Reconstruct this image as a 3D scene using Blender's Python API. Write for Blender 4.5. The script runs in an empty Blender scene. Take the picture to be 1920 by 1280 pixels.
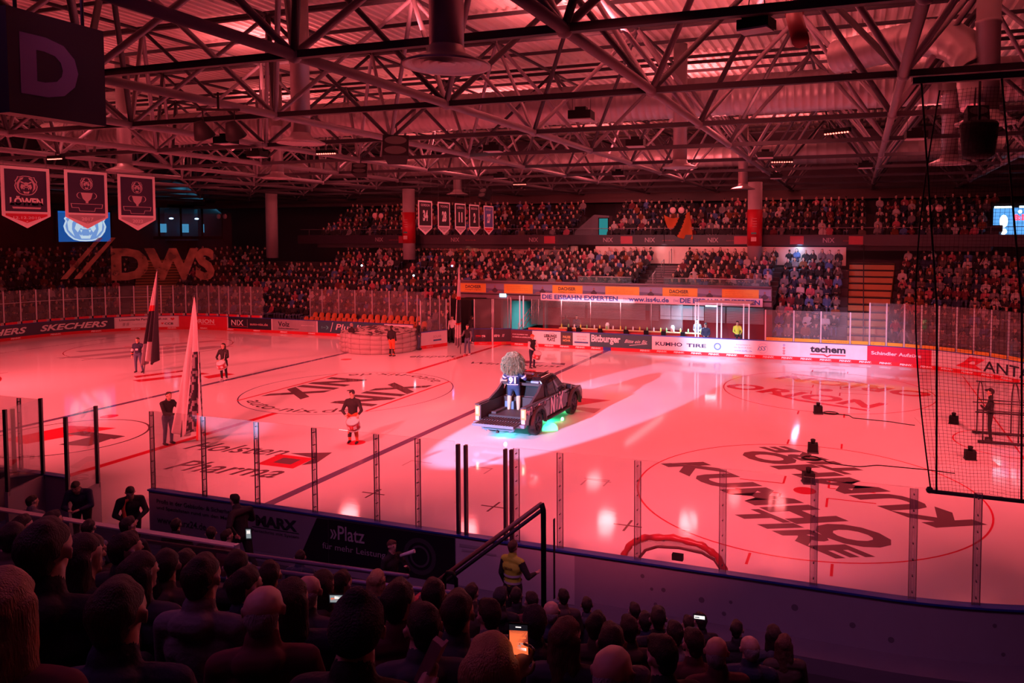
import bpy, math, random
import numpy as np
from mathutils import Vector, Matrix, noise as mnoise
random.seed(7)
PI = math.pi
scene = bpy.context.scene
COL = scene.collection
# ------------------------------------------------ camera
cam_d = bpy.data.cameras.new('camera'); cam = bpy.data.objects.new('camera', cam_d); COL.objects.link(cam)
cam.location = (21.2613, -27.6195, 6.8408)
cam.rotation_euler = (PI/2 - 0.0484, 0, 0.3327)
cam_d.sensor_width = 36.0; cam_d.lens = 36*1406.1/1920
cam_d.shift_x = (960-1123.28)/1920; cam_d.shift_y = (511.1-640)/1920
cam_d.clip_start = 0.05; cam_d.clip_end = 400
scene.camera = cam
# ------------------------------------------------ exposure / world
scene.view_settings.view_transform = 'Standard'; scene.view_settings.look = 'None'
scene.view_settings.gamma = 1.0; scene.view_settings.exposure = 0.0; scene.view_settings.use_curve_mapping = False
w = bpy.data.worlds.new('world'); scene.world = w; w.use_nodes = True
w.node_tree.nodes['Background'].inputs[0].default_value = (0.30, 0.06, 0.22, 1)
w.node_tree.nodes['Background'].inputs[1].default_value = 0.03
scene.cycles.max_bounces = 6; scene.cycles.diffuse_bounces = 3; scene.cycles.glossy_bounces = 3
scene.cycles.transmission_bounces = 4; scene.cycles.transparent_max_bounces = 40
scene.cycles.use_denoising = True
scene.cycles.sample_clamp_indirect = 4.0
scene.cycles.caustics_reflective = False; scene.cycles.caustics_refractive = False
RED = (1.0, 0.090, 0.105)
def area(name, loc, target, size, power, color, sy=None, spread=PI):
    d = bpy.data.lights.new(name, 'AREA'); d.energy = power; d.color = color
    d.shape = 'RECTANGLE' if sy else 'DISK'; d.size = size
    if sy: d.size_y = sy
    d.spread = spread
    o = bpy.data.objects.new(name, d); COL.objects.link(o); o.location = loc
    o.rotation_euler = (Vector(target)-Vector(loc)).to_track_quat('-Z', 'Y').to_euler(); return o
def spot(name, loc, target, deg, power, color, blend=0.1, r=0.1):
    d = bpy.data.lights.new(name, 'SPOT'); d.energy = power; d.color = color
    d.spot_size = math.radians(deg); d.spot_blend = blend; d.shadow_soft_size = r
    o = bpy.data.objects.new(name, d); COL.objects.link(o); o.location = loc
    o.rotation_euler = (Vector(target)-Vector(loc)).to_track_quat('-Z', 'Y').to_euler(); return o
def point(name, loc, power, color, r=0.3):
    d = bpy.data.lights.new(name, 'POINT'); d.energy = power; d.color = color; d.shadow_soft_size = r
    o = bpy.data.objects.new(name, d); COL.objects.link(o); o.location = loc; return o
# red house wash over the ice: near side row, roof and far side, all shielded downwards
for p in [(-20, -19.0, 9.9), (-7, -20.0, 9.9)]:
    area('red_wash_light', p, (p[0]*0.80, -3.0, 0), 1.0, 1350, RED, spread=1.25)
for p in [(6, -21.0, 9.9), (18, -21.5, 9.9), (32, -19.0, 9.9)]:
    area('red_wash_light', p, (p[0]*.9, -1.0, 0), .8, 930, RED, spread=1.05)
for p in [(-22, 3, 10.1), (-11, 6, 10.1), (0, 5, 10.1), (11, 6, 10.1), (22, 4, 10.1), (-16, -5, 10.1), (6, -4, 10.1), (24, -5, 10.1)]:
    area('red_roof_light', p, (p[0], p[1], 0), 1.2, 290, RED, spread=1.9 if p[1] > 0 else 1.4)
for p in [(-14, 19, 9.9), (0, 20, 9.9), (14, 20, 9.9)]:
    area('red_far_light', p, (p[0], p[1]-5, 0), 0.8, 80, (1.0, 0.07, 0.07), spread=1.9)
# floods in the truss aimed up at the sheet, plus a few lamps hanging between the bars
for x, y, e, wd in [(-26, 2, 260, 5), (-15, -7, 420, 5), (-12, 9, 420, 5), (-3, -2, 420, 5), (1, 13, 520, 5), (8.2, -7.6, 420, 3), (10.8, -2.5, 420, 4), (14.6, -6.0, 480, 4), (17.6, -11.0, 900, 3.4), (18.5, -5.0, 700, 4), (13, 10, 520, 5), (22, 8, 480, 5), (25, -9, 260, 4), (3, 25, 420, 6), (16, 25, 420, 6), (-13, 24, 420, 6), (-24, 17, 320, 6), (4, -13.5, 130, 3), (28, 20, 200, 5)]:
    area('roof_flood', (x, y, 13.3), (x+.6, y+.8, 16), wd*.5, e, (1.0, 0.15, 0.155), spread=2.6)
for p, e in [((-12, -3, 12.2), 230), ((-11, 14, 12.0), 420), ((0, 8.5, 12.0), 600), ((6, 18, 11.8), 650), ((-2, 14, 11.9), 420), ((11, 20, 11.9), 420), ((17.5, 1.0, 11.6), 260), ((14.5, 9, 11.8), 560), ((24, 8, 11.6), 260), ((2, 27, 12.4), 260), ((16, 27, 12.4), 220), ((-20, 24, 12.4), 260), ((-20, 10, 12.2), 260)]:
    point('truss_lamp', p, e, (1.0, 0.15, 0.155), 0.6)
area('near_stand_fill', (14, -25, 10.3), (14, -21, 0), 10, 110, (.55, .10, .45), 6, spread=2.8)  # unseen purple fill added to lift the dark near stand
area('near_walk_fill', (17, -21.3, 10.3), (17, -15.6, 0), 16, 120, (.60, .14, .42), 1.0, spread=1.3)  # unseen purple strip fill aimed at the back of the near boards
# follow spot from the near stand
spot('follow_spot', (4.6, -34.0, 9.6), (11.1, -0.25, 0), 9.4, 118000, (0.40, 0.56, 1.0), 0.05, 0.12)
# cool lights: player bench, passage, one block of the far stand
area('bench_light', (12.0, 16.6, 3.0), (12.0, 16.6, 0), 2.0, 420, (0.45, 0.72, 1.0), 0.8, spread=1.9)
area('bench_light', (5.5, 17.2, 2.85), (5.5, 17.6, 0), 5.0, 60, (1.0, 0.45, 0.5), 0.5, spread=1.9)
area('passage_light', (-0.6, 22.0, 2.8), (-0.6, 22.0, 0), 2.0, 110, (0.35, 0.85, 0.9), 2.0, spread=1.9)
spot('balcony_fill', (5.0, -3.0, 10.2), (6.0, 18.0, 3.6), 42, 4200, (1.0, .80, .85), 0.9, 0.3)  # fill spot added to brighten the orange balcony adverts
area('bench_back_light', (5.6, 17.9, 2.6), (5.6, 19.5, 1.6), 5.5, 30, (1.0, .62, .68), .3)
area('bench_back_light', (12.0, 17.9, 2.6), (12.0, 19.5, 1.6), 6.0, 110, (.40, .75, 1.0), .3)
spot('stand_spot', (10.0, -2.0, 10.0), (17.6, 21.5, 4.2), 15, 4600, (0.42, 0.50, 1.0), 0.6, 0.2)
spot('board_spot', (14, -2.0, 10), (13.6, 14.9, 0.7), 14, 26000, (0.60, 0.72, 1.0), 0.9, 0.4)
spot('board_spot', (20, -2.0, 10), (20.5, 14.9, 0.6), 26, 14000, (0.55, 0.62, 1.0), 0.9, 0.2)
# ------------------------------------------------ materials
_mc = {}
def mat(name, col, rough=0.6, metal=0.0, emit=None, es=0.0, bump=0.0, bscale=20.0, var=0.08, spec=0.5, vscale=3.0, coat=0.0, strand=False):
    if name in _mc: return _mc[name]
    m = bpy.data.materials.new(name); m.use_nodes = True; nt = m.node_tree; b = nt.nodes['Principled BSDF']
    b.inputs['Roughness'].default_value = rough; b.inputs['Metallic'].default_value = metal
    b.inputs['Specular IOR Level'].default_value = spec
    if coat: b.inputs['Coat Weight'].default_value = coat
    tc = nt.nodes.new('ShaderNodeTexCoord'); n = nt.nodes.new('ShaderNodeTexNoise'); n.inputs['Scale'].default_value = vscale
    nt.links.new(tc.outputs['Object'], n.inputs['Vector'])
    mx = nt.nodes.new('ShaderNodeMix'); mx.data_type = 'RGBA'
    c = list(col)[:3]
    mx.inputs[6].default_value = [max(0, x*(1-var)) for x in c]+[1]; mx.inputs[7].default_value = [min(1, x*(1+var)) for x in c]+[1]
    nt.links.new(n.outputs['Fac'], mx.inputs[0]); nt.links.new(mx.outputs[2], b.inputs['Base Color'])
    if emit: b.inputs['Emission Color'].default_value = (*emit, 1); b.inputs['Emission Strength'].default_value = es
    if bump:
        n2 = nt.nodes.new('ShaderNodeTexNoise'); n2.inputs['Scale'].default_value = bscale
        if strand:
            mp = nt.nodes.new('ShaderNodeMapping'); mp.inputs['Scale'].default_value = (1, 1, .12); nt.links.new(tc.outputs['Object'], mp.inputs[0]); nt.links.new(mp.outputs[0], n2.inputs['Vector'])
        else: nt.links.new(tc.outputs['Object'], n2.inputs['Vector'])
        bp_ = nt.nodes.new('ShaderNodeBump'); bp_.inputs['Strength'].default_value = bump; bp_.inputs['Distance'].default_value = 0.02
        nt.links.new(n2.outputs['Fac'], bp_.inputs['Height']); nt.links.new(bp_.outputs[0], b.inputs['Normal'])
    _mc[name] = m; return m
def glass_mat(name, tint=(0.93, 0.93, 0.95), dust=0.035, refl=1.0, dcol=(0.8, 0.8, 0.8)):
    if name in _mc: return _mc[name]
    m = bpy.data.materials.new(name); m.use_nodes = True; nt = m.node_tree; nt.nodes.clear()
    o = nt.nodes.new('ShaderNodeOutputMaterial'); t = nt.nodes.new('ShaderNodeBsdfTransparent'); t.inputs[0].default_value = (*tint, 1)
    g = nt.nodes.new('ShaderNodeBsdfGlossy'); g.inputs['Roughness'].default_value = 0.02
    d = nt.nodes.new('ShaderNodeBsdfDiffuse'); d.inputs[0].default_value = (*dcol, 1)
    f = nt.nodes.new('ShaderNodeFresnel'); f.inputs[0].default_value = 1.3
    mu = nt.nodes.new('ShaderNodeMath'); mu.operation = 'MULTIPLY'; mu.inputs[1].default_value = refl; nt.links.new(f.outputs[0], mu.inputs[0])
    tc = nt.nodes.new('ShaderNodeTexCoord'); n = nt.nodes.new('ShaderNodeTexNoise'); n.inputs['Scale'].default_value = 1.3; nt.links.new(tc.outputs['Object'], n.inputs['Vector'])
    m2 = nt.nodes.new('ShaderNodeMath'); m2.operation = 'MULTIPLY'; m2.inputs[1].default_value = dust*2; nt.links.new(n.outputs['Fac'], m2.inputs[0])
    a = nt.nodes.new('ShaderNodeMixShader'); b = nt.nodes.new('ShaderNodeMixShader')
    nt.links.new(m2.outputs[0], a.inputs[0]); nt.links.new(t.outputs[0], a.inputs[1]); nt.links.new(d.outputs[0], a.inputs[2])
    nt.links.new(mu.outputs[0], b.inputs[0]); nt.links.new(a.outputs[0], b.inputs[1]); nt.links.new(g.outputs[0], b.inputs[2])
    nt.links.new(b.outputs[0], o.inputs[0]); _mc[name] = m; return m
def emis(name, col, s):
    if name in _mc: return _mc[name]
    m = bpy.data.materials.new(name); m.use_nodes = True; nt = m.node_tree; nt.nodes.clear()
    o = nt.nodes.new('ShaderNodeOutputMaterial'); e = nt.nodes.new('ShaderNodeEmission'); e.inputs[0].default_value = (*col, 1); e.inputs[1].default_value = s
    nt.links.new(e.outputs[0], o.inputs[0]); _mc[name] = m; return m
# ------------------------------------------------ mesh builder
def tag(o, label=None, cat=None, group=None, kind=None):
    if label: o['label'] = label
    if cat: o['category'] = cat
    if group: o['group'] = group
    if kind: o['kind'] = kind
    return o
def empty(name, loc=(0, 0, 0), rz=0.0, label=None, cat=None, group=None):
    o = bpy.data.objects.new(name, None); COL.objects.link(o); o.location = loc; o.rotation_euler = (0, 0, rz); o.empty_display_size = 0.1
    return tag(o, label, cat, group)
def copy_tree(o, parent=None):
    c = o.copy(); COL.objects.link(c)
    if parent: c.parent = parent
    for ch in list(o.children): copy_tree(ch, c)
    return c
def merge(dst, src):
    """move the faces of src into dst (same parent space)"""
    d, m = dst.data, src.data; off = len(d.materials); nv = len(d.vertices)
    V = [tuple(v.co) for v in d.vertices]+[tuple(v.co) for v in m.vertices]
    F = [tuple(p.vertices) for p in d.polygons]+[tuple(nv+i for i in p.vertices) for p in m.polygons]
    M_ = [p.material_index for p in d.polygons]+[off+p.material_index for p in m.polygons]; S_ = [p.use_smooth for p in d.polygons]+[p.use_smooth for p in m.polygons]
    n = bpy.data.meshes.new(d.name); n.from_pydata(V, [], F)
    for x in list(d.materials)+list(m.materials): n.materials.append(x)
    n.polygons.foreach_set('material_index', M_); n.polygons.foreach_set('use_smooth', S_); n.update(); dst.data = n; bpy.data.objects.remove(src)
    return dst
def child(parent, name): return [c for c in parent.children if c.name.split('.')[0] == name][0]
_txt = {}
def text2d(s, bold=0.0, shear=0.0, space=1.0, res=3):
    k = (s, bold, shear, space)
    if k in _txt: return _txt[k]
    cu = bpy.data.curves.new('t', 'FONT'); cu.body = s; cu.offset = bold; cu.shear = shear; cu.space_character = space
    cu.resolution_u = res; cu.fill_mode = 'FRONT'
    ob = bpy.data.objects.new('t', cu); COL.objects.link(ob)
    dg = bpy.context.evaluated_depsgraph_get(); ev = ob.evaluated_get(dg); me = ev.to_mesh()
    V = [(v.co.x, v.co.y) for v in me.vertices]; F = [tuple(p.vertices) for p in me.polygons]
    ev.to_mesh_clear(); bpy.data.objects.remove(ob); bpy.data.curves.remove(cu)
    xs = [v[0] for v in V]; ys = [v[1] for v in V]; x0, x1, y0, y1 = min(xs), max(xs), min(ys), max(ys)
    V = [((x-x0)/(x1-x0), (y-y0)/(y1-y0)) for x, y in V]
    _txt[k] = (V, F, (x1-x0)/(y1-y0)); return _txt[k]
class MB:
    def __init__(self): self.v = []; self.f = []; self.m = []; self.s = []
    def add(self, V, F, m=0, smooth=False):
        b = len(self.v); self.v += [tuple(x) for x in V]; self.f += [tuple(b+i for i in f) for f in F]
        self.m += [m]*len(F); self.s += [smooth]*len(F); return self
    def box(self, c, s, m=0, rz=0.0, R=None):
        hx, hy, hz = s[0]/2, s[1]/2, s[2]/2
        V = [Vector((x*hx, y*hy, z*hz)) for x in (-1, 1) for y in (-1, 1) for z in (-1, 1)]
        if R is None and rz: R = Matrix.Rotation(rz, 3, 'Z')
        if R is not None: V = [R @ v for v in V]
        V = [v+Vector(c) for v in V]
        return self.add(V, [(0, 1, 3, 2), (4, 6, 7, 5), (0, 4, 5, 1), (2, 3, 7, 6), (0, 2, 6, 4), (1, 5, 7, 3)], m)
    def bar(self, p0, p1, w, h, m=0):   # rectangular bar between two points
        p0 = Vector(p0); p1 = Vector(p1); d = p1-p0; q = d.to_track_quat('X', 'Z').to_matrix()
        return self.box((p0+p1)/2, (d.length, w, h), m, R=q)
    def tube(self, p0, p1, r0, r1=None, n=10, m=0, caps=True, smooth=True):
        if r1 is None: r1 = r0
        p0 = Vector(p0); p1 = Vector(p1); q = (p1-p0).to_track_quat('Z', 'Y').to_matrix()
        V = []
        for p, r in ((p0, r0), (p1, r1)):
            for i in range(n):
                a = 2*PI*i/n; V.append(p+q @ Vector((r*math.cos(a), r*math.sin(a), 0)))
        F = [(i, (i+1) % n, n+(i+1) % n, n+i) for i in range(n)]
        self.add(V, F, m, smooth)
        if caps: b = len(self.v)-2*n; self.f += [tuple(b+n-1-i for i in range(n)), tuple(b+n+i for i in range(n))]; self.m += [m, m]; self.s += [False, False]
        return self
    def path(self, pts, r, n=8, m=0, closed=False):
        pts = [Vector(p) for p in pts]; L = len(pts); rings = []
        for i, p in enumerate(pts):
            a = pts[i-1] if (i > 0 or closed) else p; b = pts[(i+1) % L] if (i < L-1 or closed) else p
            d = (b-a); d = d.normalized() if d.length > 1e-9 else Vector((0, 0, 1))
            up = Vector((0, 0, 1)) if abs(d.z) < 0.95 else Vector((0, 1, 0))
            x = d.cross(up).normalized(); y = x.cross(d); rr = r[i] if isinstance(r, (list, tuple)) else r
            rings.append([p+x*rr*math.cos(2*PI*k/n)+y*rr*math.sin(2*PI*k/n) for k in range(n)])
        V = [v for g in rings for v in g]; F = []
        for i in range(L if closed else L-1):
            j = (i+1) % L
            F += [(i*n+k, i*n+(k+1) % n, j*n+(k+1) % n, j*n+k) for k in range(n)]
        if not closed: F += [tuple(range(n-1, -1, -1)), tuple((L-1)*n+k for k in range(n))]
        return self.add(V, F, m, True)
    def lathe(self, prof, c=(0, 0, 0), n=24, m=0, R=None, smooth=True):  # prof: (radius, z)
        V = []
        for r, z in prof:
            for i in range(n):
                v = Vector((r*math.cos(2*PI*i/n), r*math.sin(2*PI*i/n), z))
                if R is not None: v = R @ v
                V.append(v+Vector(c))
        F = [(j*n+i, j*n+(i+1) % n, (j+1)*n+(i+1) % n, (j+1)*n+i) for j in range(len(prof)-1) for i in range(n)]
        return self.add(V, F, m, smooth)
    def ball(self, c, r, n=12, m=0, R=None):
        if not hasattr(r, '__len__'): r = (r, r, r)
        k = max(4, n//2); V = []; F = []
        for j in range(k+1):
            t = PI*j/k
            for i in range(n):
                a = 2*PI*i/n; v = Vector((r[0]*math.sin(t)*math.cos(a), r[1]*math.sin(t)*math.sin(a), r[2]*math.cos(t)))
                if R is not None: v = R @ v
                V.append(v+Vector(c))
        F = [(j*n+i, (j+1)*n+i, (j+1)*n+(i+1) % n, j*n+(i+1) % n) for j in range(k) for i in range(n)]
        return self.add(V, F, m, True)
    def prism(self, poly, fn0, fn1, m=0):   # poly 2d list; fn(u,v) -> xyz for both faces
        n = len(poly); V = [fn0(*p) for p in poly]+[fn1(*p) for p in poly]
        F = [tuple(range(n)), tuple(range(2*n-1, n-1, -1))]+[(i, n+i, n+(i+1) % n, (i+1) % n) for i in range(n)]
        return self.add(V, F, m)
    def quad(self, a, b, c, d, m=0): return self.add([a, b, c, d], [(0, 1, 2, 3)], m)
    def grid(self, nu, nv, fn, m=0, smooth=True, cu=False):
        V = [fn(i/nu, j/nv) for j in range(nv+1) for i in range(nu+1)]; w_ = nu+1
        F = [(j*w_+i, j*w_+i+1, (j+1)*w_+i+1, (j+1)*w_+i) for j in range(nv) for i in range(nu)]
        return self.add(V, F, m, smooth)
    def text(self, s, fn, w_, h, m=1, bold=0.012, shear=0.0, space=1.0, x0=0.0, y0=0.0):
        V, F, asp = text2d(s, bold, shear, space)
        if h is None: h = w_/asp
        if w_ is None: w_ = h*asp
        return self.add([fn(x0+u*w_, y0+v*h) for u, v in V], F, m)
    def build(self, name, mats, parent=None, loc=None, rz=0.0):
        me = bpy.data.meshes.new(name); me.from_pydata([tuple(v) for v in self.v], [], self.f); me.update()
        for x in (mats if isinstance(mats, (list, tuple)) else [mats]): me.materials.append(x)
        if len(self.f):
            me.polygons.foreach_set('material_index', self.m); me.polygons.foreach_set('use_smooth', self.s)
        o = bpy.data.objects.new(name, me); COL.objects.link(o)
        if parent: o.parent = parent
        if loc is not None: o.location = loc
        if rz: o.rotation_euler = (0, 0, rz)
        return o
def fr(o, ux, uy):   # affine map (u,v) -> o + u*ux + v*uy
    o = Vector(o); ux = Vector(ux); uy = Vector(uy)
    return lambda u, v: o+ux*u+uy*v
# rink outline: s runs along the far boards (s == x on the straight), near side mirrored
HX0, HX1, HY, RC = -31.3, 30.1, 14.83, 8.5
def bp(s, off=0.0):
    a = HX0+RC; b = HX1-RC; L = PI/2*RC
    if a <= s <= b: return (s, HY+off, 0.0, 1.0)
    if s > b:
        t = s-b
        if t < L:
            th = t/RC; nx, ny = math.sin(th), math.cos(th); return (b+(RC+off)*nx, HY-RC+(RC+off)*ny, nx, ny)
        return (HX1+off, HY-RC-(t-L), 1.0, 0.0)
    t = a-s
    if t < L:
        th = t/RC; nx, ny = -math.sin(th), math.cos(th); return (a+(RC+off)*nx, HY-RC+(RC+off)*ny, nx, ny)
    return (HX0-off, HY-RC-(t-L), -1.0, 0.0)
def bpn(s, off=0.0):
    x, y, nx, ny = bp(s, off); return (x, -y, nx, -ny)
def sweep(mb, s0, s1, prof, P=bp, m=0, step=0.35, caps=True, mats=None, smooth=False):
    """prof: closed list of (off, z) swept along the outline"""
    n = max(1, int(math.ceil((s1-s0)/step))); k = len(prof)
    V = []
    for i in range(n+1):
        s = s0+(s1-s0)*i/n
        for off, z in prof:
            x, y, _, _ = P(s, off); V.append((x, y, z))
    F = []; M_ = []
    for i in range(n):
        for j in range(k):
            F.append((i*k+j, (i+1)*k+j, (i+1)*k+(j+1) % k, i*k+(j+1) % k)); M_.append(mats[j] if mats else m)
    b = len(mb.v); mb.v += V; mb.f += [tuple(b+q for q in f) for f in F]; mb.m += M_; mb.s += [smooth]*len(F)
    if caps: mb.f += [tuple(b+j for j in range(k)), tuple(b+n*k+k-1-j for j in range(k))]; mb.m += [m, m]; mb.s += [False]*2
    return mb
# ------------------------------------------------ ice
def ice_material(name, col, rough=0.055):
    m = bpy.data.materials.new(name); m.use_nodes = True; nt = m.node_tree; b = nt.nodes['Principled BSDF']
    b.inputs['Roughness'].default_value = rough; b.inputs['IOR'].default_value = 1.50
    tc = nt.nodes.new('ShaderNodeTexCoord'); n = nt.nodes.new('ShaderNodeTexNoise'); n.inputs['Scale'].default_value = 0.25; n.inputs['Detail'].default_value = 6
    nt.links.new(tc.outputs['Object'], n.inputs['Vector'])
    mp = nt.nodes.new('ShaderNodeMapping'); mp.inputs['Scale'].default_value = (0.4, 7, 1); mp.inputs['Rotation'].default_value = (0, 0, 0.5)
    nt.links.new(tc.outputs['Object'], mp.inputs[0])
    n2 = nt.nodes.new('ShaderNodeTexNoise'); n2.inputs['Scale'].default_value = 3.0; n2.inputs['Detail'].default_value = 8; nt.links.new(mp.outputs[0], n2.inputs['Vector'])
    mx = nt.nodes.new('ShaderNodeMix'); mx.data_type = 'RGBA'
    mx.inputs[6].default_value = [x*0.90 for x in col]+[1]; mx.inputs[7].default_value = [min(1, x*1.08) for x in col]+[1]
    nt.links.new(n.outputs['Fac'], mx.inputs[0]); nt.links.new(mx.outputs[2], b.inputs['Base Color'])
    rm = nt.nodes.new('ShaderNodeMapRange'); rm.inputs[3].default_value = rough*0.7; rm.inputs[4].default_value = rough*1.5
    nt.links.new(n2.outputs['Fac'], rm.inputs[0]); nt.links.new(rm.outputs[0], b.inputs['Roughness'])
    bu = nt.nodes.new('ShaderNodeBump'); bu.inputs['Strength'].default_value = 0.10; bu.inputs['Distance'].default_value = 0.004
    nt.links.new(n2.outputs['Fac'], bu.inputs['Height']); nt.links.new(bu.outputs[0], b.inputs['Normal'])
    return m
ICE = ice_material('ice', (0.80, 0.83, 0.86)); IM_D = ice_material('ice_mark_dark', (0.16, 0.10, 0.12)); IM_R = ice_material('ice_mark_red', (0.62, 0.03, 0.06))
IM_B = ice_material('ice_mark_blue', (0.15, 0.12, 0.24)); IM_P = ice_material('ice_mark_rose', (0.55, 0.28, 0.34)); IM_L = ice_material('ice_mark_faint', (0.50, 0.45, 0.50))
ice = MB()
N = 120; a = HX0+RC; b_ = HX1-RC; Ltot = 2*(PI/2*RC)+(b_-a)
ring = []
s0 = a-PI/2*RC-(HY-RC); s1 = b_+PI/2*RC+(HY-RC)
pts = [bp(s0+(s1-s0)*i/240)[:2] for i in range(241)]; pts += [bpn(s1+(s0-s1)*i/240)[:2] for i in range(1, 240)]
ice.add([(x, y, 0) for x, y in pts][::-1], [tuple(range(len(pts)))], 0)
class Lay:
    z = 0.001
def strip(poly, m): # flat convex polygon on the ice
    Lay.z += 0.00002; ice.add([(x, y, Lay.z) for x, y in poly], [tuple(range(len(poly)))], m)
def rct(x0, y0, x1, y1, m): strip([(x0, y0), (x1, y0), (x1, y1), (x0, y1)], m)
def ringm(cx, cy, r, w_, m, a0=0, a1=2*PI):
    Lay.z += 0.00002; n = 96
    V = []
    for i in range(n+1):
        t = a0+(a1-a0)*i/n
        V += [(cx+(r-w_/2)*math.cos(t), cy+(r-w_/2)*math.sin(t), Lay.z), (cx+(r+w_/2)*math.cos(t), cy+(r+w_/2)*math.sin(t), Lay.z)]
    ice.add(V, [(2*i, 2*i+1, 2*i+3, 2*i+2) for i in range(n)], m)
def disc(cx, cy, r, m, n=32): strip([(cx+r*math.cos(2*PI*i/n), cy+r*math.sin(2*PI*i/n)) for i in range(n)], m)
def ice_text(s, x, y, ang, w_, h, m, bold=0.02, shear=0.0, about=None, space=1.0):
    Lay.z += 0.00002; z = Lay.z; c_, s_ = math.cos(ang), math.sin(ang)
    def fn(u, v, k=1):
        X = x+u*c_-v*s_; Y = y+u*s_+v*c_
        if k < 0: X = 2*about[0]-X; Y = 2*about[1]-Y
        return (X, Y, z)
    ice.text(s, lambda u, v: fn(u, v), w_, h, m, bold, shear, space)
    if about: ice.text(s, lambda u, v: fn(u, v, -1), w_, h, m, bold, shear, space)
def arc_text(s, cx, cy, r, a0, a1, h, m, bold=0.01, about=None, shear=0.3):  # bottom arc, reading left to right
    Lay.z += 0.00002; z = Lay.z
    for k in ([1, -1] if about else [1]):
        def fn(u, v):
            t = a0+(a1-a0)*u; rr = r-v; X = cx+rr*math.cos(t); Y = cy+rr*math.sin(t)
            if k < 0: X = 2*about[0]-X; Y = 2*about[1]-Y
            return (X, Y, z)
        ice.text(s, fn, 1.0, h, m, bold, shear)
rct(-0.15, -HY, 0.15, -4.5, 2); rct(-0.15, 4.5, 0.15, HY, 2)
for sx in (-1, 1):
    rct(sx*7.1-0.15, -HY, sx*7.1+0.15, HY, 3)
    for sy in (-1, 1):
        cx, cy = sx*20, sy*7
        ringm(cx, cy, 4.5, 0.05, 2); disc(cx, cy, 0.3, 2)
        for qx in (-1, 1):
            for qy in (-1, 1):
                rct(cx+qx*0.6, cy+qy*0.42-0.03, cx+qx*1.8, cy+qy*0.42+0.03, 2); rct(cx+qx*0.6-0.03, cy+qy*0.42, cx+qx*0.6+0.03, cy+qy*1.1, 2)
                rct(cx+qx*0.85-0.03, cy+qy*4.5, cx+qx*0.85+0.03, cy+qy*5.1, 2)
        disc(sx*5.6, sy*7, 0.3, 2)
    rct(sx*26.2-0.03, -12.8, sx*26.2+0.03, 12.8, 2); ringm(sx*26.2, 0, 1.8, 0.05, 2, PI/2 if sx > 0 else -PI/2, 1.5*PI if sx > 0 else PI/2)
ringm(0, 0, 4.5, 0.05, 3); disc(0, 0, 0.14, 1)
# centre circle advert: NIX twice, rules and web address
ice_text('NIX', 2.85, -2.35, PI/2, 4.6, 2.05, 1, 0.045, 0.0, (0, 0), 1.15)
rct(3.05, -3.1, 3.17, 3.3, 2); rct(-3.17, -3.3, -3.05, 3.1, 2)
arc_text('auto-nix.de', 0, 0, 4.2, -2.28, -0.90, 0.66, 1, 0.006, (0, 0), 0.1)
# near right circle
ice_text('KUMHO', 15.72, -5.95, math.radians(-40), 7.5, 1.25, 1, 0.055, 0.35, (20, -7), 1.1)
ice_text('TIRE', 18.45, -9.35, math.radians(-37), 3.5, 0.78, 1, 0.055, 0.35, (20, -7), 1.1)
# far right circle
ice_text('ORION', 15.5, 6.15, math.radians(-20.5), 7.0, 1.35, 2, 0.045, 0.2, (20, 7), 1.1)
for k in (1, -1):
    q = [(17.6, 5.45), (18.0, 5.45), (19.0, 4.62), (21.8, 3.55), (21.75, 3.3), (18.9, 4.35)]
    strip([(20+k*(x-20), 7+k*(y-7)) for x, y in q], 2)
# other adverts on the ice
ice_text('Holsten', 0.75, -9.45, math.radians(6), 3.6, 0.85, 1, 0.012, 0.3); ice_text('Pharma', 2.0, -11.25, math.radians(6), 3.7, 0.95, 1, 0.012, 0.3)
strip([(4.25, -9.95), (5.6, -9.95), (5.5, -8.9), (4.15, -8.9)], 2); strip([(4.6, -9.65), (5.25, -9.65), (5.2, -9.15), (4.55, -9.15)], 1)
strip([(5.6, -9.6), (5.9, -9.3), (5.6, -8.2), (4.4, -8.7), (5.5, -8.9)], 1)
ice_text('Winterkunst', 1.5, 8.0, math.radians(6), 5.2, 0.55, 1, 0.012, 0.2)
strip([(3.0, 8.95), (4.6, 9.1), (5.4, 9.6), (4.2, 9.9), (3.2, 9.5)], 1); strip([(5.8, 9.3), (6.6, 9.2), (6.4, 9.8), (5.6, 9.8)], 1)
ice_text('eissport', -2.6, 8.5, math.radians(20), 2.6, 0.9, 1, 0.012, 0.1)
ringm(-20, -7, 4.45, 0.06, 1)
for q, mm in [([(-5.9, -10.6), (-4.6, -10.7), (-3.7, -8.2), (-5.6, -8.5)], 2), ([(-3.5, -10.4), (-2.4, -10.2), (-2.6, -9.0), (-3.4, -9.2)], 1), ([(-4.6, -9.4), (-2.4, -9.3), (-2.4, -8.9), (-4.4, -8.9)], 1)]: strip(q, mm)
ringm(-4.2, -9.6, 2.4, 0.07, 1)
for q in [[(-11.3, -1.4), (-10.6, -1.6), (-9.2, 1.1), (-9.8, 1.2)], [(-12.2, -0.6), (-11.7, -0.9), (-10.9, 1.3), (-11.3, 1.4)], [(-8.9, 0.4), (-8.2, 0.1), (-7.9, 1.4), (-8.7, 1.6)]]: strip(q, 2)
for q in [[(-21.4, 2.0), (-20.3, 2.4), (-17.5, 8.2), (-18.6, 8.0)], [(-19.2, 2.4), (-18.0, 2.9), (-15.4, 8.9), (-16.8, 8.6)], [(-22.8, 4.2), (-22.1, 4.0), (-18.0, 10.6), (-18.9, 10.4)]]: strip(q, 5)
strip([(9.6, 0.5), (10.6, 0.5), (11.6, 1.9), (10.2, 1.9)], 2); strip([(10.4, 0.0), (11.7, -0.5), (11.7, 0.3), (10.9, 0.3)], 4)
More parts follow.
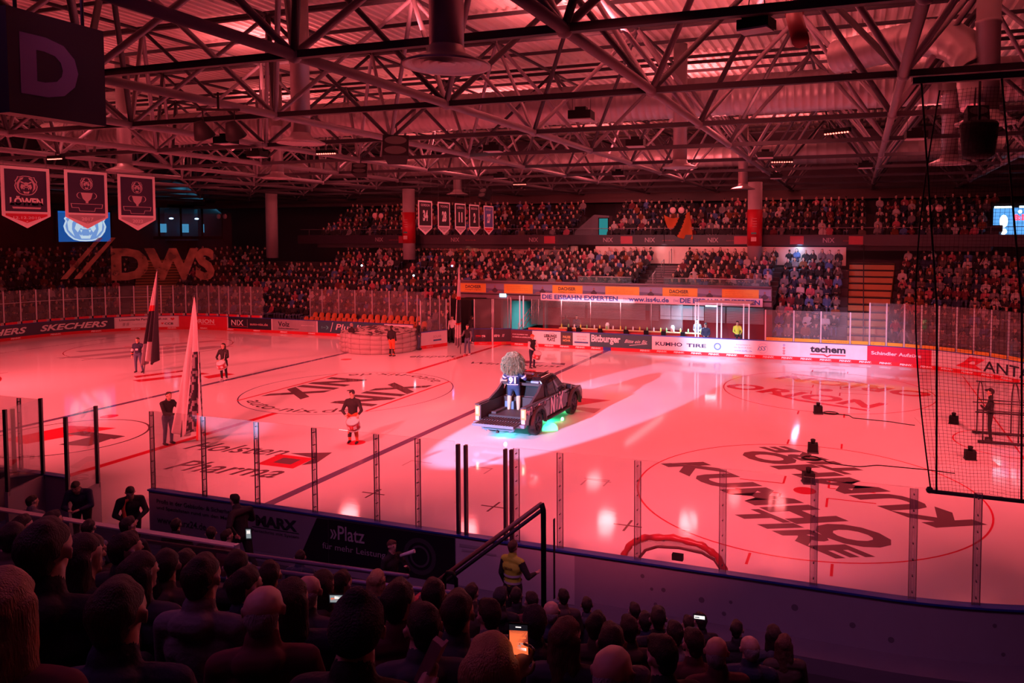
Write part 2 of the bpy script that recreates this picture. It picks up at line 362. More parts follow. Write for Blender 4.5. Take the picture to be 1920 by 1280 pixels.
for x, y in [(12.63, -10.83), (16.2, -10.9), (9.15, -10.99)]:
    strip([(x-.35, y-.03), (x+.35, y-.03), (x+.35, y+.03), (x-.35, y+.03)], 1); strip([(x-.03, y-.35), (x+.03, y-.35), (x+.03, y+.35), (x-.03, y+.35)], 1)
for x, y, k in [(10.43, -8.1, 1), (9.2, -8.2, -1), (14.03, -8.0, 1), (14.86, -8.1, -1)]:
    strip([(x, y), (x+.75*k, y+.05), (x+.75*k, y+.11), (x, y+.06)], 5); strip([(x+.7*k, y+.1), (x+.75*k, y+.1), (x+.75*k, y-.45), (x+.7*k, y-.45)], 5)
floor = ice.build('floor', [ICE, IM_D, IM_R, IM_B, IM_P, IM_L]); tag(floor, kind='structure')
CONC = mat('concrete', (0.10, 0.09, 0.10), 0.8, bump=0.2, bscale=6)
f2 = MB()
f2.box((0, -34.0, -0.35), (110, 36.0, 0.3)); f2.box((0, 34.0, -0.35), (110, 36.0, 0.3)); f2.box((-45, 0, -0.36), (26, 32, 0.3)); f2.box((44, 0, -0.36), (26, 32, 0.3))
tag(f2.build('floor', [mat('rubber_floor', (0.05, 0.045, 0.055), 0.8)]), kind='structure')
# ------------------------------------------------ boards
WHITE_BD = mat('board_white', (0.72, 0.72, 0.74), 0.35); BLUE = mat('board_blue_cap', (0.02, 0.06, 0.35), 0.35); KICK = mat('kick_red', (0.62, 0.015, 0.03), 0.4)
GREYB = mat('board_back_grey', (0.30, 0.27, 0.33), 0.75, var=0.06); INKW = mat('ink_white', (0.85, 0.85, 0.85), 0.5); INKD = mat('ink_dark', (0.02, 0.02, 0.035), 0.5)
BH = 1.0
def boards(name, s0, s1, P, label, inner, back, kick):
    root = empty(name, (0, 0, 0), 0, label, 'rink boards')
    mb = MB(); sweep(mb, s0, s1, [(0, 0.2), (0, BH), (0.10, BH), (0.10, -0.2), (0, -0.2)], P, mats=[0, 0, 1, 1, 0]); mb.build('board_panel', [inner, back], root)
    mb = MB(); sweep(mb, s0, s1, [(-0.03, BH), (-0.03, BH+0.035), (0.14, BH+0.035), (0.14, BH)], P); mb.build('cap_rail', [BLUE], root)
    mb = MB(); sweep(mb, s0, s1, [(-0.015, 0.0), (-0.015, 0.2), (0.0, 0.2), (0, 0)], P); mb.build('kick_plate', [kick], root)
    return root
bL = boards('rink_boards', -47, -6.4, bp, 'advert boards curving round the far left end of the ice', WHITE_BD, GREYB, KICK)
bR = boards('rink_boards', 0.75, 42, bp, 'advert boards in front of the player bench, running right to the far corner', WHITE_BD, GREYB, KICK)
NG0, NG1 = 4.3, 5.9   # open gate in the near boards
bNL = boards('rink_boards', -47, NG0-1.1, bpn, 'near boards left of the open gate where two people stand', WHITE_BD, GREYB, KICK)
bNR = boards('rink_boards', NG1, 42, bpn, 'near boards right of the open gate, grey on the spectator side', WHITE_BD, GREYB, KICK)
def dark(c): return mat('ad_%d_%d_%d' % tuple(int(x*999) for x in c), c, 0.4)
def advert(parent, s0, s1, bg, texts, P=bp, off=-0.006, z0=0.2, z1=BH, label=None, name='advert_panel', flip=False, extra=None):
    """texts: (string, s_left, s_right, z_bottom, z_top, colour, bold, shear)"""
    mb = MB(); n = max(1, int((s1-s0)/0.3)); mats = [dark(bg)]; ids = {}
    mb.grid(n, 1, lambda u, v: (*P(s0+(s1-s0)*u, off)[:2], z0+(z1-z0)*v), 0, False)
    def cm(c):
        if c not in ids: ids[c] = len(mats); mats.append(dark(c))
        return ids[c]
    o2 = off-0.008 if off < 0.05 else off+0.008
    for t in texts:
        s_, a_, b2, za, zb, c = t[:6]; bold = t[6] if len(t) > 6 else 0.02; sh = t[7] if len(t) > 7 else 0.0
        if s_ == '#':   # plain block
            k = max(1, int(abs(b2-a_)/0.3)); mb.grid(k, 1, lambda u, v: (*P(a_+(b2-a_)*u, o2)[:2], za+(zb-za)*v), cm(c), False)
        elif s_ == 'O':  # ring
            r1 = (zb-za)/2; r0 = r1*bold; cs = (a_+b2)/2; cz = (za+zb)/2; V = []
            for i in range(33):
                t_ = 2*PI*i/32; V += [(*P(cs+r0*math.cos(t_), o2)[:2], cz+r0*math.sin(t_)), (*P(cs+r1*math.cos(t_), o2)[:2], cz+r1*math.sin(t_))]
            mb.add(V, [(2*i, 2*i+1, 2*i+3, 2*i+2) for i in range(32)], cm(c))
        elif s_ == 'P':  # polygon given as (s, z) list in a_
            mb.add([(*P(q[0], o2-0.001)[:2], q[1]) for q in a_], [tuple(range(len(a_)))], cm(c))
        else: mb.text(s_, lambda u, v: (*P(a_+(b2-a_)*u, o2-(0.001 if off < 0.05 else -0.001))[:2], za+(zb-za)*v), 1.0, 1.0, cm(c), bold, sh)
    o = mb.build(name, mats, parent)
    if label: o['label'] = label
    return o
Wt = (0.8, 0.8, 0.82); Dk = (0.02, 0.02, 0.04); Rd = (0.65, 0.02, 0.05); Nv = (0.03, 0.04, 0.10); Gy = (0.35, 0.33, 0.36)
advert(bL, -47, -30.2, (0.05, 0.05, 0.09), [('SKECHERS', -45, -41.0, .38, .8, Wt, .03, .3), ('SKECHERS', -39.5, -35.4, .38, .8, Wt, .03, .3), ('SKECHERS', -34.6, -30.6, .38, .8, Wt, .03, .3)], label='navy advert with white slanted letters')
advert(bL, -30.1, -26.1, Wt, [('Löwenstarke Partnerschaft mit', -29.9, -26.8, .72, .88, Dk, .02), ('P', [(-26.6, .78), (-26.45, .68), (-26.3, .78), (-26.33, .86), (-26.4, .87), (-26.45, .82), (-26.5, .87), (-26.57, .86)], 0, 0, 0, Rd),
    ('CCB', -27.0, -26.4, .36, .52, Dk, .03), ('P', [(-27.25, .5), (-27.15, .38), (-27.05, .5), (-27.1, .54), (-27.15, .5), (-27.2, .54)], 0, 0, 0, Rd), ('# #', -29.7, -29.3, .35, .6, Gy), ('Stiftung Kinderherzen', -29.1, -28.2, .42, .5, Gy, 0), ('#', -28.0, -27.8, .4, .56, Dk)], label='white advert with a red heart')
advert(bL, -26.0, -22.0, Rd, [('ORION', -25.0, -23.2, .46, .78, Wt, .02), ('#', -24.3, -23.1, .38, .41, Wt)], label='red advert with white letters')
advert(bL, -21.9, -18.0, Dk, [('NIX', -21.6, -20.5, .42, .82, Wt, .01), ('#', -21.6, -20.2, .34, .37, Rd), ('#', -20.15, -20.12, .28, .9, Gy), ('auto-nix.de', -19.9, -18.3, .48, .66, (.8, .5, .5), .01)], label='dark advert with a red underline')
advert(bL, -17.9, -14.1, Gy, [('Volz', -17.4, -16.4, .5, .85, Dk, .02), ('Gebäudereinigung', -17.4, -15.6, .3, .42, Dk), ('www.volz-gmbh.de', -15.4, -14.3, .6, .68, Wt)], label='grey streaked advert')
advert(bL, -14.0, -8.6, (0.03, 0.10, 0.14), [(':-)', -13.7, -13.1, .45, .7, (.1, .6, .5), .02), ('P', [(-12.95, .3), (-12.9, .3), (-12.7, .95), (-12.75, .95)], 0, 0, 0, Wt), ('Plus line', -12.5, -9.6, .45, .85, Wt, .005, .2)], label='dark teal advert with a smiling mark')
advert(bL, -8.5, -6.5, Wt, [('SEGAFREDO', -8.3, -6.8, .55, .75, Dk, .01)], label='white advert behind the inflatable')
# right hand boards
advert(bR, 0.75, 2.2, (0.10, 0.02, 0.04), [('STARK EQUIPMENT VON', .85, 1.9, .68, .76, Wt), ('SCHERER & LUDERLOHE', .85, 2.1, .52, .60, Wt)], label='maroon advert')
advert(bR, 2.2, 4.1, Wt, [('UNSER', 3.35, 3.7, .85, .92, Gy, .01), ('LIEBLINGS', 3.0, 3.85, .62, .82, Dk, .05), ('PLATZ', 3.2, 3.75, .40, .60, Dk, .05)], label='white advert')
advert(bR, 4.1, 4.9, (0.06, 0.05, 0.05), [('PAUSE', 4.25, 4.75, .62, .78, (.6, .45, .2), .04), ('MÖHR', 4.25, 4.75, .42, .58, (.6, .45, .2), .04)], label='brown square advert')
advert(bR, 4.9, 6.0, Wt, [('WIR DUFTEN DIR', 5.15, 5.8, .72, .8, Gy, .01), ('MIT BLUMEN', 5.2, 5.75, .56, .64, Gy, .01), ('#', 5.0, 5.9, .36, .46, (.05, .12, .3))], label='white advert with a blue strip')
advert(bR, 6.0, 9.88, (0.03, 0.09, 0.11), [('Bitburger', 6.1, 7.95, .36, .92, Wt, .03), ('Bitte ein Bit', 8.2, 9.6, .52, .72, Wt, .0, .5), ('P', [(8.5, .36), (9.6, .5), (9.6, .53), (8.5, .39)], 0, 0, 0, Wt)], label='dark green advert with old style white letters')
advert(bR, 9.9, 14.5, (0.86, 0.87, 0.9), [('KUMHO', 10.1, 11.7, .45, .68, (.02, .04, .12), .03, .0), ('TIRE', 11.95, 13.1, .45, .66, (.02, .04, .12), .03, .0), ('O', 13.5, 14.0, .35, .78, (.1, .25, .5), .6)], label='bright white advert with dark blue letters')
advert(bR, 14.5, 18.3, (0.8, 0.8, 0.84), [('Kompetenz in', 14.8, 15.6, .68, .76, Gy), ('Eis, Sport & Solar', 14.7, 15.7, .52, .6, Gy), ('www.iss4u.de', 14.7, 15.7, .34, .44, (.1, .3, .6)), ('ISS', 16.0, 16.5, .45, .70, (.05, .25, .5), .01, .4), ('O', 15.7, 16.9, .3, .86, (.3, .5, .7), .93),
    ('O', 17.3, 17.6, .76, .88, (.1, .2, .6), .5), ('O', 17.3, 17.6, .60, .72, Rd, .5), ('O', 17.3, 17.6, .44, .56, Rd, .5), ('O', 17.3, 17.6, .30, .42, Rd, .5)], label='white advert with a ring of pale blue')
advert(bR, 18.3, 21.8, (0.72, 0.72, 0.76), [('techem', 18.85, 20.7, .50, .88, Dk, .04), ('P', [(18.85, .42), (19.6, .42), (19.75, .32), (19.9, .42), (20.7, .42), (20.7, .36), (19.95, .36), (19.75, .25), (19.55, .36), (18.85, .36)], 0, 0, 0, Rd)], label='white advert with black letters and a red bracket')
advert(bR, 21.8, 25.0, (0.55, 0.01, 0.05), [('Schindler Aufzüge', 22.0, 24.5, .48, .72, Wt, .02)], label='crimson advert with white letters')
advert(bR, 25.0, 32, (0.7, 0.68, 0.7), [('P', [(26.2, .35), (27.6, .3), (27.2, .5), (27.7, .85), (26.9, .9), (26.6, .6)], 0, 0, 0, Rd), ('P', [(26.6, .42), (27.1, .45), (27.3, .75), (27.0, .7)], 0, 0, 0, Wt), ('ANTAL', 27.6, 30.6, .28, .80, Dk, .01)], label='white advert with a red horse head and black letters')
mb = MB(); i = 0; s = 1.0
while s < 40:
    if not (7.0 < s < 8.3):
        mb.text('PENNY.', lambda u, v: (*bp(s+u, -0.024)[:2], 0.06+v), 0.62, 0.10, 0, .05, .1)
    s += 1.02
mb.box((7.1, HY-0.02, 0.1), (0.5, 0.012, 0.2), 1)
s = -46
while s < -7:
    mb.text('PENNY.', lambda u, v: (*bp(s+u, -0.024)[:2], 0.06+v), 0.62, 0.10, 0, .05, .1); s += 2.4
merge(child(bR, 'kick_plate'), mb.build('kick_plate_lettering', [INKW, BLUE], bR))
# near boards, spectator side
BKD = mat('near_ad_black', (0.015, 0.012, 0.02), 0.5); BKG = (0.26, 0.23, 0.28)
advert(bNR, 5.95, 10.9, BKG, [('Profis in der Gebäude- & Sicherheitstechnik', 6.15, 8.9, .74, .84, Dk, .012), ('und Spezialisten rund um den Metallbau', 6.15, 8.6, .58, .68, Dk, .012), ('www.marx24.de', 6.15, 7.6, .28, .44, Dk, .012),
    ('MARX', 9.0, 10.1, .58, .82, Dk, .05), ('#', 8.9, 10.15, .54, .555, Dk), ('Fortschritt mit System', 8.9, 10.15, .42, .5, Dk, .005),
    ('P', [(10.15, .02), (10.9, .02), (10.9, .95), (10.62, .95)], 0, 0, 0, (0.012, 0.01, 0.018))], bpn, 0.106, 0.02, 0.95, 'grey advert with dark lettering on the back of the near boards')
advert(bNR, 10.9, 13.9, (0.012, 0.01, 0.018), [('»Platz', 10.95, 11.8, .55, .85, (.4, .38, .42), .01), ('für mehr Leistung', 10.75, 12.3, .28, .45, (.4, .38, .42), .0), ('O', 12.6, 13.6, .1, .85, (.05, .045, .06), .75), ('O', 12.6, 13.6, .25, .7, (.08, .07, .09), .8)], bpn, 0.106, 0.02, 0.95, 'black advert with pale lettering')
advert(bNR, 13.92, 16.4, (0.5, 0.47, 0.52), [('#', 14.0, 14.6, .80, .86, Gy), ('#', 14.05, 14.8, .72, .76, Gy)], bpn, 0.106, 0.02, 0.95, 'plain pale panel')
# scuff marks on the right hand back
mb = MB()
for i in range(26):
    s = random.uniform(17, 32); z = random.uniform(0.25, 0.85); r = random.uniform(0.03, 0.06)
    mb.add([(*bpn(s+r*math.cos(2*PI*k/10), 0.102)[:2], z+r*math.sin(2*PI*k/10)) for k in range(10)], [tuple(range(10))], 0)
merge(child(bNR, 'board_panel'), mb.build('scuff_marks', [mat('scuff', (0.14, 0.12, 0.15), 0.8)], bNR))
# base ledge behind the near boards on the right
mb = MB(); sweep(mb, 16.6, 40, [(0.1, -0.2), (0.1, 0.12), (0.55, 0.06), (0.55, -0.2)], bpn)
tag(mb.build('kerb_ledge', [mat('kerb', (0.16, 0.14, 0.18), 0.8)]), 'low sloping kerb at the foot of the near boards', 'ledge')
# gate panels in the far boards (open ice gates)
def gate(name, pts, ads, label, posts=True, hgl=2.9):
    (x0, y0), (x1, y1) = pts; root = empty(name, (x0, y0, 0), 0, label, 'gate')
    L = math.hypot(x1-x0, y1-y0); d = Vector(((x1-x0)/L, (y1-y0)/L, 0)); n_ = Vector((d.y, -d.x, 0))
    ang = math.atan2(d.y, d.x)
    mb = MB(); mb.box(d*(L/2)+Vector((0, 0, .5)), (L, .08, 1.0), 0, ang); mb.box(d*(L/2)+Vector((0, 0, 1.02)), (L, .12, .04), 1, ang); mb.box(d*(L/2)+n_*.045+Vector((0, 0, .1)), (L, .01, .2), 2, ang)
    mats = [dark(ads[0]), BLUE, KICK]
    for t in ads[1]:
        mats.append(dark(t[5])); f = fr(d*t[1]+n_*.05+Vector((0, 0, t[3])), d, (0, 0, 1))
        if t[0] == '#': mb.add([f(0, 0), f(t[2]-t[1], 0), f(t[2]-t[1], t[4]-t[3]), f(0, t[4]-t[3])], [(0, 1, 2, 3)], len(mats)-1)
        else: mb.text(t[0], f, t[2]-t[1], t[4]-t[3], len(mats)-1, .02)
    mb.build('gate_panel', mats, root)
    for k in (0.02, L-0.02):
        MB().tube(d*k+Vector((0, 0, 1.0)), d*k+Vector((0, 0, hgl)), .035, n=8).build('post', [ALU], root)
    mb = MB(); mb.box(d*(L/2)+Vector((0, 0, (1.04+hgl)/2)), (L-.1, .012, hgl-1.04), 0, ang); mb.build('glass_pane', [GLF], root)
    return root
ALU = mat('aluminium', (0.62, 0.62, 0.66), 0.35, 0.6, bump=0.05); GLF = glass_mat('glass_far', (0.90, 0.88, 0.90), 0.085, 0.5, (0.75, 0.7, 0.7)); GLN = glass_mat('glass_near', (0.965, 0.965, 0.975), 0.016, 0.35)
gate('ice_gate', ((-1.56, 14.3), (-0.5, 14.75)), ((0.04, 0.02, 0.04), [('ggm', .08, .42, .45, .62, Rd), ('ga', .46, .7, .45, .62, Wt), ('PENNY.', .3, .85, .05, .14, Wt)]), 'open ice gate with a dark advert and red letters, left leaf')
gate('ice_gate', ((-0.45, 14.75), (0.6, 15.2)), ((0.04, 0.02, 0.04), [('stro', .05, .4, .5, .68, Wt), ('#', .5, .8, .05, .15, (.5, .3, .05)), ('//', .55, .7, .5, .68, Wt)]), 'open ice gate with a dark advert, right leaf beside the maroon advert')
gate('ice_gate', ((-3.75, 11.6), (-3.0, 13.4)), ((0.6, 0.58, 0.62), [('SOLAR', .9, 1.5, .6, .75, Gy), ('#', .9, 1.5, .4, .5, (.05, .12, .3)), ('PENNY.', .4, .9, .05, .14, Wt)]), 'white ice gate swung open onto the ice beside the inflatable', hgl=2.95)
MB().box((-0.5, 14.74, .55), (.16, .1, 1.1)).build('gate_post', [ALU]); tag(bpy.data.objects['gate_post'], 'metal post between the two dark gate leaves', 'post')
# ------------------------------------------------ glass round the rink
def glass_run(ss, P, zt, zb, thick, gm, post, label, group, name='glass_panel', off=0.05, near=False, lab2=None):
    for i in range(len(ss)-1):
        s0, s1 = ss[i], ss[i+1]; x, y, _, _ = P((s0+s1)/2, off)
        lb = label(i, s0, s1) if callable(label) else label
        root = empty(name, (x, y, zb), 0, lb, 'glass panel', group)
        k = max(1, int((s1-s0)/0.8)) if (s0 < a or s1 > b_) else 1; g = 0.008
        mb = MB(); sweep(mb, s0+g, s1-g, [(off-thick/2, zb), (off-thick/2, zt), (off+thick/2, zt), (off+thick/2, zb)], P, step=(s1-s0)/k+.01)
        for j, v in enumerate(mb.v): mb.v[j] = (v[0]-x, v[1]-y, v[2]-zb)
        mb.build('pane', [gm], root)
        X, Y, nx, ny = P(s0, off); X -= x; Y -= y; ang = math.atan2(nx, -ny) if near else math.atan2(-nx, ny)
        mb = MB()
        if near:
            mb.box((X, Y, (zt-zb)/2-.01), (.115, .02, zt-zb-.02), 0, math.atan2(-nx, ny))
            for sg in (-1, 1):
                c_ = math.cos(math.atan2(-nx, ny)); s__ = math.sin(math.atan2(-nx, ny))
                mb.box((X+sg*.058*c_, Y+sg*.058*s__, (zt-zb)/2-.01), (.006, .03, zt-zb-.02), 1, math.atan2(-nx, ny))
            js_ = mb.build('clear_joint_strip', [STRIP, STRIPD], root)
            mb = MB()
            for q in range(7):
                z = 0.12+q*0.265; mb.tube((X, Y-.022*(1 if ny < 0 else -1)-.01, z), (X, Y+.03, z), .011, n=6)
            merge(js_, mb.build('bolt_row', [mat('bolt', (0.05, 0.04, 0.05), .5)], root))
        else:
            mb.box((X, Y, (zt-zb)/2), (.07, .06, zt-zb), 0, math.atan2(-nx, ny)); mb.build('post', [ALU], root)
STRIP = glass_mat('strip_clear', (0.70, 0.68, 0.72), 0.10, 0.4); STRIPD = mat('strip_edge', (0.10, 0.06, 0.08), 0.5)
SL = [-46, -44, -42.2, -40.5, -38.9, -37.7, -36.74, -35.7, -34.76, -33.98, -33.16, -32.34, -31.48, -30.7, -29.84, -28.96, -28.08, -27.22, -26.38, -25.48, -24.62, -23.66, -22.74, -21.86, -20.82, -19.82, -18.74]
glass_run(SL, bp, 3.25, 1.2, .015, GLF, 1, lambda i, p, q: 'clear glass panel on the curved far left boards', 'tall glass panels round the far left end')
SM = [-16.24, -15.18, -13.74, -12.36, -10.92, -9.52, -8.08, -6.62]
glass_run(SM, lambda s, o=0: bp(s, o+1.9), 3.05, .9, .015, GLF, 1, 'glass panel in front of the far seats behind the inflatable', 'glass panels behind the scorer bench')
SR = [16.42, 17.96, 19.4, 20.92, 21.9, 22.74, 23.62, 24.46, 25.32, 26.2, 27.06, 27.94, 28.86, 29.8, 30.8, 31.8, 33, 34.5, 36, 37.5]
glass_run(SR[:5], bp, 2.75, 1.03, .015, GLF, 1, 'low glass panel above the white and yellow strip, far right straight', 'glass panels on the far right straight')
glass_run(SR[4:], bp, 3.3, 1.03, .015, GLF, 1, 'tall glass panel on the curved far right boards behind the net', 'tall glass panels on the far right curve')
SB = [1.0, 3.6, 6.2, 8.8, 11.4, 13.2]
glass_run(SN1 := [5.99, 7.52, 9.01, 10.53, 12.07, 13.04], bpn, 2.85, 1.03, .02, GLN, 1, lambda i, p, q: ['first', 'second', 'third', 'fourth', 'fifth'][i]+' near glass panel counted from the open gate by the two bending people', None, near=True)
glass_run([13.04, 13.88], bpn, 2.85, 1.03, .02, GLN, 1, 'near glass panel just left of the pair of dark door posts', None, near=True)
glass_run([15.2, 16.09, 17.59, 19.12, 20.64, 22.16, 23.1, 24.6, 26.1, 27.6, 29.1, 31], bpn, 2.85, 1.03, .02, GLN, 1, lambda i, p, q: ['first', 'second', 'third', 'fourth', 'fifth', 'sixth', 'seventh', 'eighth', 'ninth', 'tenth', 'eleventh'][i]+' near glass panel to the right of the dark door posts', None, near=True)
glass_run([-4.2, -2.7, -1.1, 0.35, 1.6, 2.4], bpn, 2.85, 1.03, .02, GLN, 1, 'near glass panel at the left edge, left of the gate', 'near glass panels left of the gate', near=True)
# near doors: dark posts
DKP = mat('dark_post', (0.045, 0.04, 0.06), 0.4, 0.3)
def door(name, x0, x1, z1, label, lean=0.0, y=-HY-.05):
    root = empty(name, (x0, y, 0), 0, label, 'door')
    for x in (0, x1-x0): MB().box((x, 0, z1/2+.5), (.06, .08, z1-1.0)).build('post', [DKP], root)
    mb = MB(); mb.box(((x1-x0)/2, 0, (z1+1)/2), (x1-x0, .018, z1-1)); mb.build('glass_pane', [GLN], root)
    mb = MB(); mb.box(((x1-x0)/2, 0, .5), (x1-x0, .08, 1.0)); mb.build('door_panel', [GREYB], root)
    return root
door('rink_door', 13.95, 15.1, 2.8, 'glass rink door with two dark posts in front of the white light beam')
mb = MB()
for x in (14.12, 14.97): mb.box((x, -HY-.05, 1.92), (.05, .09, 1.76))
tag(mb.build('door_frame', [DKP]), 'dark metal frame around the glass rink door', 'door frame')
def leaf(x0, y0, x1, y1, zt, label):   # door leaf standing open behind the near boards
    root = empty('gate_leaf', (x0, y0, 0), 0, label, 'gate'); d = Vector((x1-x0, y1-y0, 0)); L = d.length; d.normalize(); ang = math.atan2(d.y, d.x)
    MB().box(d*L/2+Vector((0, 0, .5)), (L, .07, 1.0), 0, ang).build('gate_panel', [GREYB], root)
    for k in (.05, L-.05): MB().box(d*k+Vector((0, 0, zt/2+.45)), (.06, .07, zt-.9), 0, ang).build('post', [DKP], root)
    MB().box(d*L/2+Vector((0, 0, zt/2+.5)), (L-.1, .015, zt-1.0), 0, ang).build('glass_pane', [GLN], root)
leaf(2.45, -14.9, 2.95, -16.1, 2.9, 'open glass gate leaf left of the bending people')
leaf(1.6, -15.0, 2.25, -16.4, 2.6, 'second open glass gate leaf at the far left of the near boards')
leaf(4.3, -14.9, 4.75, -16.0, 2.85, 'open glass gate leaf behind the person in the orange scarf')
# strips at the foot of the far glass
YEL = (0.65, 0.38, 0.03)
mb = MB()
for i in range(len(SR)-1):
    mb.add([(*bp(s, -.01)[:2], z) for s, z in ((SR[i]+.06, 1.04), (SR[i+1]-.06, 1.04), (SR[i+1]-.06, 1.22), (SR[i]+.06, 1.22))], [(0, 1, 2, 3)], 0)
    if i % 2 == 0: mb.text('LOTTO  LOTTO', lambda u, v: (*bp(SR[i]+.15+u, -.016)[:2], 1.09+v), SR[i+1]-SR[i]-.3, .07, 1, .02)
o = mb.build('yellow_advert_strip', [dark(YEL), dark((.35, .12, .02))], bR)
mb = MB()
for i in range(len(SL)-1):
    p, q = SL[i]+.05, SL[i+1]-.05; k = p+(q-p)*.78
    for u0, u1, m_ in ((p, k, 0), (k, q, 1)): mb.add([(*bp(s, -.01)[:2], z) for s, z in ((u0, 1.04), (u1, 1.04), (u1, 1.2), (u0, 1.2))], [(0, 1, 2, 3)], m_)
    mb.box((*bp((k+q)/2, -.02)[:2], 1.12), (.06, .06, .07), 2, math.atan2(-bp(k)[2], bp(k)[3]))
mb.build('red_advert_strip', [dark((.6, .02, .04)), dark((.6, .5, .45)), dark(Gy)], bL)
mb = MB(); mb.path([(*bp(s, .05)[:2], 2.45) for s in np.arange(-46, -27, .8)], .02, 5); tag(mb.build('safety_cable', [ALU]), 'thin pale cable along the far left glass', 'cable')
# ------------------------------------------------ roof: space frame
STEEL = mat('truss_steel', (0.17, 0.14, 0.17), 0.5, 0.2, bump=0.05); STEELD = mat('truss_steel_dark', (0.045, 0.04, 0.05), 0.6, 0.1, spec=.25)
SHEET = mat('roof_sheet', (0.58, 0.50, 0.48), 0.6, 0.0, bump=0.1, bscale=1.5, vscale=0.4, var=0.15)
ZB, ZT = 10.5, 14.55; XS = [10.42+5.87*k for k in range(-9, 6)]; YS = [-9.2+5.92*j for j in range(-3, 9)]
fr_ = empty('roof_space_frame', (10.42, -9.2, ZB), 0, 'tubular steel space frame carrying the arena roof', 'roof truss')
def fpart(name, fill, m, label=None, kind=None):
    mb = MB(); fill(mb); mb.v = [(v[0]-10.42, v[1]+9.2, v[2]-ZB) for v in mb.v]
    o = mb.build(name, m, fr_)
    if label: o['label'] = label
    if kind: o['kind'] = kind
for x in XS: fpart('lower_chord', lambda mb: mb.tube((x, YS[0]-3, ZB), (x, YS[-1], ZB), .115, n=12), [STEEL], 'thick pale pipe across the hall')
for y in YS: fpart('lower_chord', lambda mb: mb.box(((XS[0]+XS[-1])/2, y, ZB), (XS[-1]-XS[0], .15, .15)), [STEELD], 'dark square tube along the hall')
XT = [x+2.935 for x in XS[:-1]]; YT = [y+2.96 for y in YS[:-1]]
for x in XT: fpart('upper_chord', lambda mb: mb.tube((x, YT[0]-3, ZT), (x, YT[-1], ZT), .07, n=8), [STEELD])
for y in YT: fpart('upper_chord', lambda mb: mb.tube((XT[0], y, ZT), (XT[-1], y, ZT), .08, n=8), [STEELD])
dg = []; rest = MB()
for x in XS:
    for y in YS:
        for sx in (-1, 1):
            for sy in (-1, 1):
                X, Y = x+sx*2.935, y+sy*2.96
                if X < XT[0]-.1 or X > XT[-1]+.1 or Y > YT[-1]+.1: continue
                d = (Vector((x, y, ZB))-cam.location).length
                dg.append((d if (Vector((x, y, ZB))-cam.location).dot(Vector((-.327, .945, 0))) > 1 else 999, (x, y, ZB), (X, Y, ZT)))
dg.sort(key=lambda t: t[0])
for i, (d, p, q) in enumerate(dg):
    if i < 100: fpart('diagonal_brace', lambda mb: mb.tube(p, q, .082, n=8, caps=False), [STEEL if (i % 3) else STEELD])
    else: rest.tube(p, q, .075, n=6, caps=False, m=i % 3 == 0)
rest.v = [(v[0]-10.42, v[1]+9.2, v[2]-ZB) for v in rest.v]; rest.m = [int(k) for k in rest.m]
o = rest.build('diagonal_brace', [STEEL, STEELD], fr_); o['kind'] = 'stuff'
def nodes(mb):
    for x in XS:
        for y in YS: mb.ball((x, y, ZB), .17, 10)
    for x in XT:
        for y in YT: mb.ball((x, y, ZT), .13, 8)
fpart('node_joint', nodes, [STEEL], kind='stuff')
# corrugated ceiling: ribs run across the hall
mb = MB(); x0, x1 = XS[0]-2, XS[-1]+2; per = 0.42; prof = []; x = x0
while x < x1: prof += [(x, 0), (x+per*.35, 0), (x+per*.5, .11), (x+per*.85, .11)]; x += per
V = []
for y in (-32.0, 45.0):
    for X, dz in prof: V.append((X, y, 15.3+dz))
n = len(prof); mb.add(V, [(i, n+i, n+i+1, i+1) for i in range(n-1)]); ceil_ = mb.build('ceiling', [SHEET]); tag(ceil_, kind='structure')
mb = MB()
for k in range(27): mb.box(((x0+x1)/2, -31.5+2.96*k, 15.13), (x1-x0, .08, .14))
mb.build('roof_purlin', [STEELD], ceil_)
# gable / edge beams and back walls
WALLD = mat('wall_dark', (0.10, 0.07, 0.09), 0.8)
for nm, c, s in [('wall_far', (0, 35.2, 6), (110, .3, 20)), ('wall_left', (-48, 4, 6), (.3, 80, 20)), ('wall_right', (50, 4, 6), (.3, 80, 20)), ('wall_near', (0, -36, 6), (110, .3, 20))]:
    o = MB().box(c, s).build(nm, [WALLD]); tag(o, kind='structure')
mb = MB(); mb.box((0, 34.2, 10.2), (98, 1.2, .9)); mb.box((0, 32.8, 9.85), (98, .3, .3)); tag(mb.build('trim_1', [mat('fascia', (.12, .07, .08), .7)]), kind='structure')
mb = MB(); mb.box((-46, 4, 10.2), (1.2, 60, .9)); tag(mb.build('trim_2', [mat('fascia', (.12, .07, .08), .7)]), kind='structure')
# ducts
DUCT = mat('duct_metal', (0.36, 0.31, 0.33), 0.42, 0.45, bump=0.15, bscale=3); BLACK = mat('black_plastic', (0.010, 0.009, 0.011), 0.6, spec=.12); SPKG = mat('speaker_black', (0.012, 0.011, 0.014), 0.7, spec=.1)
def ribbed(pts, r, step=0.32, n=20, m=0):
    mb = MB(); P_ = []; R_ = []
    for i in range(len(pts)-1):
        a_, b2 = Vector(pts[i]), Vector(pts[i+1]); k = max(1, int((b2-a_).length/step))
        for j in range(k):
            for t, rr in ((j/k, r), (j/k+.03/step/k*1.0, r*1.025), (j/k+.07/step/k, r)): P_.append(a_+(b2-a_)*min(t, 1)); R_.append(rr)
    P_.append(Vector(pts[-1])); R_.append(r); mb.path(P_, R_, n, m); return mb
def arc3(c, r, a0, a1, k, ax='xz'):
    return [(c[0]+r*math.cos(a0+(a1-a0)*i/k), c[1], c[2]+r*math.sin(a0+(a1-a0)*i/k)) if ax == 'xz' else (c[0], c[1]+r*math.cos(a0+(a1-a0)*i/k), c[2]+r*math.sin(a0+(a1-a0)*i/k)) for i in range(k+1)]
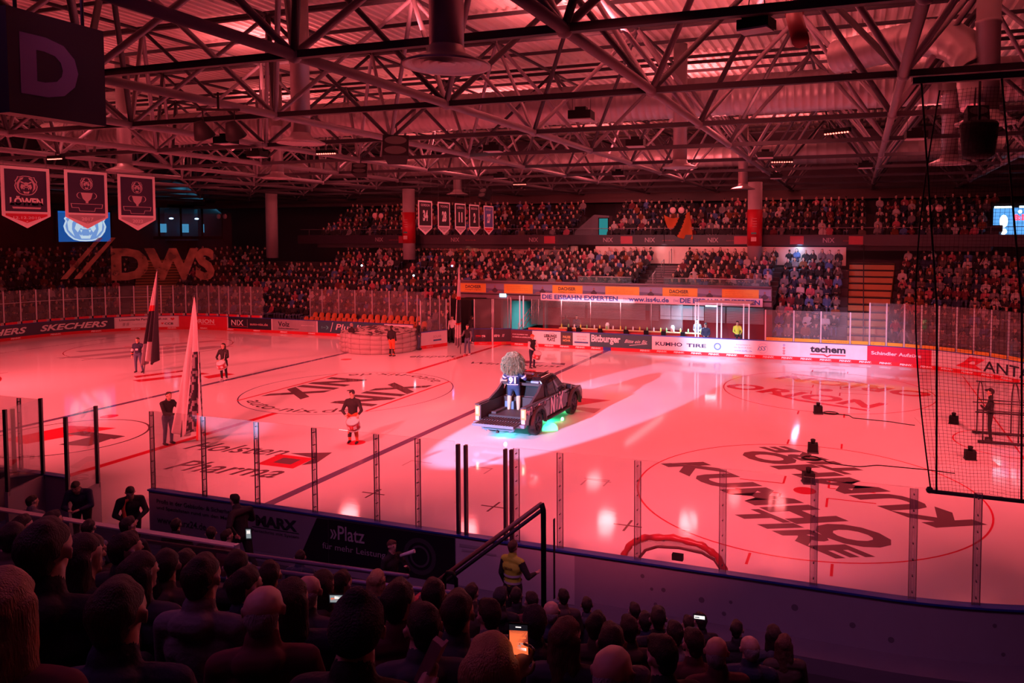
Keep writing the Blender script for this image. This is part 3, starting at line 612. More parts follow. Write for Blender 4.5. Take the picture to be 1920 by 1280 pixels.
tag(ribbed([(-26, 5.4, 12.95), (34, 5.4, 12.95)], .86).build('ventilation_duct', [DUCT]), 'long round ventilation duct running under the roof from left to right', 'duct')
tag(ribbed([(-30, 23, 12.2), (36, 23, 12.2)], .7, .6).build('ventilation_duct', [DUCT]), 'second round duct far back under the roof, parallel to the big one', 'duct')
el = [(20.5, -2.0, 12.6), (22.6, -3.4, 12.6)]+[(22.6+1.9*math.sin(t)*.85, -3.4-1.9*math.sin(t)*.9, 12.6-1.6*(1-math.cos(t))) for t in np.linspace(.2, PI/2, 7)]+[(24.3, -5.2, 10.3)]
tag(ribbed(el, .52, .25).build('ventilation_duct', [DUCT]), 'ribbed duct elbow bending down at the upper right', 'duct')
tag(MB().path([(19.55, -8, 13.6), (19.75, -9.6, 12.6), (19.95, -11.6, 11.3), (20.15, -12.6, 10.6)], .17, 12).path([(19.7, -9.4, 12.7), (19.72, -9.55, 12.6)], .2, 12).path([(19.9, -11.2, 11.6), (19.93, -11.35, 11.5)], .2, 12).build('wrapped_pipe', [mat('red_wrap', (.4, .03, .05), .4)]), 'red wrapped drain pipe hanging from the roof, upper right', 'pipe')
VD = [(14.42, -15.96, 9.8, 'near the camera, dark, top centre'), (-7.04, 3.61, 9.8, 'left of centre, brightly lit'), (13.89, 4.46, 9.8, 'right of centre, lit from the right'), (24.5, 4.08, 9.6, 'at the right behind the net'), (-5.77, 19.75, 9.8, 'far, above the jersey banners'),
      (3.8, -7.24, 9.9, 'left of the big near one'), (-11.4, -1.37, 9.9, 'above the third champion banner'), (14.32, 20.27, 9.8, 'far back right of centre'), (24.4, -5.4, 9.8, 'upper right under the ribbed elbow')]
vd0 = None
for x, y, z, lb in VD:
    t = empty('air_diffuser', (x, y, z), 0, 'vertical air duct with round diffuser, '+lb, 'air diffuser', 'round air diffusers hanging from the roof')
    if vd0 is None:
        vd0 = True
        A_ = MB().lathe([(.0, .3), (.30, .3), (.30, 2.6), (.325, 2.6), (.325, 2.7), (.30, 2.7), (.30, 5.3), (0, 5.3)], n=28).build('pipe', [DUCT], t)
        B_ = MB().lathe([(.30, .35), (.34, .22), (.70, .06), (.76, .04), (.76, .0), (.70, .01), (.60, .09), (.58, .02), (.46, .09), (.44, .02), (.32, .10), (.3, .03), (.17, .10), (.15, .04), (0, .08)], n=36).build('diffuser_disc', [DUCT], t)
    else:
        for o_ in (A_, B_): c_ = o_.copy(); COL.objects.link(c_); c_.parent = t
# hanging lamp boxes (switched off)
LMPG = mat('lamp_grille', (.5, .45, .47), .5)
lx0 = None
for x, y, z, lb in [(14.18, -8.58, 10.0, 'nearest, upper centre, in front of the big duct'), (13.87, -2.33, 10.0, 'right of centre below the big duct'), (8.48, -2.57, 10.0, 'centre, below the big duct'), (1.0, -7.6, 10.0, 'left of centre beside the two round lamps'),
                    (-1.2, -3.9, 10.0, 'left, next to the dark duct'), (17.7, 3.0, 10.0, 'right of the bright vertical duct'), (22.9, -2.2, 9.9, 'behind the net at the right'), (3.0, 9.0, 10.0, 'far centre above the banners'), (21.5, 9.0, 10.0, 'far right behind the net'), (9.5, 9.5, 10.0, 'far centre right'), (17.0, 14.0, 10.0, 'far right of centre')]:
    t = empty('ceiling_lamp', (x, y, z), 0.1, 'square ceiling floodlight, switched off, '+lb, 'ceiling lamp', 'square lamps hanging in the truss')
    if lx0 is None:
        lx0 = [MB().box((0, 0, .08), (.62, .5, .22)).box((0, 0, .24), (.3, .24, .12)).build('housing', [BLACK], t), MB().box((0, 0, -.04), (.6, .48, .02)).grid(8, 6, lambda u, v: (-.28+.56*u, -.22+.44*v, -.055), 0, False).build('grille', [LMPG], t),
               MB().tube((-.25, 0, .2), (-.25, 0, .55), .008, n=5).tube((.25, 0, .2), (.25, 0, .55), .008, n=5).build('hanger', [STEELD], t)]
    else:
        for o_ in lx0: c_ = o_.copy(); COL.objects.link(c_); c_.parent = t
t = empty('floodlight', (19.6, -14.8, 10.25), -.25, 'black floodlight projector hanging from chains, upper right', 'floodlight')
MB().box((0, 0, .1), (.55, .38, .16)).box((0, 0, .22), (.4, .3, .1)).build('housing', [BLACK], t); mb = MB()
for k in range(9): mb.box((-.22+.055*k, 0, .3), (.012, .3, .12))
mb.build('cooling_fins', [STEELD], t); MB().box((0, -.05, 0.0), (.52, .34, .03)).build('lens', [LMPG], t)
mb = MB()
for k in (-.16, .16): mb.tube((k, 0, .3), (k*.4, 0, 1.0), .01, n=5)
mb.build('chain', [STEELD], t)
# lit led wash bars
for i, (x, y, z, rz, lb) in enumerate([(0.9, -2.38, 10.15, .1, 'left of centre below the dark ducts'), (-11.55, -4.48, 10.15, .0, 'far left above the banners'), (20.56, -2.0, 10.15, -.5, 'right, tilted row of red dots'), (0.62, 16.53, 10.15, .1, 'far centre'), (17.6, -11.6, 12.9, .2, 'high up near the bright roof sheet'), (18.2, 4.5, 9.9, .2, 'right of centre'), (26, -6, 10, .3, 'far right')]):
    t = empty('led_wash_light', (x, y, z), rz, 'red led wash light bar, lit, '+lb, 'stage light', 'lit red led bars in the truss')
    MB().box((0, 0, .1), (.9, .16, .14)).build('housing', [BLACK], t); mb = MB()
    for k in range(9): mb.ball((-.4+.1*k, -.06, .02), (.035, .035, .03), 8)
    mb.build('led_lens', [emis('led_red', (1.0, .13, .10), 6)], t); MB().tube((0, 0, .17), (0, 0, .35), .02, n=6).build('clamp', [STEELD], t)
for (x, y, lb) in [(5.0, -12.3, 'left'), (5.75, -12.0, 'right')]:
    t = empty('round_lamp', (x, y, 9.55), 0, 'black round lamp hanging at upper left, %s one of the pair' % lb, 'lamp', 'pair of round lamps')
    MB().lathe([(0, .3), (.12, .3), (.2, .1), (.27, -.12), (.25, -.14), (0, -.1)], n=20, R=Matrix.Rotation(.5, 3, 'X')).build('lamp_shade', [BLACK], t); MB().tube((0, 0, .2), (0, 0, .62), .015, n=6).build('hanger', [BLACK], t)
tag(MB().box((5.37, -12.15, 10.15), (1.1, .05, .06), rz=.38).tube((5.37, -12.15, 10.15), (5.37, -12.15, 10.6), .03, n=6).build('lamp_bracket', [BLACK]), 'black bracket carrying the pair of round lamps', 'bracket')
def speaker(x, y, z, w_, h, d, rz, tilt, lb, grp='loudspeakers under the roof'):
    t = empty('loudspeaker', (x, y, z), rz, lb, 'loudspeaker', grp); R = Matrix.Rotation(tilt, 3, 'X'); t0 = .72
    V = [(-w_/2, -d/2, -h/2), (w_/2, -d/2, -h/2), (w_/2*t0, d/2, -h/2), (-w_/2*t0, d/2, -h/2), (-w_/2, -d/2, h/2), (w_/2, -d/2, h/2), (w_/2*t0, d/2, h/2), (-w_/2*t0, d/2, h/2)]
    MB().add([R @ Vector(v) for v in V], [(3, 2, 1, 0), (4, 5, 6, 7), (0, 1, 5, 4), (1, 2, 6, 5), (2, 3, 7, 6), (3, 0, 4, 7)]).build('cabinet', [SPKG], t)
    mb = MB()
    for k in (-1, 1):
        mb.add([R @ Vector((w_*.42*math.cos(a_), -d/2-.012, k*h*.24+min(w_, h)*.2*math.sin(a_))) for a_ in np.linspace(0, 2*PI, 20, False)], [tuple(range(20))])
    mb.build('driver_grille', [mat('grille_dark', (.05, .045, .05), .7)], t)
    MB().tube(R @ Vector((0, 0, h/2)), (0, 0, h/2+.5), .02, n=6).build('bracket', [STEELD], t)
speaker(6.5, -5.8, 9.75, .85, .75, .7, .5, -.35, 'big black loudspeaker cluster hanging left of centre')
speaker(23.9, -7.2, 9.7, .5, .5, .5, .2, -.2, 'small loudspeaker at the right behind the net'); speaker(-.6, 1.8, 9.9, .7, .5, .5, .4, -.3, 'loudspeaker far left of the big cluster'); speaker(0.5, 12, 9.3, .6, .6, .5, -.3, -.4, 'loudspeaker right above the row of jersey banners')
t = empty('loudspeaker', (23.75, -9.0, 8.95), 0, 'large dark tapered loudspeaker hanging behind the net at the upper right', 'loudspeaker')
MB().lathe([(0, .42), (.36, .42), (.40, .36), (.33, -.3), (.22, -.38), (0, -.38)], n=28).build('cabinet', [SPKG], t); MB().tube((0, 0, .4), (0, 0, 1.5), .03, n=8).build('hanger', [STEELD], t)
# D sign
t = empty('section_sign', (12, -21.1, 8.85), 0, 'black hanging box sign with a large grey letter D', 'sign')
MB().box((0, 0, 0), (.25, 1.16, 1.2)).build('sign_box', [mat('sign_black', (.008, .007, .014), .45)], t)
MB().text('D', lambda u, v: (.13, -.45+.68*u, -.36+.70*v), 1, 1, 0, .05).build('letter', [mat('sign_letter', (.17, .10, .16), .6)], t)
MB().tube((0, -.4, .6), (0, -.4, 1.7), .02, n=6).tube((0, .4, .6), (0, .4, 1.7), .02, n=6).build('hanger', [STEELD], t)
# ------------------------------------------------ banners
BNW = mat('banner_white', (.78, .70, .72), .8); BNK = mat('banner_navy', (.035, .02, .06), .8); BNG = mat('banner_grey', (.42, .32, .36), .8); BNR = mat('banner_red', (.55, .02, .05), .8); BNL = mat('banner_line', (.55, .40, .45), .8); BNB = mat('banner_blue', (.06, .10, .30), .8)
def banner(x, y0, y1, zt, zb, main, low, texts, label, cat='banner', art=None, grp=None, cord=10.4):
    w_ = y1-y0; h = zt-zb; t = empty('banner', (x, (y0+y1)/2, zt), 0, label, cat, grp)
    f = lambda u, v, o=0: (o, -w_/2+w_*u, -h+h*v)
    def sheet(mb, i, pad, o, m):
        pz = pad*w_/h; p = [(pad, 1-pz), (1-pad, 1-pz), (1-pad, .2+pz*.3), (.5, pz*1.3), (pad, .2+pz*.3)]
        mb.prism(p, lambda u, v: f(u, v, o), lambda u, v: f(u, v, o-.012), m)
    mb = MB(); sheet(mb, 0, 0, 0, 0); mats = [BNW, main, low, BNL, BNW]
    q = .07; qz = q*w_/h
    mb.prism([(q, 1-qz), (1-q, 1-qz), (1-q, .27), (q, .27)], lambda u, v: f(u, v, .004), lambda u, v: f(u, v, 0), 1)
    mb.prism([(q, .235), (1-q, .235), (1-q, .2), (.5, qz*1.6), (q, .2)], lambda u, v: f(u, v, .004), lambda u, v: f(u, v, 0), 2)
    cl_ = mb.build('cloth', mats, t)
    mb = MB()
    for s_, u0, u1, v0, v1, m_, b2, sh in texts: mb.text(s_, lambda u, v: f(u0+(u1-u0)*u, v0+(v1-v0)*v, .008), 1, 1, m_, b2, sh)
    if art: art(mb, f)
    merge(cl_, mb.build('print', [BNW, BNL, BNK, BNG], t))
    mb = MB()
    for k in (.06, .94): mb.tube(f(k, 1), (0, (-.5+k)*w_, cord-zt), .008, n=4)
    mb.tube(f(-.02, 1, -.01), f(1.02, 1, -.01), .018, n=6); mb.build('hanging_rod', [STEELD], t)
    return t
def lion(mb, f, cu, cv, rw, rh, ox=.008, ms=(1, 2, 0)):   # roaring head emblem: mane disc, face, eyes, muzzle, teeth
    P_ = lambda L, m_, o: mb.add([f(cu+p[0]*rw, cv+p[1]*rh, o) for p in L], [tuple(range(len(L)))], m_)
    mane = [(0, 1.0), (.3, .98), (.55, .86), (.72, .92), (.80, .66), (.97, .40), (.90, .25), (1.0, -.1), (.93, -.45), (.78, -.74), (.56, -.98), (.3, -1.08)]
    mane = mane+[(0, -1.1)]+[(-x, y) for x, y in mane[:0:-1]]
    P_(mane, ms[0], ox); P_([(x*.91, y*.92) for x, y in mane], ms[1], ox+.001)
    for sg in (-1, 1):
        P_([(sg*x, y) for x, y in [(.82, .15), (.78, -.35), (.5, -.78), (.62, -.3), (.6, .1), (.45, .5), (.62, .55)]], ms[0], ox+.002)
        P_([(sg*x, y) for x, y in [(.62, .62), (.4, .78), (.2, .85), (.3, .6), (.5, .5)]], ms[0], ox+.002)
        P_([(sg*x, y) for x, y in [(.5, .3), (.16, .08), (.12, .22), (.42, .42)]], ms[0], ox+.002)
        P_([(sg*x, y) for x, y in [(.42, .1), (.5, -.25), (.36, -.5), (.22, -.2), (.14, .02)]], ms[0], ox+.002)
        P_([(sg*x, y) for x, y in [(.26, -.32), (.2, -.52), (.14, -.33)]], ms[2], ox+.003)
        P_([(sg*x, y) for x, y in [(.22, -.84), (.18, -.62), (.11, -.84)]], ms[2], ox+.003)
        P_([(sg*x, y) for x, y in [(.3, .14), (.2, .09), (.2, .15), (.28, .2)]], ms[1], ox+.003)
    P_([(-.13, .3), (.13, .3), (.16, -.05), (.26, -.18), (.14, -.28), (-.14, -.28), (-.26, -.18), (-.16, -.05)], ms[0], ox+.003)
    P_([(-.13, -.1), (.13, -.1), (.08, -.2), (-.08, -.2)], ms[1], ox+.004)
    P_([(-.3, -.62), (-.2, -.92), (.2, -.92), (.3, -.62), (.2, -.72), (-.2, -.72)], ms[0], ox+.002)
def cup(mb, f):
    P_ = lambda L, m_, o=.008: mb.add([f(u, v, o) for u, v in L], [tuple(range(len(L)))], m_)
    P_([(.36, .62), (.64, .62), (.60, .52), (.53, .47), (.53, .44), (.47, .44), (.47, .47), (.40, .52)], 1)
    for sg in (-1, 1):
        pts_ = [(.5+sg*(.15+.09*math.sin(t)), .57+.055*math.cos(t)) for t in np.linspace(0, PI, 8)]
        for k in range(7): P_([pts_[k], pts_[k+1], (pts_[k+1][0]-sg*.02, pts_[k+1][1]), (pts_[k][0]-sg*.02, pts_[k][1])], 1)
    P_([(.12, .43), (.88, .43), (.86, .355), (.70, .355), (.68, .30), (.32, .30), (.30, .355), (.14, .355)], 1); P_([(.14, .422), (.86, .422), (.845, .363), (.69, .363), (.67, .308), (.33, .308), (.31, .363), (.155, .363)], 2, .0085)
X3 = -13.2
def art1(mb, f): lion(mb, f, .5, .70, .24, .15); mb.add([f(u, v, .008) for u, v in [(.18, .42), (.14, .36), (.86, .36), (.82, .42)]], [(0, 1, 2, 3)], 2); mb.add([f(u, v, .0085) for u, v in [(.2, .345), (.8, .345), (.78, .315), (.22, .315)]], [(0, 1, 2, 3)], 1)
def art2(mb, f): lion(mb, f, .5, .78, .15, .10); cup(mb, f)
banner(X3, -5.68, -3.64, 9.88, 7.2, BNK, BNR, [('LÖWEN', .16, .84, .37, .52, 0, .04, 0), ('FRANKFURT', .28, .72, .32, .34, 2, .02, 0), ('12.12.2010', .22, .78, .15, .19, 0, .01, 0), ('*', .48, .52, .1, .12, 0, .02, 0)], 'pennant banner with a roaring lion head, navy with a red tip, leftmost', art=art1, grp='three large champion banners')
banner(X3, -2.97, -.9, 9.93, 7.2, BNK, BNG, [('CHAMPION', .17, .83, .365, .415, 0, .03, .3), ('20    17', .34, .66, .315, .35, 0, .03, .2), ('2017', .36, .64, .14, .195, 0, .01, 0), ('*', .48, .52, .09, .11, 0, .02, 0)], 'pennant banner with a trophy and the year 2017, middle of the three', art=art2, grp='three large champion banners')
banner(X3, -.35, 1.72, 9.93, 7.14, BNK, BNG, [('CHAMPION', .17, .83, .365, .415, 0, .03, .3), ('20    22', .34, .66, .315, .35, 0, .03, .2), ('2022', .36, .64, .14, .195, 0, .01, 0), ('*', .48, .52, .09, .11, 0, .02, 0)], 'pennant banner with a trophy and the year 2022, rightmost of the three', art=art2, grp='three large champion banners')
J = [(7.84, 9.24, 'GORDON', '34', 0), (9.86, 11.2, 'YOUNG', '28', 0), (11.78, 13.05, 'LEBEAU', '11', 0), (13.5, 14.8, 'BRESAGK', '2', 0), (15.42, 16.73, 'ERNST', '27', 1)]
for y0, y1, nm, no, bl in J:
    w2 = .18 if len(no) == 2 else .1
    banner(-1.4, y0, y1, 8.82, 6.93, BNB if bl else mat('banner_black', (.015, .008, .014), .8), BNR if bl else BNG, [(nm, .18, .82, .83, .90, 1, .02, 0), (no, .5-w2, .5+w2, .40, .72, 0, .05, 0), ('2007-2010', .3, .7, .13, .17, 0, .0, 0)], ('blue' if bl else 'black')+' retired jersey banner with the number '+no, grp='row of retired jersey banners')
# ------------------------------------------------ video screen and scoreboard
t = empty('video_screen', (-40, 17.8, 7.6), 0, 'blue video screen showing a pale blue lion head, behind the banners at left', 'screen')
SB_ = emis('screen_blue', (.01, .10, .42), 1.0); SW_ = emis('screen_white', (.62, .85, 1.0), 1.05); SM_ = emis('screen_mid', (.22, .45, .95), .9)
MB().box((-.15, 0, -.05), (.28, 4.8, 3.0)).build('casing', [BLACK], t); MB().box((.02, 0, .05), (.04, 4.45, 2.5)).build('display', [SB_], t)
mb = MB(); fs = lambda u, v, o=0: (.04+o*3, -2.1+4.2*u, -1.2+2.5*v); lion(mb, fs, .5, .56, .44, .50, .002, (0, 1, 0))
mb.build('displayed_emblem', [SW_, SM_], t)
t = empty('scoreboard', (31.0, 26.0, 7.75), -.25, 'glowing pale blue scoreboard at the right edge with red digits 8:12', 'scoreboard')
MB().box((0, .1, 0), (3.4, .3, 2.4)).build('casing', [BLACK], t); MB().box((0, -.07, -.05), (3.2, .04, 1.9)).build('display', [emis('score_blue', (.12, .42, 1.0), 1.1)], t)
mb = MB(); mb.text('8:12', lambda u, v: (-.45+.9*u, -.1, .1+.38*v), 1, 1, 0, .06); mb.build('digits', [emis('score_red', (1, .03, .06), 6)], t)
mb = MB(); mb.box((-1.0, -.1, .95), (1.1, .05, .12)); mb.box((.4, -.1, .95), (1.1, .05, .12)); mb.ball((-1.0, -.12, .05), (.24, .04, .42), 12); mb.ball((-1.0, -.12, -.6), (.2, .04, .2), 12); mb.ball((-.1, -.12, .65), (.12, .04, .12), 10); mb.build('lit_figures', [emis('score_white', (.7, .9, 1), 4)], t)
# ------------------------------------------------ stands
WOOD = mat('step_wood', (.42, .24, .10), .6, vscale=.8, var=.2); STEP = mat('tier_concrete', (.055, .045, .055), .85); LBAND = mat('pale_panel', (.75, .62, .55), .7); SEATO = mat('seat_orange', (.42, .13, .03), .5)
def tier(name, s0, s1, off0, z0, n, dr, dz, lb, m=STEP, P=bp, cat='stand'):
    prof = [(off0, z0-.5 if z0 < 2 else z0-.4)]
    wd = cat == 'stairs'; ml = [0]
    for i in range(n):
        if wd: prof += [(off0+i*dr, z0+i*dz-.26*dz), (off0+i*dr, z0+i*dz), (off0+(i+1)*dr, z0+i*dz)]; ml += [1, 0, 0]  # dark riser top paints in the gap and shade under each tread edge
        else: prof += [(off0+i*dr, z0+i*dz), (off0+(i+1)*dr, z0+i*dz)]; ml += [0, 0]
    prof += [(off0+n*dr, z0-.5 if z0 < 2 else z0+n*dz-.5)]
    mb = MB(); ml += [0]*(len(prof)-len(ml)); sweep(mb, s0, s1, prof, P, step=1.2, mats=ml); o = mb.build(name, [m, mat('step_gap_shade', (.02, .015, .02), .9)]); tag(o, lb, cat); return o
DR = .8
T_A = (-27.9, -4.7, 2.3, .45, 11, .8, .42); T_E = (-49, -29.6, 2.3, .45, 11, .8, .42); T_B1 = (-4.4, 7.8, 3.0, 2.95, 8, .8, .25); T_B2 = (9.9, 16.5, 3.0, 2.95, 8, .8, .25)
T_C = (16.6, 20.7, 1.8, .5, 9, .8, .52); T_D = (22.5, 46, 2.3, .45, 11, .8, .42)
tier('seating_tier', *T_A, 'stepped far left stand behind the glass'); tier('seating_tier', *T_E, 'stepped stand round the far left corner'); tier('seating_tier', *T_B1, 'raised stand above the passage and bench, left block')
tier('seating_tier', *T_B2, 'raised stand above the bench, right block'); tier('seating_tier', *T_C, 'steep stand block right of the bench'); tier('seating_tier', *T_D, 'stepped stand round the far right corner')
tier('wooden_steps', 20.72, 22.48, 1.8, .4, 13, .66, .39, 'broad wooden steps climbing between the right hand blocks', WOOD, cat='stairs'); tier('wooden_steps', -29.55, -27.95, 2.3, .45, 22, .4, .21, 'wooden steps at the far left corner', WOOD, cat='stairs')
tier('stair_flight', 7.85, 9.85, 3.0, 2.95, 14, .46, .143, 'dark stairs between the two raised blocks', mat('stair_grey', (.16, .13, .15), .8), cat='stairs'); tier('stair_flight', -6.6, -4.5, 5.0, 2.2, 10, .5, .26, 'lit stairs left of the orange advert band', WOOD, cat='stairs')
# handrails on the stairs
for k in range(3):
    x = 8.85; y = HY+4+k*2.2; z = 3.1+(y-HY-3)*.31
    tag(MB().path([(x, y, z), (x, y, z+1), (x, y+.7, z+1.2), (x, y+.7, z+.2)], .025, 6).build('handrail', [ALU]), 'metal hoop handrail on the dark stairs, %s of three' % ['lowest', 'middle', 'highest'][k], 'handrail')
mb = MB(); z = lambda y: .5+(y-HY-1.8)*.59
mb.path([(21.6, HY+2, z(HY+2)+.95), (21.6, HY+10, z(HY+10)+.95)], .03, 6)
for k in range(6): y = HY+2+k*1.6; mb.tube((21.6, y, z(y)), (21.6, y, z(y)+.95), .025, n=6)
tag(mb.build('handrail', [STEELD]), 'dark centre handrail on the broad wooden steps', 'handrail')
# balcony slab and front with adverts
mb = MB(); mb.box((6.0, 19.0, 2.78), (20.9, 2.6, .25)); mb.box((6.0, HY+2.86, 3.38), (20.9, .12, .78)); mb.tube((-4.4, HY+2.72, 3.82), (16.45, HY+2.72, 3.82), .07, n=8)
bal = mb.build('balcony_front', [mat('balcony', (.18, .14, .18), .6)]); tag(bal, 'long balcony front above the passage and bench carrying orange adverts', 'balcony')
YO = (.70, .40, .05); PH = (.10, .12, .22)
sec = [(-4.4, -2.45, 'D'), (-2.45, -1.1, 'p'), (-1.1, 1.0, 't'), (1.0, 2.4, 'p'), (2.4, 4.5, 'D'), (4.5, 6.05, 'p'), (6.05, 8.3, 't'), (8.3, 9.8, 'p'), (9.8, 12.0, 'D'), (12.0, 13.5, 'p'), (13.5, 15.7, 't'), (15.7, 16.4, 'p')]
for x0, x1, k in sec:
    mb = MB(); y = HY+2.79; F_ = fr((x0, y, 3.06), (1, 0, 0), (0, 0, 1)); mats = [dark(YO if k != 'p' else PH), INKD, dark((.2, .24, .38)), dark((.03, .03, .05)), dark((.25, .12, .12)), dark((.35, .15, .03))]
    mb.box(((x0+x1)/2, y+.01, 3.36), (x1-x0, .02, .6), 0); F2 = fr((x0, y-.004, 3.06), (1, 0, 0), (0, 0, 1)); F3 = fr((x0, y-.008, 3.06), (1, 0, 0), (0, 0, 1)); w_ = x1-x0
    if k == 'D': mb.text('DACHSER', F2, 1.2, .22, 1, .03, x0=w_*.2, y0=.27); mb.text('Intelligent Logistics', F2, 1.2, .09, 1, .01, x0=w_*.2, y0=.12)
    elif k == 't':
        for q, t_ in enumerate(['Intelligente Logistik', 'Wir bewegen die Welt mit System', 'und Verantwortung im Team']): mb.text(t_, F2, w_*(.5 if q == 0 else .75), .05, 5, .0, x0=.2, y0=.42-.12*q)
    else:
        mb.quad(F2(0, .6), F2(0, .3), F2(w_, .22), F2(w_, .6), 2); mb.add([F2(w_*u, v) for u, v in [(.1, .02), (.9, .02), (.85, .1), (.5, .16), (.2, .12)]], [(0, 1, 2, 3, 4)], 4)
        mb.add([F3(w_*.5+.22*math.cos(t_)*(1 if math.sin(t_) < .3 else .6), .18+.16*math.sin(t_)) for t_ in np.linspace(0, 2*PI, 14, False)], [tuple(range(14))], 3); mb.add([F3(w_*.5+.06*math.cos(t_), .42+.08*math.sin(t_)) for t_ in np.linspace(0, 2*PI, 12, False)], [tuple(range(12))], 4)
    o = mb.build('advert_panel', mats, bal); o['label'] = {'D': 'orange advert with black letters', 't': 'orange advert with small text', 'p': 'blue grey photo advert of a person outdoors'}[k]
# glass balustrade on the balcony
for x0, x1, lb in [(4.2, 7.8, 'glass balustrade at the front of the left raised block'), (9.9, 16.3, 'glass balustrade at the front of the right raised block')]:
    mb = MB(); mb.box(((x0+x1)/2, HY+2.7, 4.05), (x1-x0, .02, .42)); o = mb.build('balustrade', [glass_mat('glass_bal', (.8, .9, .9), .08, .6, (.4, .7, .7))]); tag(o, lb, 'balustrade')
    MB().tube((x0, HY+2.7, 4.27), (x1, HY+2.7, 4.27), .02, n=6).build('rail', [ALU], o)
# bench area: shutters, red dado, sign, bench with bottles
SHUT = mat('shutter', (.30, .24, .27), .4, .5); DADO = mat('dado_red', (.20, .015, .03), .6); mb = MB()
mb.box((8.6, 19.6, 1.0), (15.4, .15, 2.0), 1)
mb.box((8.6, 19.62, 2.1), (15.4, .1, 1.0), 2)
bw = mb.build('wall_bench', [SHUT, DADO, mat('bench_wall', (.12, .09, .11), .7)]); tag(bw, kind='structure')
for x0, x1, lb in [(2.2, 4.0, 'roller shutter behind the bench, left'), (4.2, 8.2, 'wide roller shutter behind the bench'), (8.5, 9.1, 'narrow shutter beside the white panels'), (12.1, 13.4, 'shutter behind the right end of the bench'), (13.5, 15.8, 'shutter behind the seated person in yellow')]:
    mb = MB()
    for k in range(16): mb.box(((x0+x1)/2, 19.42, 1.42+k*.085), (x1-x0, .05, .06))
    tag(mb.build('roller_shutter', [SHUT]), lb, 'shutter', 'roller shutters behind the bench')
mb = MB()
for k in range(4): mb.box((9.55+k*.72, 19.42, 2.15), (.68, .04, .85)); mb.box((9.55+k*.72, 19.42, 1.6), (.68, .04, .2))
tag(mb.build('white_panels', [mat('white_pan', (.62, .66, .72), .6)]), 'white gridded panels behind the bench', 'panel')
t = empty('hanging_sign', (8.8, 17.45, 2.9), 0, 'long white sign with blue capitals hanging above the bench', 'sign')
MB().box((0, 0, 0), (14.3, .05, .50)).build('sign_board', [mat('sign_white', (.66, .62, .70), .5)], t); mb = MB(); G_ = lambda x: fr((x, -.03, -.14), (1, 0, 0), (0, 0, 1))
mb.text('DIE EISBAHN EXPERTEN', G_(-7.05), 5.2, .30, 0, .035); mb.text('www.iss4u.de', G_(-1.15), 2.6, .30, 0, .03); mb.text('DIE EISBAHN EXPERTEN', G_(2.15), 4.85, .30, 0, .035)
for x in (-1.5, 1.75): mb.text('(iss)', G_(x), .35, .24, 0, .0)
mb.build('lettering', [mat('sign_blue', (.02, .09, .38), .5)], t)
t = empty('team_bench', (8.0, 16.9, 0), 0, 'long wooden player bench with a shelf of bottles', 'bench')
MB().box((0, 0, .98), (9.6, .28, .06)).build('shelf_top', [mat('bench_wood', (.60, .42, .20), .5)], t); MB().box((0, .1, .7), (9.6, .05, .48)).box((0, .25, .3), (9.6, .05, .6)).build('panel', [mat('bench_red', (.45, .03, .03), .5)], t)
BOT = [mat('bottle_yellow', (.65, .7, .1), .4), mat('bottle_green', (.2, .6, .2), .4), mat('bottle_white', (.7, .72, .75), .4)]
bt = None
for k in range(22):
    x = 3.4+k*.43+random.uniform(-.05, .05)
    if bt is None:
        bt = MB().lathe([(0, 0), (.042, 0), (.045, .02), (.045, .17), (.03, .2), (.018, .21), (.018, .25), (0, .25)], n=12).build('drink_bottle', [BOT[0]]); o = bt
    else: o = bt.copy(); COL.objects.link(o); o.material_slots[0].link = 'OBJECT'; o.material_slots[0].material = BOT[k % 3]
    o.location = (x, 16.85, 1.01); tag(o, 'small bottle standing on the shelf of the player bench', 'bottle', 'bottles on the player bench')
for x, lb in ((6.4, 'white jug among the bottles, left'), (10.6, 'white jug among the bottles, right')):
    o = MB().lathe([(0, 0), (.12, 0), (.13, .3), (.08, .36), (.08, .4), (0, .4)], n=14).build('jug', [BOT[2]]); o.location = (x, 17.0, 1.01); tag(o, lb, 'jug')
for i, x in enumerate([3.95, 4.55, 6.0, 7.7, 9.0, 10.1, 11.3]): # black blocks stand in for the dark gaps between seats
    tag(MB().box((x, 16.72, .86), (.28, .1, .4)).build('seat_gap', [BLACK]), 'black block standing in for a dark gap between seats of the player bench', 'seat_gap', 'black gap blocks on the player bench')
tag(MB().box((2.7, 16.0, .78), (2.6, .06, .5)).build('side_board', [mat('side_red', (.55, .09, .05), .5)]), 'orange red side board at the left end of the bench', 'panel')
# bench glass and posts
for i, (x0, x1) in enumerate([(1.1, 1.6), (1.6, 3.2), (3.2, 5.2), (5.2, 7.2), (7.2, 9.2), (9.2, 11.2)]):
    t = empty('glass_panel', (x0, 17.2, 1.05), 0, 'glass panel behind the player bench', 'glass panel', 'glass behind the player bench'); MB().tube((0, 0, 0), (0, 0, 1.7), .025, n=6).build('post', [ALU], t); MB().box(((x1-x0)/2, 0, .85), (x1-x0-.05, .012, 1.6)).build('pane', [GLF], t)
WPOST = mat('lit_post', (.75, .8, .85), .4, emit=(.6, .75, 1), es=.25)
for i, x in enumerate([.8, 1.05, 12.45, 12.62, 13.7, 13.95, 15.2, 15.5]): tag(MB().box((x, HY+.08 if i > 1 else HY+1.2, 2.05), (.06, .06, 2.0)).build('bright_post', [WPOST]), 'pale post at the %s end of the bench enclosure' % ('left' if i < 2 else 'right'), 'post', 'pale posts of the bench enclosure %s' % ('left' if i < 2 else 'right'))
tag(MB().box((14.0, 15.9, 3.0), (3.1, 1.9, .08)).build('cubicle_roof', [mat('cub_roof', (.6, .7, .8), .5)]), 'white flat roof of the lit cubicle right of the bench', 'roof')
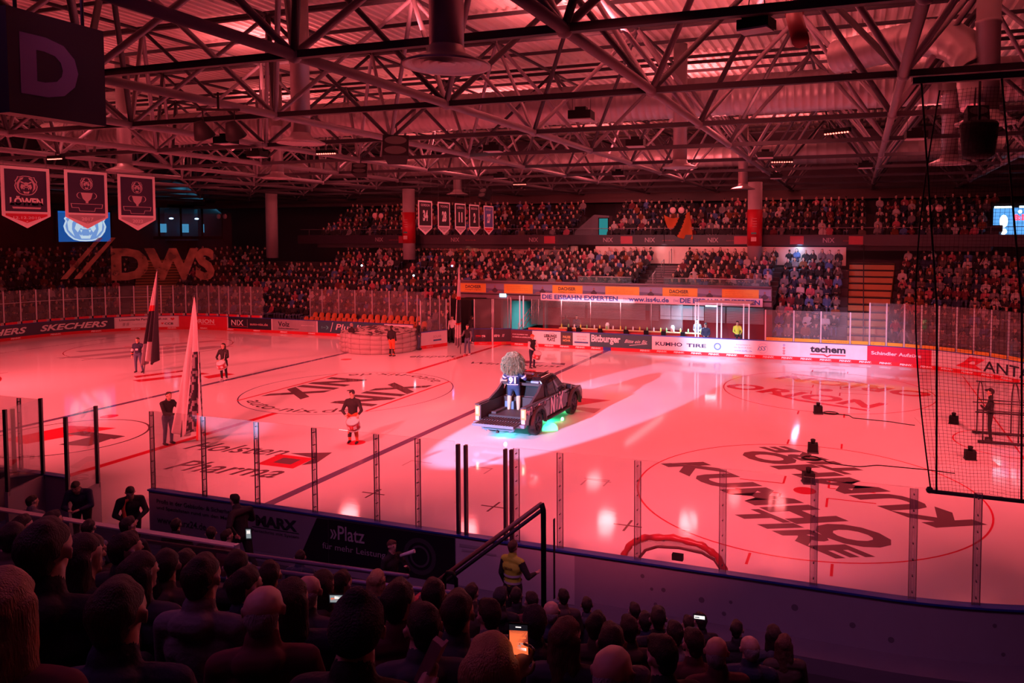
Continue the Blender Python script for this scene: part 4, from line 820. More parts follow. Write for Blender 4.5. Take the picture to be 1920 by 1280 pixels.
tag(MB().box((13.1, 16.4, 2.72), (.7, .08, .06)).build('tube_lamp', [emis('tube', (.8, .9, 1), 9)]), 'bright white tube lamp inside the cubicle', 'lamp')
# passage left of the bench
PASS = mat('passage_wall', (.18, .42, .42), .7)
tag(MB().box((-2.2, 22.5, 1.3), (.15, 6, 2.6)).box((-.5, 25.5, 1.3), (3.6, .15, 2.6)).box((1.2, 21.5, 1.3), (.12, 4.5, 2.6)).build('wall_passage', [PASS]), kind='structure')
tag(MB().box((-3.2, 17.2, 1.35), (1.5, 3.2, 2.7)).build('black_curtain', [BLACK]), 'black curtain beside the passage mouth', 'curtain')
tag(MB().box((-1.2, 17.65, 2.9), (.45, .06, .22)).build('exit_sign', [emis('exit', (.3, .8, 1.0), 5)]), 'small glowing pale blue exit sign above the passage', 'sign')
mb = MB()
for k in range(7): mb.tube((.7, 16.0+k*.6, .2+k*.28), (.7, 16.0+k*.6, 1.2+k*.28), .02, n=6)
for q in (.55, .85, 1.2): mb.tube((.7, 16, q), (.7, 19.6, q+1.68), .03, n=6)
tag(mb.build('ramp_rail', [ALU]), 'metal rail of the ramp in the passage', 'handrail')
for i, x in enumerate([-6.6, -5.6, -4.9, -4.1, .1, .3]): tag(MB().box((x, HY+.9, 1.75), (.05, .05, 2.4)).build('passage_post', [ALU]), 'tall metal post by the ice entrance, %s' % ('left side' if i < 4 else 'right side'), 'post', 'posts by the ice entrance %d' % (i > 3))
# penalty / scorer box behind the inflatable: row of orange seats
def seat_mesh():
    mb = MB(); mb.grid(6, 4, lambda u, v: (-.2+.4*u, -.2+.4*v, .42+.03*(2*u-1)**2)); mb.grid(6, 5, lambda u, v: (-.2+.4*u, .2+.04*(1-(2*u-1)**2)+.05*v, .45+.36*v*(1-.35*(2*u-1)**4))); mb.box((0, .05, .4), (.36, .36, .04)); mb.tube((0, 0, 0), (0, 0, .4), .03, n=6)
    return mb
sm = None
def seat(x, y, z, rz, lb, grp):
    global sm
    if sm is None: sm = seat_mesh().build('stadium_seat', [SEATO]); o = sm
    else: o = sm.copy(); COL.objects.link(o)
    o.location = (x, y, z); o.rotation_euler = (0, 0, rz); tag(o, lb, 'seat', grp)
for k in range(22): seat(-15.8+k*.46, HY+.75, .35, 0, 'orange seat in the front row behind the inflatable', 'front row of orange seats')
for k in range(16): seat(-15.5+k*.55+(.3 if k > 6 else 0), HY+1.35, .6, 0, 'orange seat in the second row behind the inflatable', 'second row of orange seats')
tag(MB().box((-11.2, HY+.95, .6), (9.6, .1, .5)).build('seat_parapet', [mat('side_red', (.55, .09, .05), .5)]), 'low red parapet between the two rows of orange seats', 'parapet')
# upper tier
T_U = (-22.5, 0.5, 10.4, 6.3, 6, .8, .42); T_U2 = (3.5, 25.0, 10.4, 6.3, 6, .8, .42)
tier('upper_tier', *T_U, 'upper stand above the far left seats'); tier('upper_tier', *T_U2, 'upper stand above the raised blocks')
mb = MB(); sweep(mb, -23.5, 30, [(10.2, 6.22), (10.2, 6.95), (10.32, 6.95), (10.32, 6.22)], bp, step=1.2); uf = mb.build('upper_fascia', [mat('fascia_dark', (.035, .02, .035), .5)]); tag(uf, 'dark advert band along the front of the upper stand', 'advert band')
for s in (-16.5, -9.4, -2.6, 3.4, 6.6, 11.2, 19.0, 22.3):
    mb = MB(); mb.text('NIX', lambda u, v: (s+.75*u, HY+10.18, 6.42+.32*v), 1, 1, 0, .01); mb.text('auto-nix.de', lambda u, v: (s+1.3+.9*u, HY+10.18, 6.5+.12*v), 1, 1, 1, .0); mb.build('advert_lettering', [dark((.4, .3, .35)), dark((.3, .05, .08))], uf)
for s in (-13.8, -.9, 5.2, 13.5, 17.3, 21.1, 24.2):
    o = MB().box((s, HY+10.18, 6.58), (.9, .02, .55)).build('advert_panel', [dark((.4, .03, .06))], uf); o['label'] = 'red advert on the dark band'
mb = MB(); sweep(mb, -23.4, 28, [(10.25, 7.4), (10.25, 7.44), (10.29, 7.44), (10.29, 7.4)], bp, step=1.2)
for s in np.arange(-23, 28, 1.5): x, y, _, _ = bp(s, 10.27); mb.tube((x, y, 6.95), (x, y, 7.4), .02, n=5)
tag(mb.build('handrail', [STEEL]), 'thin railing along the front of the upper stand', 'handrail')
tag(MB().prism([(.6, 6.3), (3.4, 6.3), (3.4, 8.4), (2.2, 8.5), (.6, 7.2)], lambda u, v: (u, 26.4, v), lambda u, v: (u, 27.2, v)).build('wall_stairway', [mat('vom_grey', (.16, .14, .17), .8)]), kind='structure')
t = empty('doorway', (3.0, 26.3, 6.3), 0, 'small teal lit doorway in the grey gap of the upper stand', 'doorway')
MB().box((0, 0, .95), (.7, .08, 1.9)).build('lit_opening', [emis('teal_lit', (.05, .42, .45), .5)], t); MB().box((-.38, -.03, .95), (.06, .1, 1.95)).box((.38, -.03, .95), (.06, .1, 1.95)).box((0, -.03, 1.92), (.82, .1, .06)).build('door_frame', [BLACK], t)
t = empty('draped_flag', (8.9, 25.0, 8.5), 0, 'orange and black flag waved and draped over the upper stand railing', 'flag')
mb = MB(); fd_ = lambda u, v: (-.9+1.9*u+.25*v, -.1*math.sin(u*9+v*4), -.1-2.0*v*(.45+.55*u)-.25*math.sin(u*4))
mb.grid(24, 18, fd_, 0)
for j in range(18):
    for i in range(24):
        q = i/24+.5*j/18
        if .55 < q < .85: mb.m[j*24+i] = 1
o = mb.build('flag_cloth', [mat("flag_orange", (.5, .10, .02), .8), BLACK], t); o.modifiers.new('s', 'SOLIDIFY').thickness = .01
MB().tube((-.95, .02, .35), (-.85, 0, -2.1), .02, n=6).build('flagpole', [BLACK], t)
# concourse back wall under the upper tier, pale lit band
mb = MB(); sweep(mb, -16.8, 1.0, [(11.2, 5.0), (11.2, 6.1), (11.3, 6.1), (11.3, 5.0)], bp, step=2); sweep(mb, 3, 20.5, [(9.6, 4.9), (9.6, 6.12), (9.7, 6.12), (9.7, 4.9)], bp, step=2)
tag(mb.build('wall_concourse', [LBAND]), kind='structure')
mb = MB()
for s0, s1, z_, o0 in ((-4.4, 7.8, 4.55, 9.3), (9.9, 16.5, 4.55, 9.3)): sweep(mb, s0, s1, [(o0, z_), (o0, z_+.2), (o0+2, z_+.2), (o0+2, z_)], bp, step=3)
tag(mb.build('walkway', [STEP]), 'walkway at the top of the raised blocks', 'walkway')
area('concourse_light', (8, HY+9.3, 6.25), (8, HY+9.35, 5.2), .3, 45, (1.0, .55, .6), 17.0); area('concourse_light', (17.5, HY+9.3, 6.25), (17.5, HY+9.35, 5.4), .3, 75, (.4, .65, 1.0), 6.0); area('concourse_light', (-8, HY+10.9, 6.1), (-8, HY+10.95, 5.4), .3, 26, (1.0, .35, .2), 14.0)
COLM = mat('column_concrete', (.42, .34, .38), .7); CRED = mat('column_red', (.50, .012, .03), .4)
for x, z0, red, lb in [(-12.6, 5.0, 1, 'round column with red advert wrap, left of the jersey banners'), (14.6, 4.9, 1, 'round column with red advert wrap, right of centre'), (-26.2, 5.0, 0, 'bare round column at the left edge of the upper stand'), (31.5, 5.0, 0, 'bare round column at the right behind the net')]:
    t = empty('column', (x, 24.0, z0), 0, lb, 'column', 'columns of the far stand'); MB().tube((0, 0, 0), (0, 0, 5.6), .48, n=28).build('shaft', [COLM], t)
    if red:
        MB().tube((0, 0, 1.3), (0, 0, 3.75), .51, n=28).build('advert_wrap', [CRED], t); mb = MB(); mb.box((0, -.52, 1.75), (.35, .02, .28), 0); mb.box((0, -.52, 2.15), (.35, .02, .12), 1)
        for k in range(4): mb.box((.05, -.52, 2.6+k*.18), (.3, .02, .03), 0)
        mb.build('wrap_print', [dark((.6, .4, .4)), dark((.05, .25, .2))], t)
# round white emblem discs hanging in pairs
for x, z in [(8.84, 8.68), (9.45, 8.68), (-16.0, 8.53), (-15.4, 8.5), (25.5, 8.62), (26.05, 8.61), (-32.3, 8.6), (-31.6, 8.6)]:
    o = MB().lathe([(0, 0), (.22, 0), (.22, .04), (0, .04)], n=20, R=Matrix.Rotation(PI/2, 3, 'X')).build('round_sign', [mat('disc_pink', (.8, .55, .55), .5)]); o.location = (x, 24.3, z); tag(o, 'small round pale sign hanging in a pair under the roof edge at the %s' % ('centre' if 0 < x < 12 else 'centre left' if -20 < x < 0 else 'right' if x > 20 else 'far left'), 'sign', 'round signs %s' % ('centre' if 0 < x < 12 else 'centre left' if -20 < x < 0 else 'right' if x > 20 else 'far left'))
# lounge windows, far left
t = empty('lounge', (-42.5, 36, 6.8), 0, 'glazed lounge with cold blue light at the far left', 'lounge'); t.rotation_euler = (0, 0, -.5)
MB().box((-3, 0, 1.4), (.2, 16, 3.6)).build('back_wall', [mat('lounge_wall', (.08, .16, .22), .7)], t); mb = MB()
for k in range(8): mb.box((0, -7+k*2.0, 1.5), (.18, .18, 3.3))
mb.box((0, 0, 3.15), (.2, 15, .3)); mb.box((0, 0, -.1), (.2, 15, .3)); mb.build('window_frame', [BLACK], t)
mb = MB()
for k in range(6): mb.box((-2.2, -6.2+k*2.1, .9), (.1, .7, .9))
mb.build('lit_panel', [emis('lounge_blue', (.08, .42, .75), .75)], t); mb = MB()
for k in range(5): mb.ball((-1.2, -5.6+k*2.4, 1.9), (.1, .22, .09), 8)
area('lounge_light', (-43.6, 35.4, 9.6), (-45, 35, 7.5), 1.0, 160, (.08, .55, .8), 10)
mb.build('lamp', [emis('lounge_lamp', (.35, .65, 1), 5)], t)
# DWS net at the left end: translucent printed letters
NETM = glass_mat('net_haze', (.80, .74, .76), .05, 0.0, (.3, .1, .1)); LETM = glass_mat('net_letter', (.55, .5, .5), .42, 0.0, (.55, .32, .22))
t = empty('printed_net', (0, 0, 0), 0, 'dark see-through net with faint giant letters above the far left boards', 'net')
mb = MB(); mb.grid(60, 4, lambda u, v: (*bp(-46+24.2*u, .4)[:2], 3.3+5.2*v)); mb.build('mesh_sheet', [NETM], t)
mb = MB(); mb.text('DWS', lambda u, v: (*bp(-30.3+6.9*u, .39)[:2], 3.62+2.38*v), 1, 1, 0, .05)
for k in (0, 1):
    for i in range(6):
        q = lambda r, w_: (*bp(-33.2+k*.75+r*2.2+w_*(.38-.1*r), .39)[:2], 3.85+2.9*r); mb.add([q(i/6, 0), q(i/6, 1), q((i+1)/6, 1), q((i+1)/6, 0)], [(0, 1, 2, 3)])
mb.build('printed_letters', [LETM], t)
# hanging net at the right with bottom bar and ropes
NET = mat('net_black', (.015, .010, .014), .8)
t = empty('hanging_net', (22.44, -14.5, 2.7), 0, 'black protective net hanging in front of the right corner with a heavy bottom bar', 'net')
mb = MB(); W_ = 7.0; H_ = 6.45; cell = .055
def nf(x, z): # sideways gather near the left edge
    g = .5*math.exp(-x*1.2)*(math.sin(z*.48))*.7
    return (x-.28*math.sin(PI*min(1, z/6.45))**1.0*math.exp(-x*.8), .12*math.sin(x*2.1+z*.5)+.05*math.sin(x*9), z)
n = int(W_/cell)
for i in range(n+1):
    x = i*cell; P_ = [nf(x, H_*j/16) for j in range(17)]
    for j in range(16):
        a_, b2 = P_[j], P_[j+1]; h = .0022
        mb.add([(a_[0]-h, a_[1], a_[2]), (a_[0]+h, a_[1], a_[2]), (b2[0]+h, b2[1], b2[2]), (b2[0]-h, b2[1], b2[2])], [(0, 1, 2, 3)])
n2_ = int(H_/cell)
for j in range(n2_+1):
    z = j*cell; P_ = [nf(W_*i/24, z) for i in range(25)]
    for i in range(24):
        a_, b2 = P_[i], P_[i+1]; h = .0022
        mb.add([(a_[0], a_[1], a_[2]-h), (a_[0], a_[1], a_[2]+h), (b2[0], b2[1], b2[2]+h), (b2[0], b2[1], b2[2]-h)], [(0, 1, 2, 3)])
o = mb.build('mesh_netting', [NET], t); MB().path([(0, 0, 0), (2, .04, -.03), (4.5, 0, .0), (7, 0, .02)], .035, 8).ball((-.02, 0, .02), .06, 8).build('bottom_bar', [NET], t)
for x, dx in ((.08, -.35), (1.3, -.43)): MB().path([(x, -.02, 0), (x+dx*.15, -.02, 3), (x+dx, -.02, 6.6)], .016, 6).build('rope', [BLACK], t)
MB().path([nf(0, H_*j/20) for j in range(21)], .012, 6).build('edge_cord', [BLACK], t)
MB().box((3.3, 0, 6.62), (7.4, .12, .1)).build('top_rail', [STEELD], t)
# ------------------------------------------------ people
SKIN = mat('skin', (.55, .34, .26), .5); SKINP = mat('skin_pale', (.66, .45, .38), .5); HAIRD = mat('hair_dark', (.025, .015, .012), .6, bump=.7, bscale=190, strand=True); HAIRB = mat('hair_brown', (.10, .05, .03), .6, bump=.7, bscale=190, strand=True)
HAIRL = mat('hair_blond', (.42, .26, .13), .55, bump=.7, bscale=190, strand=True); HAIRG = mat('hair_grey', (.30, .27, .27), .6, bump=.7, bscale=190, strand=True); BLK = mat('cloth_black', (.018, .016, .020), .85, bump=.3, bscale=40); NAVY = mat('cloth_navy', (.02, .03, .07), .85, bump=.3, bscale=40)
JEAN = mat('cloth_jeans', (.07, .10, .18), .85, bump=.3, bscale=60); GRYC = mat('cloth_grey', (.16, .15, .17), .85, bump=.3, bscale=40); WHC = mat('cloth_white', (.7, .68, .7), .8); ORC = mat('cloth_orange', (.75, .12, .04), .8); TAN = mat('cloth_tan', (.25, .18, .14), .85); SHOE = mat('shoe_dark', (.03, .025, .03), .6); SHW = mat('shoe_white', (.7, .65, .65), .6); YELV = mat('vest_yellow', (.55, .70, .06), .7, bump=.2); SILV = mat('vest_band', (.55, .55, .58), .4)
def cap_mesh(mb, a_, b2, ra, rb, fl=1.0, n=10):
    a_ = Vector(a_); b2 = Vector(b2); d = b2-a_; L = d.length
    q = d.to_track_quat('Z', 'Y').to_matrix() if L > 1e-6 else Matrix.Identity(3)
    V = []; rings = []
    for k in range(4): t = PI/2*(k/4) ; rings.append((-ra*math.cos(t), ra*math.sin(t)))
    rings.append((0, ra)); rings.append((L, rb))
    for k in range(1, 5): t = PI/2*(k/4); rings.append((L+rb*math.sin(t), rb*math.cos(t)))
    rings[0] = (-ra, ra*.05); rings[-1] = (L+rb, rb*.05)
    for z, r in rings:
        for i in range(n):
            p = q @ Vector((r*math.cos(2*PI*i/n), r*math.sin(2*PI*i/n), z)); V.append(p)
    c = (a_+b2)/2
    V = [a_+v for v in V]
    if fl != 1.0:  # flatten in depth (y) about the axis
        V2 = []
        for v in V:
            t = max(0, min(1, (v-a_).dot(d)/(L*L))) if L > 1e-6 else 0
            y0 = a_.y+d.y*t; V2.append(Vector((v.x, y0+(v.y-y0)*fl, v.z)))
        V = V2
    k = len(rings)
    F = [(j*n+i, j*n+(i+1) % n, (j+1)*n+(i+1) % n, (j+1)*n+i) for j in range(k-1) for i in range(n)]
    F += [tuple(range(n-1, -1, -1)), tuple((k-1)*n+i for i in range(n))]
    mb.add(V, F)
def fuse(name, prims, mats, voxel, smooth=2, extra=None, noise=0.0):
    """union of tapered limbs, fused to one continuous surface; faces take the material of the nearest limb"""
    mb = MB()
    for p in prims: cap_mesh(mb, *p[:5])
    me = bpy.data.meshes.new('t'); me.from_pydata([tuple(v) for v in mb.v], [], mb.f); ob = bpy.data.objects.new('t', me); COL.objects.link(ob)
    m = ob.modifiers.new('r', 'REMESH'); m.mode = 'VOXEL'; m.voxel_size = voxel; m.use_smooth_shade = True
    if smooth: s = ob.modifiers.new('s', 'SMOOTH'); s.iterations = smooth; s.factor = .5
    dg_ = bpy.context.evaluated_depsgraph_get(); out = bpy.data.meshes.new_from_object(ob.evaluated_get(dg_)); bpy.data.objects.remove(ob); out.name = name
    nv = len(out.vertices); co = np.empty(nv*3); out.vertices.foreach_get('co', co); co = co.reshape(-1, 3)
    nf_ = len(out.polygons); ce = np.empty(nf_*3); out.polygons.foreach_get('center', ce); ce = ce.reshape(-1, 3)
    best = np.full(nf_, 1e9); mi = np.zeros(nf_, int)
    for p in prims:
        a_ = np.array(p[0], float); b2 = np.array(p[1], float); d = b2-a_; L2 = d@d; t = np.clip(((ce-a_)@d)/L2, 0, 1) if L2 > 1e-9 else np.zeros(nf_)
        df = ce-(a_+t[:, None]*d); fl = p[4]; df[:, 1] /= fl; r = p[2]+(p[3]-p[2])*t; dist = np.linalg.norm(df, axis=1)-r
        w_ = dist < best; best[w_] = dist[w_]; mi[w_] = p[5]
    out.materials.clear()
    for x in mats: out.materials.append(x)
    out.polygons.foreach_set('material_index', mi.astype(np.int32)); out.polygons.foreach_set('use_smooth', np.ones(nf_, bool))
    if noise:
        no = np.empty(nv*3); out.vertices.foreach_get('normal', no); no = no.reshape(-1, 3)
        q = np.array([mnoise.noise(Vector(c)*22) for c in co]); co = co+no*(q*noise)[:, None]; out.vertices.foreach_set('co', co.ravel())
    out.update(); return out
def lerp(a_, b2, t): return tuple(a_[i]+(b2[i]-a_[i])*t for i in range(3))
BASE = dict(hip=(0, 0, .94), neck=(0, 0, 1.46), head=(0, -.02, 1.64), sL=(.19, 0, 1.40), sR=(-.19, 0, 1.40), eL=(.25, .02, 1.13), eR=(-.25, .02, 1.13), hL=(.24, -.08, .88), hR=(-.24, -.08, .88),
            kL=(.11, -.02, .50), kR=(-.11, -.02, .50), aL=(.12, .02, .09), aR=(-.12, .02, .09), fL=0.0, fR=0.0, yaw=0.0, nod=0.0)
SIT = dict(hip=(0, .0, .50), neck=(0, .02, 1.02), head=(0, -.02, 1.19), sL=(.19, .01, .96), sR=(-.19, .01, .96), eL=(.25, -.06, .70), eR=(-.25, -.06, .70), hL=(.10, -.30, .58), hR=(-.10, -.30, .58), kL=(.12, -.42, .50), kR=(-.12, -.42, .50), aL=(.12, -.38, .09), aR=(-.12, -.38, .09), fL=0.0, fR=0.0, yaw=0.0, nod=0.0)
# material slots: 0 skin 1 top 2 sleeves 3 trousers 4 shoes 5 hair 6 extra
def hand_prims(h, e, mi, curl=.5, side=1):
    """palm plus five bent fingers; thumb from the side of the palm"""
    h = Vector(h); d = (h-Vector(e)).normalized(); up = Vector((0, 0, 1)) if abs(d.z) < .8 else Vector((0, -1, 0)); x = d.cross(up).normalized()*side; n_ = x.cross(d).normalized()
    P_ = [(h, h+d*.055, .030, .030, .8, mi)]
    for k, L in enumerate((.070, .080, .074, .058)):
        r = h+d*.07+x*(.028-.019*k); m_ = r+d*L*.5+n_*L*.15*curl; P_.append((r, m_, .0088, .008, 1, mi)); P_.append((m_, m_+(d*(1-curl)+n_*curl).normalized()*L*.5, .008, .0065, 1, mi))
    t0 = h+d*.015+x*.028; t1 = t0+d*.025+x*.022; P_ += [(t0, t1, .011, .0095, 1, mi), (t1, t1+d*.028+n_*.012*curl, .0092, .008, 1, mi)]
    return [(tuple(a_), tuple(b2), ra, rb, fl, m_) for a_, b2, ra, rb, fl, m_ in P_]
def figure(J, bulk=1.0, hair='short', fingers=False, skirt=False, shorts=False, face=True, hood=False, curl=.5):
    g = dict(BASE if J.get('base') != 'sit' else SIT); g.update({k: v for k, v in J.items() if k != 'base'}); P_ = []
    hip = Vector(g['hip']); nk = Vector(g['neck']); hd = Vector(g['head']); up = (nk-hip).normalized()
    chest = hip.lerp(nk, .62); waist = hip.lerp(nk, .25)
    P_ += [(tuple(hip-Vector((.055, 0, 0))), tuple(hip+Vector((.055, 0, 0))), .115*bulk, .115*bulk, .95, 3), (tuple(waist), tuple(chest), .14*bulk, .158*bulk, .72, 1), (tuple(hip.lerp(waist, .35)), tuple(waist), .145*bulk, .14*bulk, .75, 1),
           (g['sL'], g['sR'], .062*bulk, .062*bulk, 1, 1), (tuple(nk+Vector((0, .02, -.03))), tuple(Vector(g['sL'])+Vector((-.02, 0, .0))), .072*bulk, .068*bulk, .9, 1), (tuple(nk+Vector((0, .02, -.03))), tuple(Vector(g['sR'])+Vector((.02, 0, .0))), .072*bulk, .068*bulk, .9, 1), (tuple(nk), tuple(nk+(hd-nk)*.26+Vector((0, .012, 0))), .088, .082, .95, 1), (tuple(chest+Vector((-.07, 0, .02))), tuple(chest+Vector((.07, 0, .02))), .12*bulk, .12*bulk, .85, 1), (tuple(nk-up*.05), tuple(nk+(hd-nk)*.6), .074, .068, 1, 0), (tuple(nk-up*.06), tuple(nk), .085*bulk, .07, .9, 1)]
    for s in 'LR':
        sh, el, ha, kn, an = (Vector(g[k+s]) for k in 'sehka'); hp = hip+Vector((.095 if s == 'L' else -.095, 0, -.03))
        wr = el.lerp(ha, .93); P_ += [(tuple(sh), tuple(el), .062*bulk, .050*bulk, 1, 2), (tuple(el), tuple(el.lerp(ha, .85)), .050*bulk, .038, 1, 2), (tuple(el.lerp(ha, .82)), tuple(wr), .030, .027, 1, 0)]
        if not fingers: P_.append((tuple(wr), tuple(el.lerp(ha, 1.22)), .034, .028, .75, 0))
        P_ += [(tuple(hp), tuple(kn), .092*bulk, .064, 1, 3), (tuple(kn), tuple(kn.lerp(an, .4)), .062, .060, 1, 0 if shorts else 3), (tuple(kn.lerp(an, .4)), tuple(an), .060, .045, 1, 0 if shorts else 3)]
        fy = g['f'+s]; fd = Vector((math.sin(fy), -math.cos(fy), 0)); P_.append((tuple(an+Vector((0, 0, -.035))-fd*.03), tuple(an+fd*.15+Vector((0, 0, -.045))), .046, .038, 1, 4))
    if skirt: P_.append((tuple(hip+Vector((0, 0, -.02))), tuple(hip-Vector((0, 0, .22))), .17*bulk, .20*bulk, .85, 1))
    R = Matrix.Rotation(g['yaw'], 3, 'Z') @ Matrix.Rotation(g['nod'], 3, 'X')
    q = lambda x, y, z: tuple(hd+R @ Vector((x, y, z)))
    P_ += [(q(0, -.005, .025), q(0, .03, .03), .084, .086, 1, 0), (q(0, -.03, -.055), q(0, -.02, .0), .055, .070, 1, 0)]
    if face: P_ += [(q(0, -.092, .012), q(0, -.104, -.018), .010, .014, 1, 0), (q(.018, -.082, -.048), q(-.018, -.082, -.048), .011, .011, 1, 0), (q(.032, -.083, .026), q(.028, -.083, .026), .010, .010, 1, 5), (q(-.032, -.083, .026), q(-.028, -.083, .026), .010, .010, 1, 5),
            (q(.094, .008, .010), q(.090, .010, -.022), .012, .008, 1, 0), (q(-.094, .008, .010), q(-.090, .010, -.022), .012, .008, 1, 0), (q(0, -.07, -.092), q(0, -.055, -.085), .022, .03, 1, 0)]
    if hair == 'short': P_ += [(q(0, .005, .052), q(0, .040, .042), .083, .087, 1, 5), (q(.015, -.035, .082), q(-.01, .04, .085), .050, .056, 1, 5), (q(0, .055, -.02), q(0, .052, .02), .062, .078, 1, 5)]
    if hair == 'long': P_ += [(q(0, .01, .055), q(0, .045, .035), .088, .094, 1, 5), (q(.05, .04, .02), q(.07, .05, -.18), .06, .05, 1, 5), (q(-.05, .04, .02), q(-.07, .05, -.18), .06, .05, 1, 5), (q(0, .06, .02), q(0, .08, -.26), .085, .075, .8, 5)]
    if hair == 'cap': P_ += [(q(0, .01, .055), q(0, .035, .04), .090, .092, 1, 6), (q(0, -.09, .062), q(0, -.14, .055), .045, .035, 1, 6), (q(0, .05, -.02), q(0, .06, .02), .07, .075, 1, 5)]
    if hair == 'beanie': P_ += [(q(0, .005, .055), q(0, .04, .03), .094, .098, 1, 6), (q(0, .02, .10), q(0, .03, .12), .06, .05, 1, 6)]
    if hair == 'bald': P_ += [(q(0, .05, -.03), q(0, .055, -.01), .074, .078, 1, 5)]
    if hood: P_ += [(tuple(nk+Vector((-.05, .07, -.02))), tuple(nk+Vector((.05, .07, -.02))), .065, .065, 1, 1)]
    if fingers: P_ += hand_prims(g['hL'], g['eL'], 0, curl, -1)+hand_prims(g['hR'], g['eR'], 0, curl, 1)
    return P_, g
def person(name, J, mats, loc, rz, label, group=None, voxel=.017, scale=1.0, z=0.0, **kw):
    P_, g = figure(J, **kw); body = [p for p in P_ if p[5] != 99]
    me = fuse(name, body, mats, voxel); o = bpy.data.objects.new(name, me); COL.objects.link(o); o.location = (loc[0], loc[1], z); o.rotation_euler = (0, 0, rz); o.scale = (scale,)*3
    tag(o, label, 'person', group); return o, g
def cloth_patch(o, name, fn, nu, nv, mats, thick=.006):
    mb = MB(); mb.grid(nu, nv, lambda u, v: fn(u, v), 0); ob = mb.build(name, mats, o); s = ob.modifiers.new('s', 'SOLIDIFY'); s.thickness = thick; return ob
dv = lambda x, y: (x, y)
def mats7(top, sl=None, tr=BLK, shoe=SHOE, hair=HAIRD, ex=BLK, skin=SKIN): return [skin, top, sl or top, tr, shoe, hair, ex]
PN = 'person'
# flag bearers and drummers on the ice (local facing -y)
p1, g1 = person(PN, dict(hL=(.52, -.18, 1.30), eL=(.42, -.05, 1.20), hR=(-.27, -.02, .86), kL=(.16, -.04, .50), aL=(.22, -.02, .09)), mats7(NAVY, tr=JEAN), (-12.9, .23), math.radians(25), 'person in a dark jersey with striped sleeves holding the far left flag', fingers=True, bulk=1.12, hair='short')
MB().tube((-.235, -.0, 1.2), (-.27, -.02, 1.08), .065, .062, n=10, m=0).tube((-.275, -.02, 1.0), (-.275, -.02, .95), .058, .055, n=10, m=1).box((0, -.125, 1.18), (.12, .02, .08), 0).build('jersey_stripe', [WHC, ORC], p1)
p2, g2 = person(PN, dict(hL=(.26, -.42, 1.34), eL=(.30, -.20, 1.12), hR=(.02, -.44, 1.05), eR=(-.24, -.22, 1.08), neck=(0, -.04, 1.46), head=(0, -.10, 1.63), nod=-.2), mats7(BLK, tr=JEAN), (-.10, -9.20), math.radians(82), 'person in a dark top and jeans holding the big near flag beyond the glass', fingers=True, bulk=1.1, voxel=.015)
p3, g3 = person(PN, dict(hL=(.22, -.32, 1.05), eL=(.28, -.10, 1.12), hR=(-.10, -.30, .98), eR=(-.30, -.08, 1.10)), mats7(BLK, tr=BLK, shoe=SHW, hair=HAIRD), (-7.26, .1), math.radians(15), 'person with long hair in dark clothes drumming near the left blue line', fingers=True, skirt=True, hair='long', voxel=.017)
p4, g4 = person(PN, dict(hL=(.28, -.34, 1.00), eL=(.32, -.10, 1.10), hR=(-.12, -.36, 1.0), eR=(-.30, -.12, 1.10), aL=(.16, -.1, .09), yaw=.7), mats7(BLK, tr=ORC, shoe=BLK, ex=BLK), (5.5, -7.02), math.radians(20), 'person in a cap, black jersey and orange shorts drumming near the centre circle', fingers=True, hair='cap', bulk=1.1, voxel=.015)
MB().tube((.095, 0, .46), (.12, 0, .2), .068, .06, n=10).tube((-.095, 0, .46), (-.12, 0, .2), .068, .06, n=10).build('knee_socks', [BLK], p4)
p5, g5 = person(PN, dict(hL=(.20, -.30, 1.02), eL=(.28, -.10, 1.12), hR=(-.20, -.30, 1.02), eR=(-.28, -.10, 1.12)), mats7(BLK, sl=WHC, tr=NAVY, ex=ORC), (5.34, 7.83), math.radians(60), 'person in a red helmet and striped jersey drumming behind the pickup', hair='cap', bulk=1.1)
p6, g6 = person(PN, dict(kL=(.10, -.05, .5)), mats7(BLK, tr=ORC, shoe=BLK), (-3.8, 8.71), PI, 'person in a black top and orange shorts standing before the inflatable, back turned', shorts=False, bulk=1.15)
MB().tube((.095, 0, .44), (.12, 0, .14), .068, .058, n=10).tube((-.095, 0, .44), (-.12, 0, .14), .068, .058, n=10).build('knee_socks', [BLK], p6)
p7, g7 = person(PN, dict(), mats7(BLK, tr=TAN, hair=HAIRG), (-6.75, 9.0), PI*.9, 'person in a dark sweater and tan trousers at the left end of the inflatable', bulk=1.1)
p8, g8 = person(PN, dict(), mats7(BLK, tr=JEAN, hair=HAIRB), (-3.72, 11.35), PI*.6, 'person with long brown hair and jeans at the right end of the inflatable', hair='long')
p9, g9 = person(PN, dict(hR=(-.34, -.2, 1.1), eR=(-.3, -.05, 1.12), kL=(.12, -.05, .5), kR=(-.14, -.02, .5), aR=(-.18, 0, .09)), mats7(BLK, sl=GRYC, tr=JEAN, shoe=SHW), (0.02, 10.6), 0, 'person in a patterned dark top and jeans holding the far flag by the red line')
person(PN, dict(), mats7(BLK, tr=JEAN, shoe=SHW), (-2.05, 14.9), PI*.9, 'person with a light backpack strap walking by the dark curtain', z=0.0)
for i, (x, y, t_, tr, lb) in enumerate([(-4.8, 14.3, GRYC, JEAN, 'person in a grey top in the ice entrance'), (-4.1, 15.2, BLK, BLK, 'person in black beside the white gate leaf'), (-3.3, 14.6, WHC, BLK, 'person in a light top walking out of the passage'), (-3.8, 16.4, NAVY, JEAN, 'person in navy deep in the entrance'), (-5.0, 16.3, BLK, JEAN, 'person in jeans waiting behind the entrance glass')]):
    person(PN, dict(aR=(-.14, -.1 if i == 2 else .02, .09)), mats7(t_, tr=tr, hair=[HAIRD, HAIRB][i % 2]), (x, y), .3*i-.5, lb, voxel=.03)
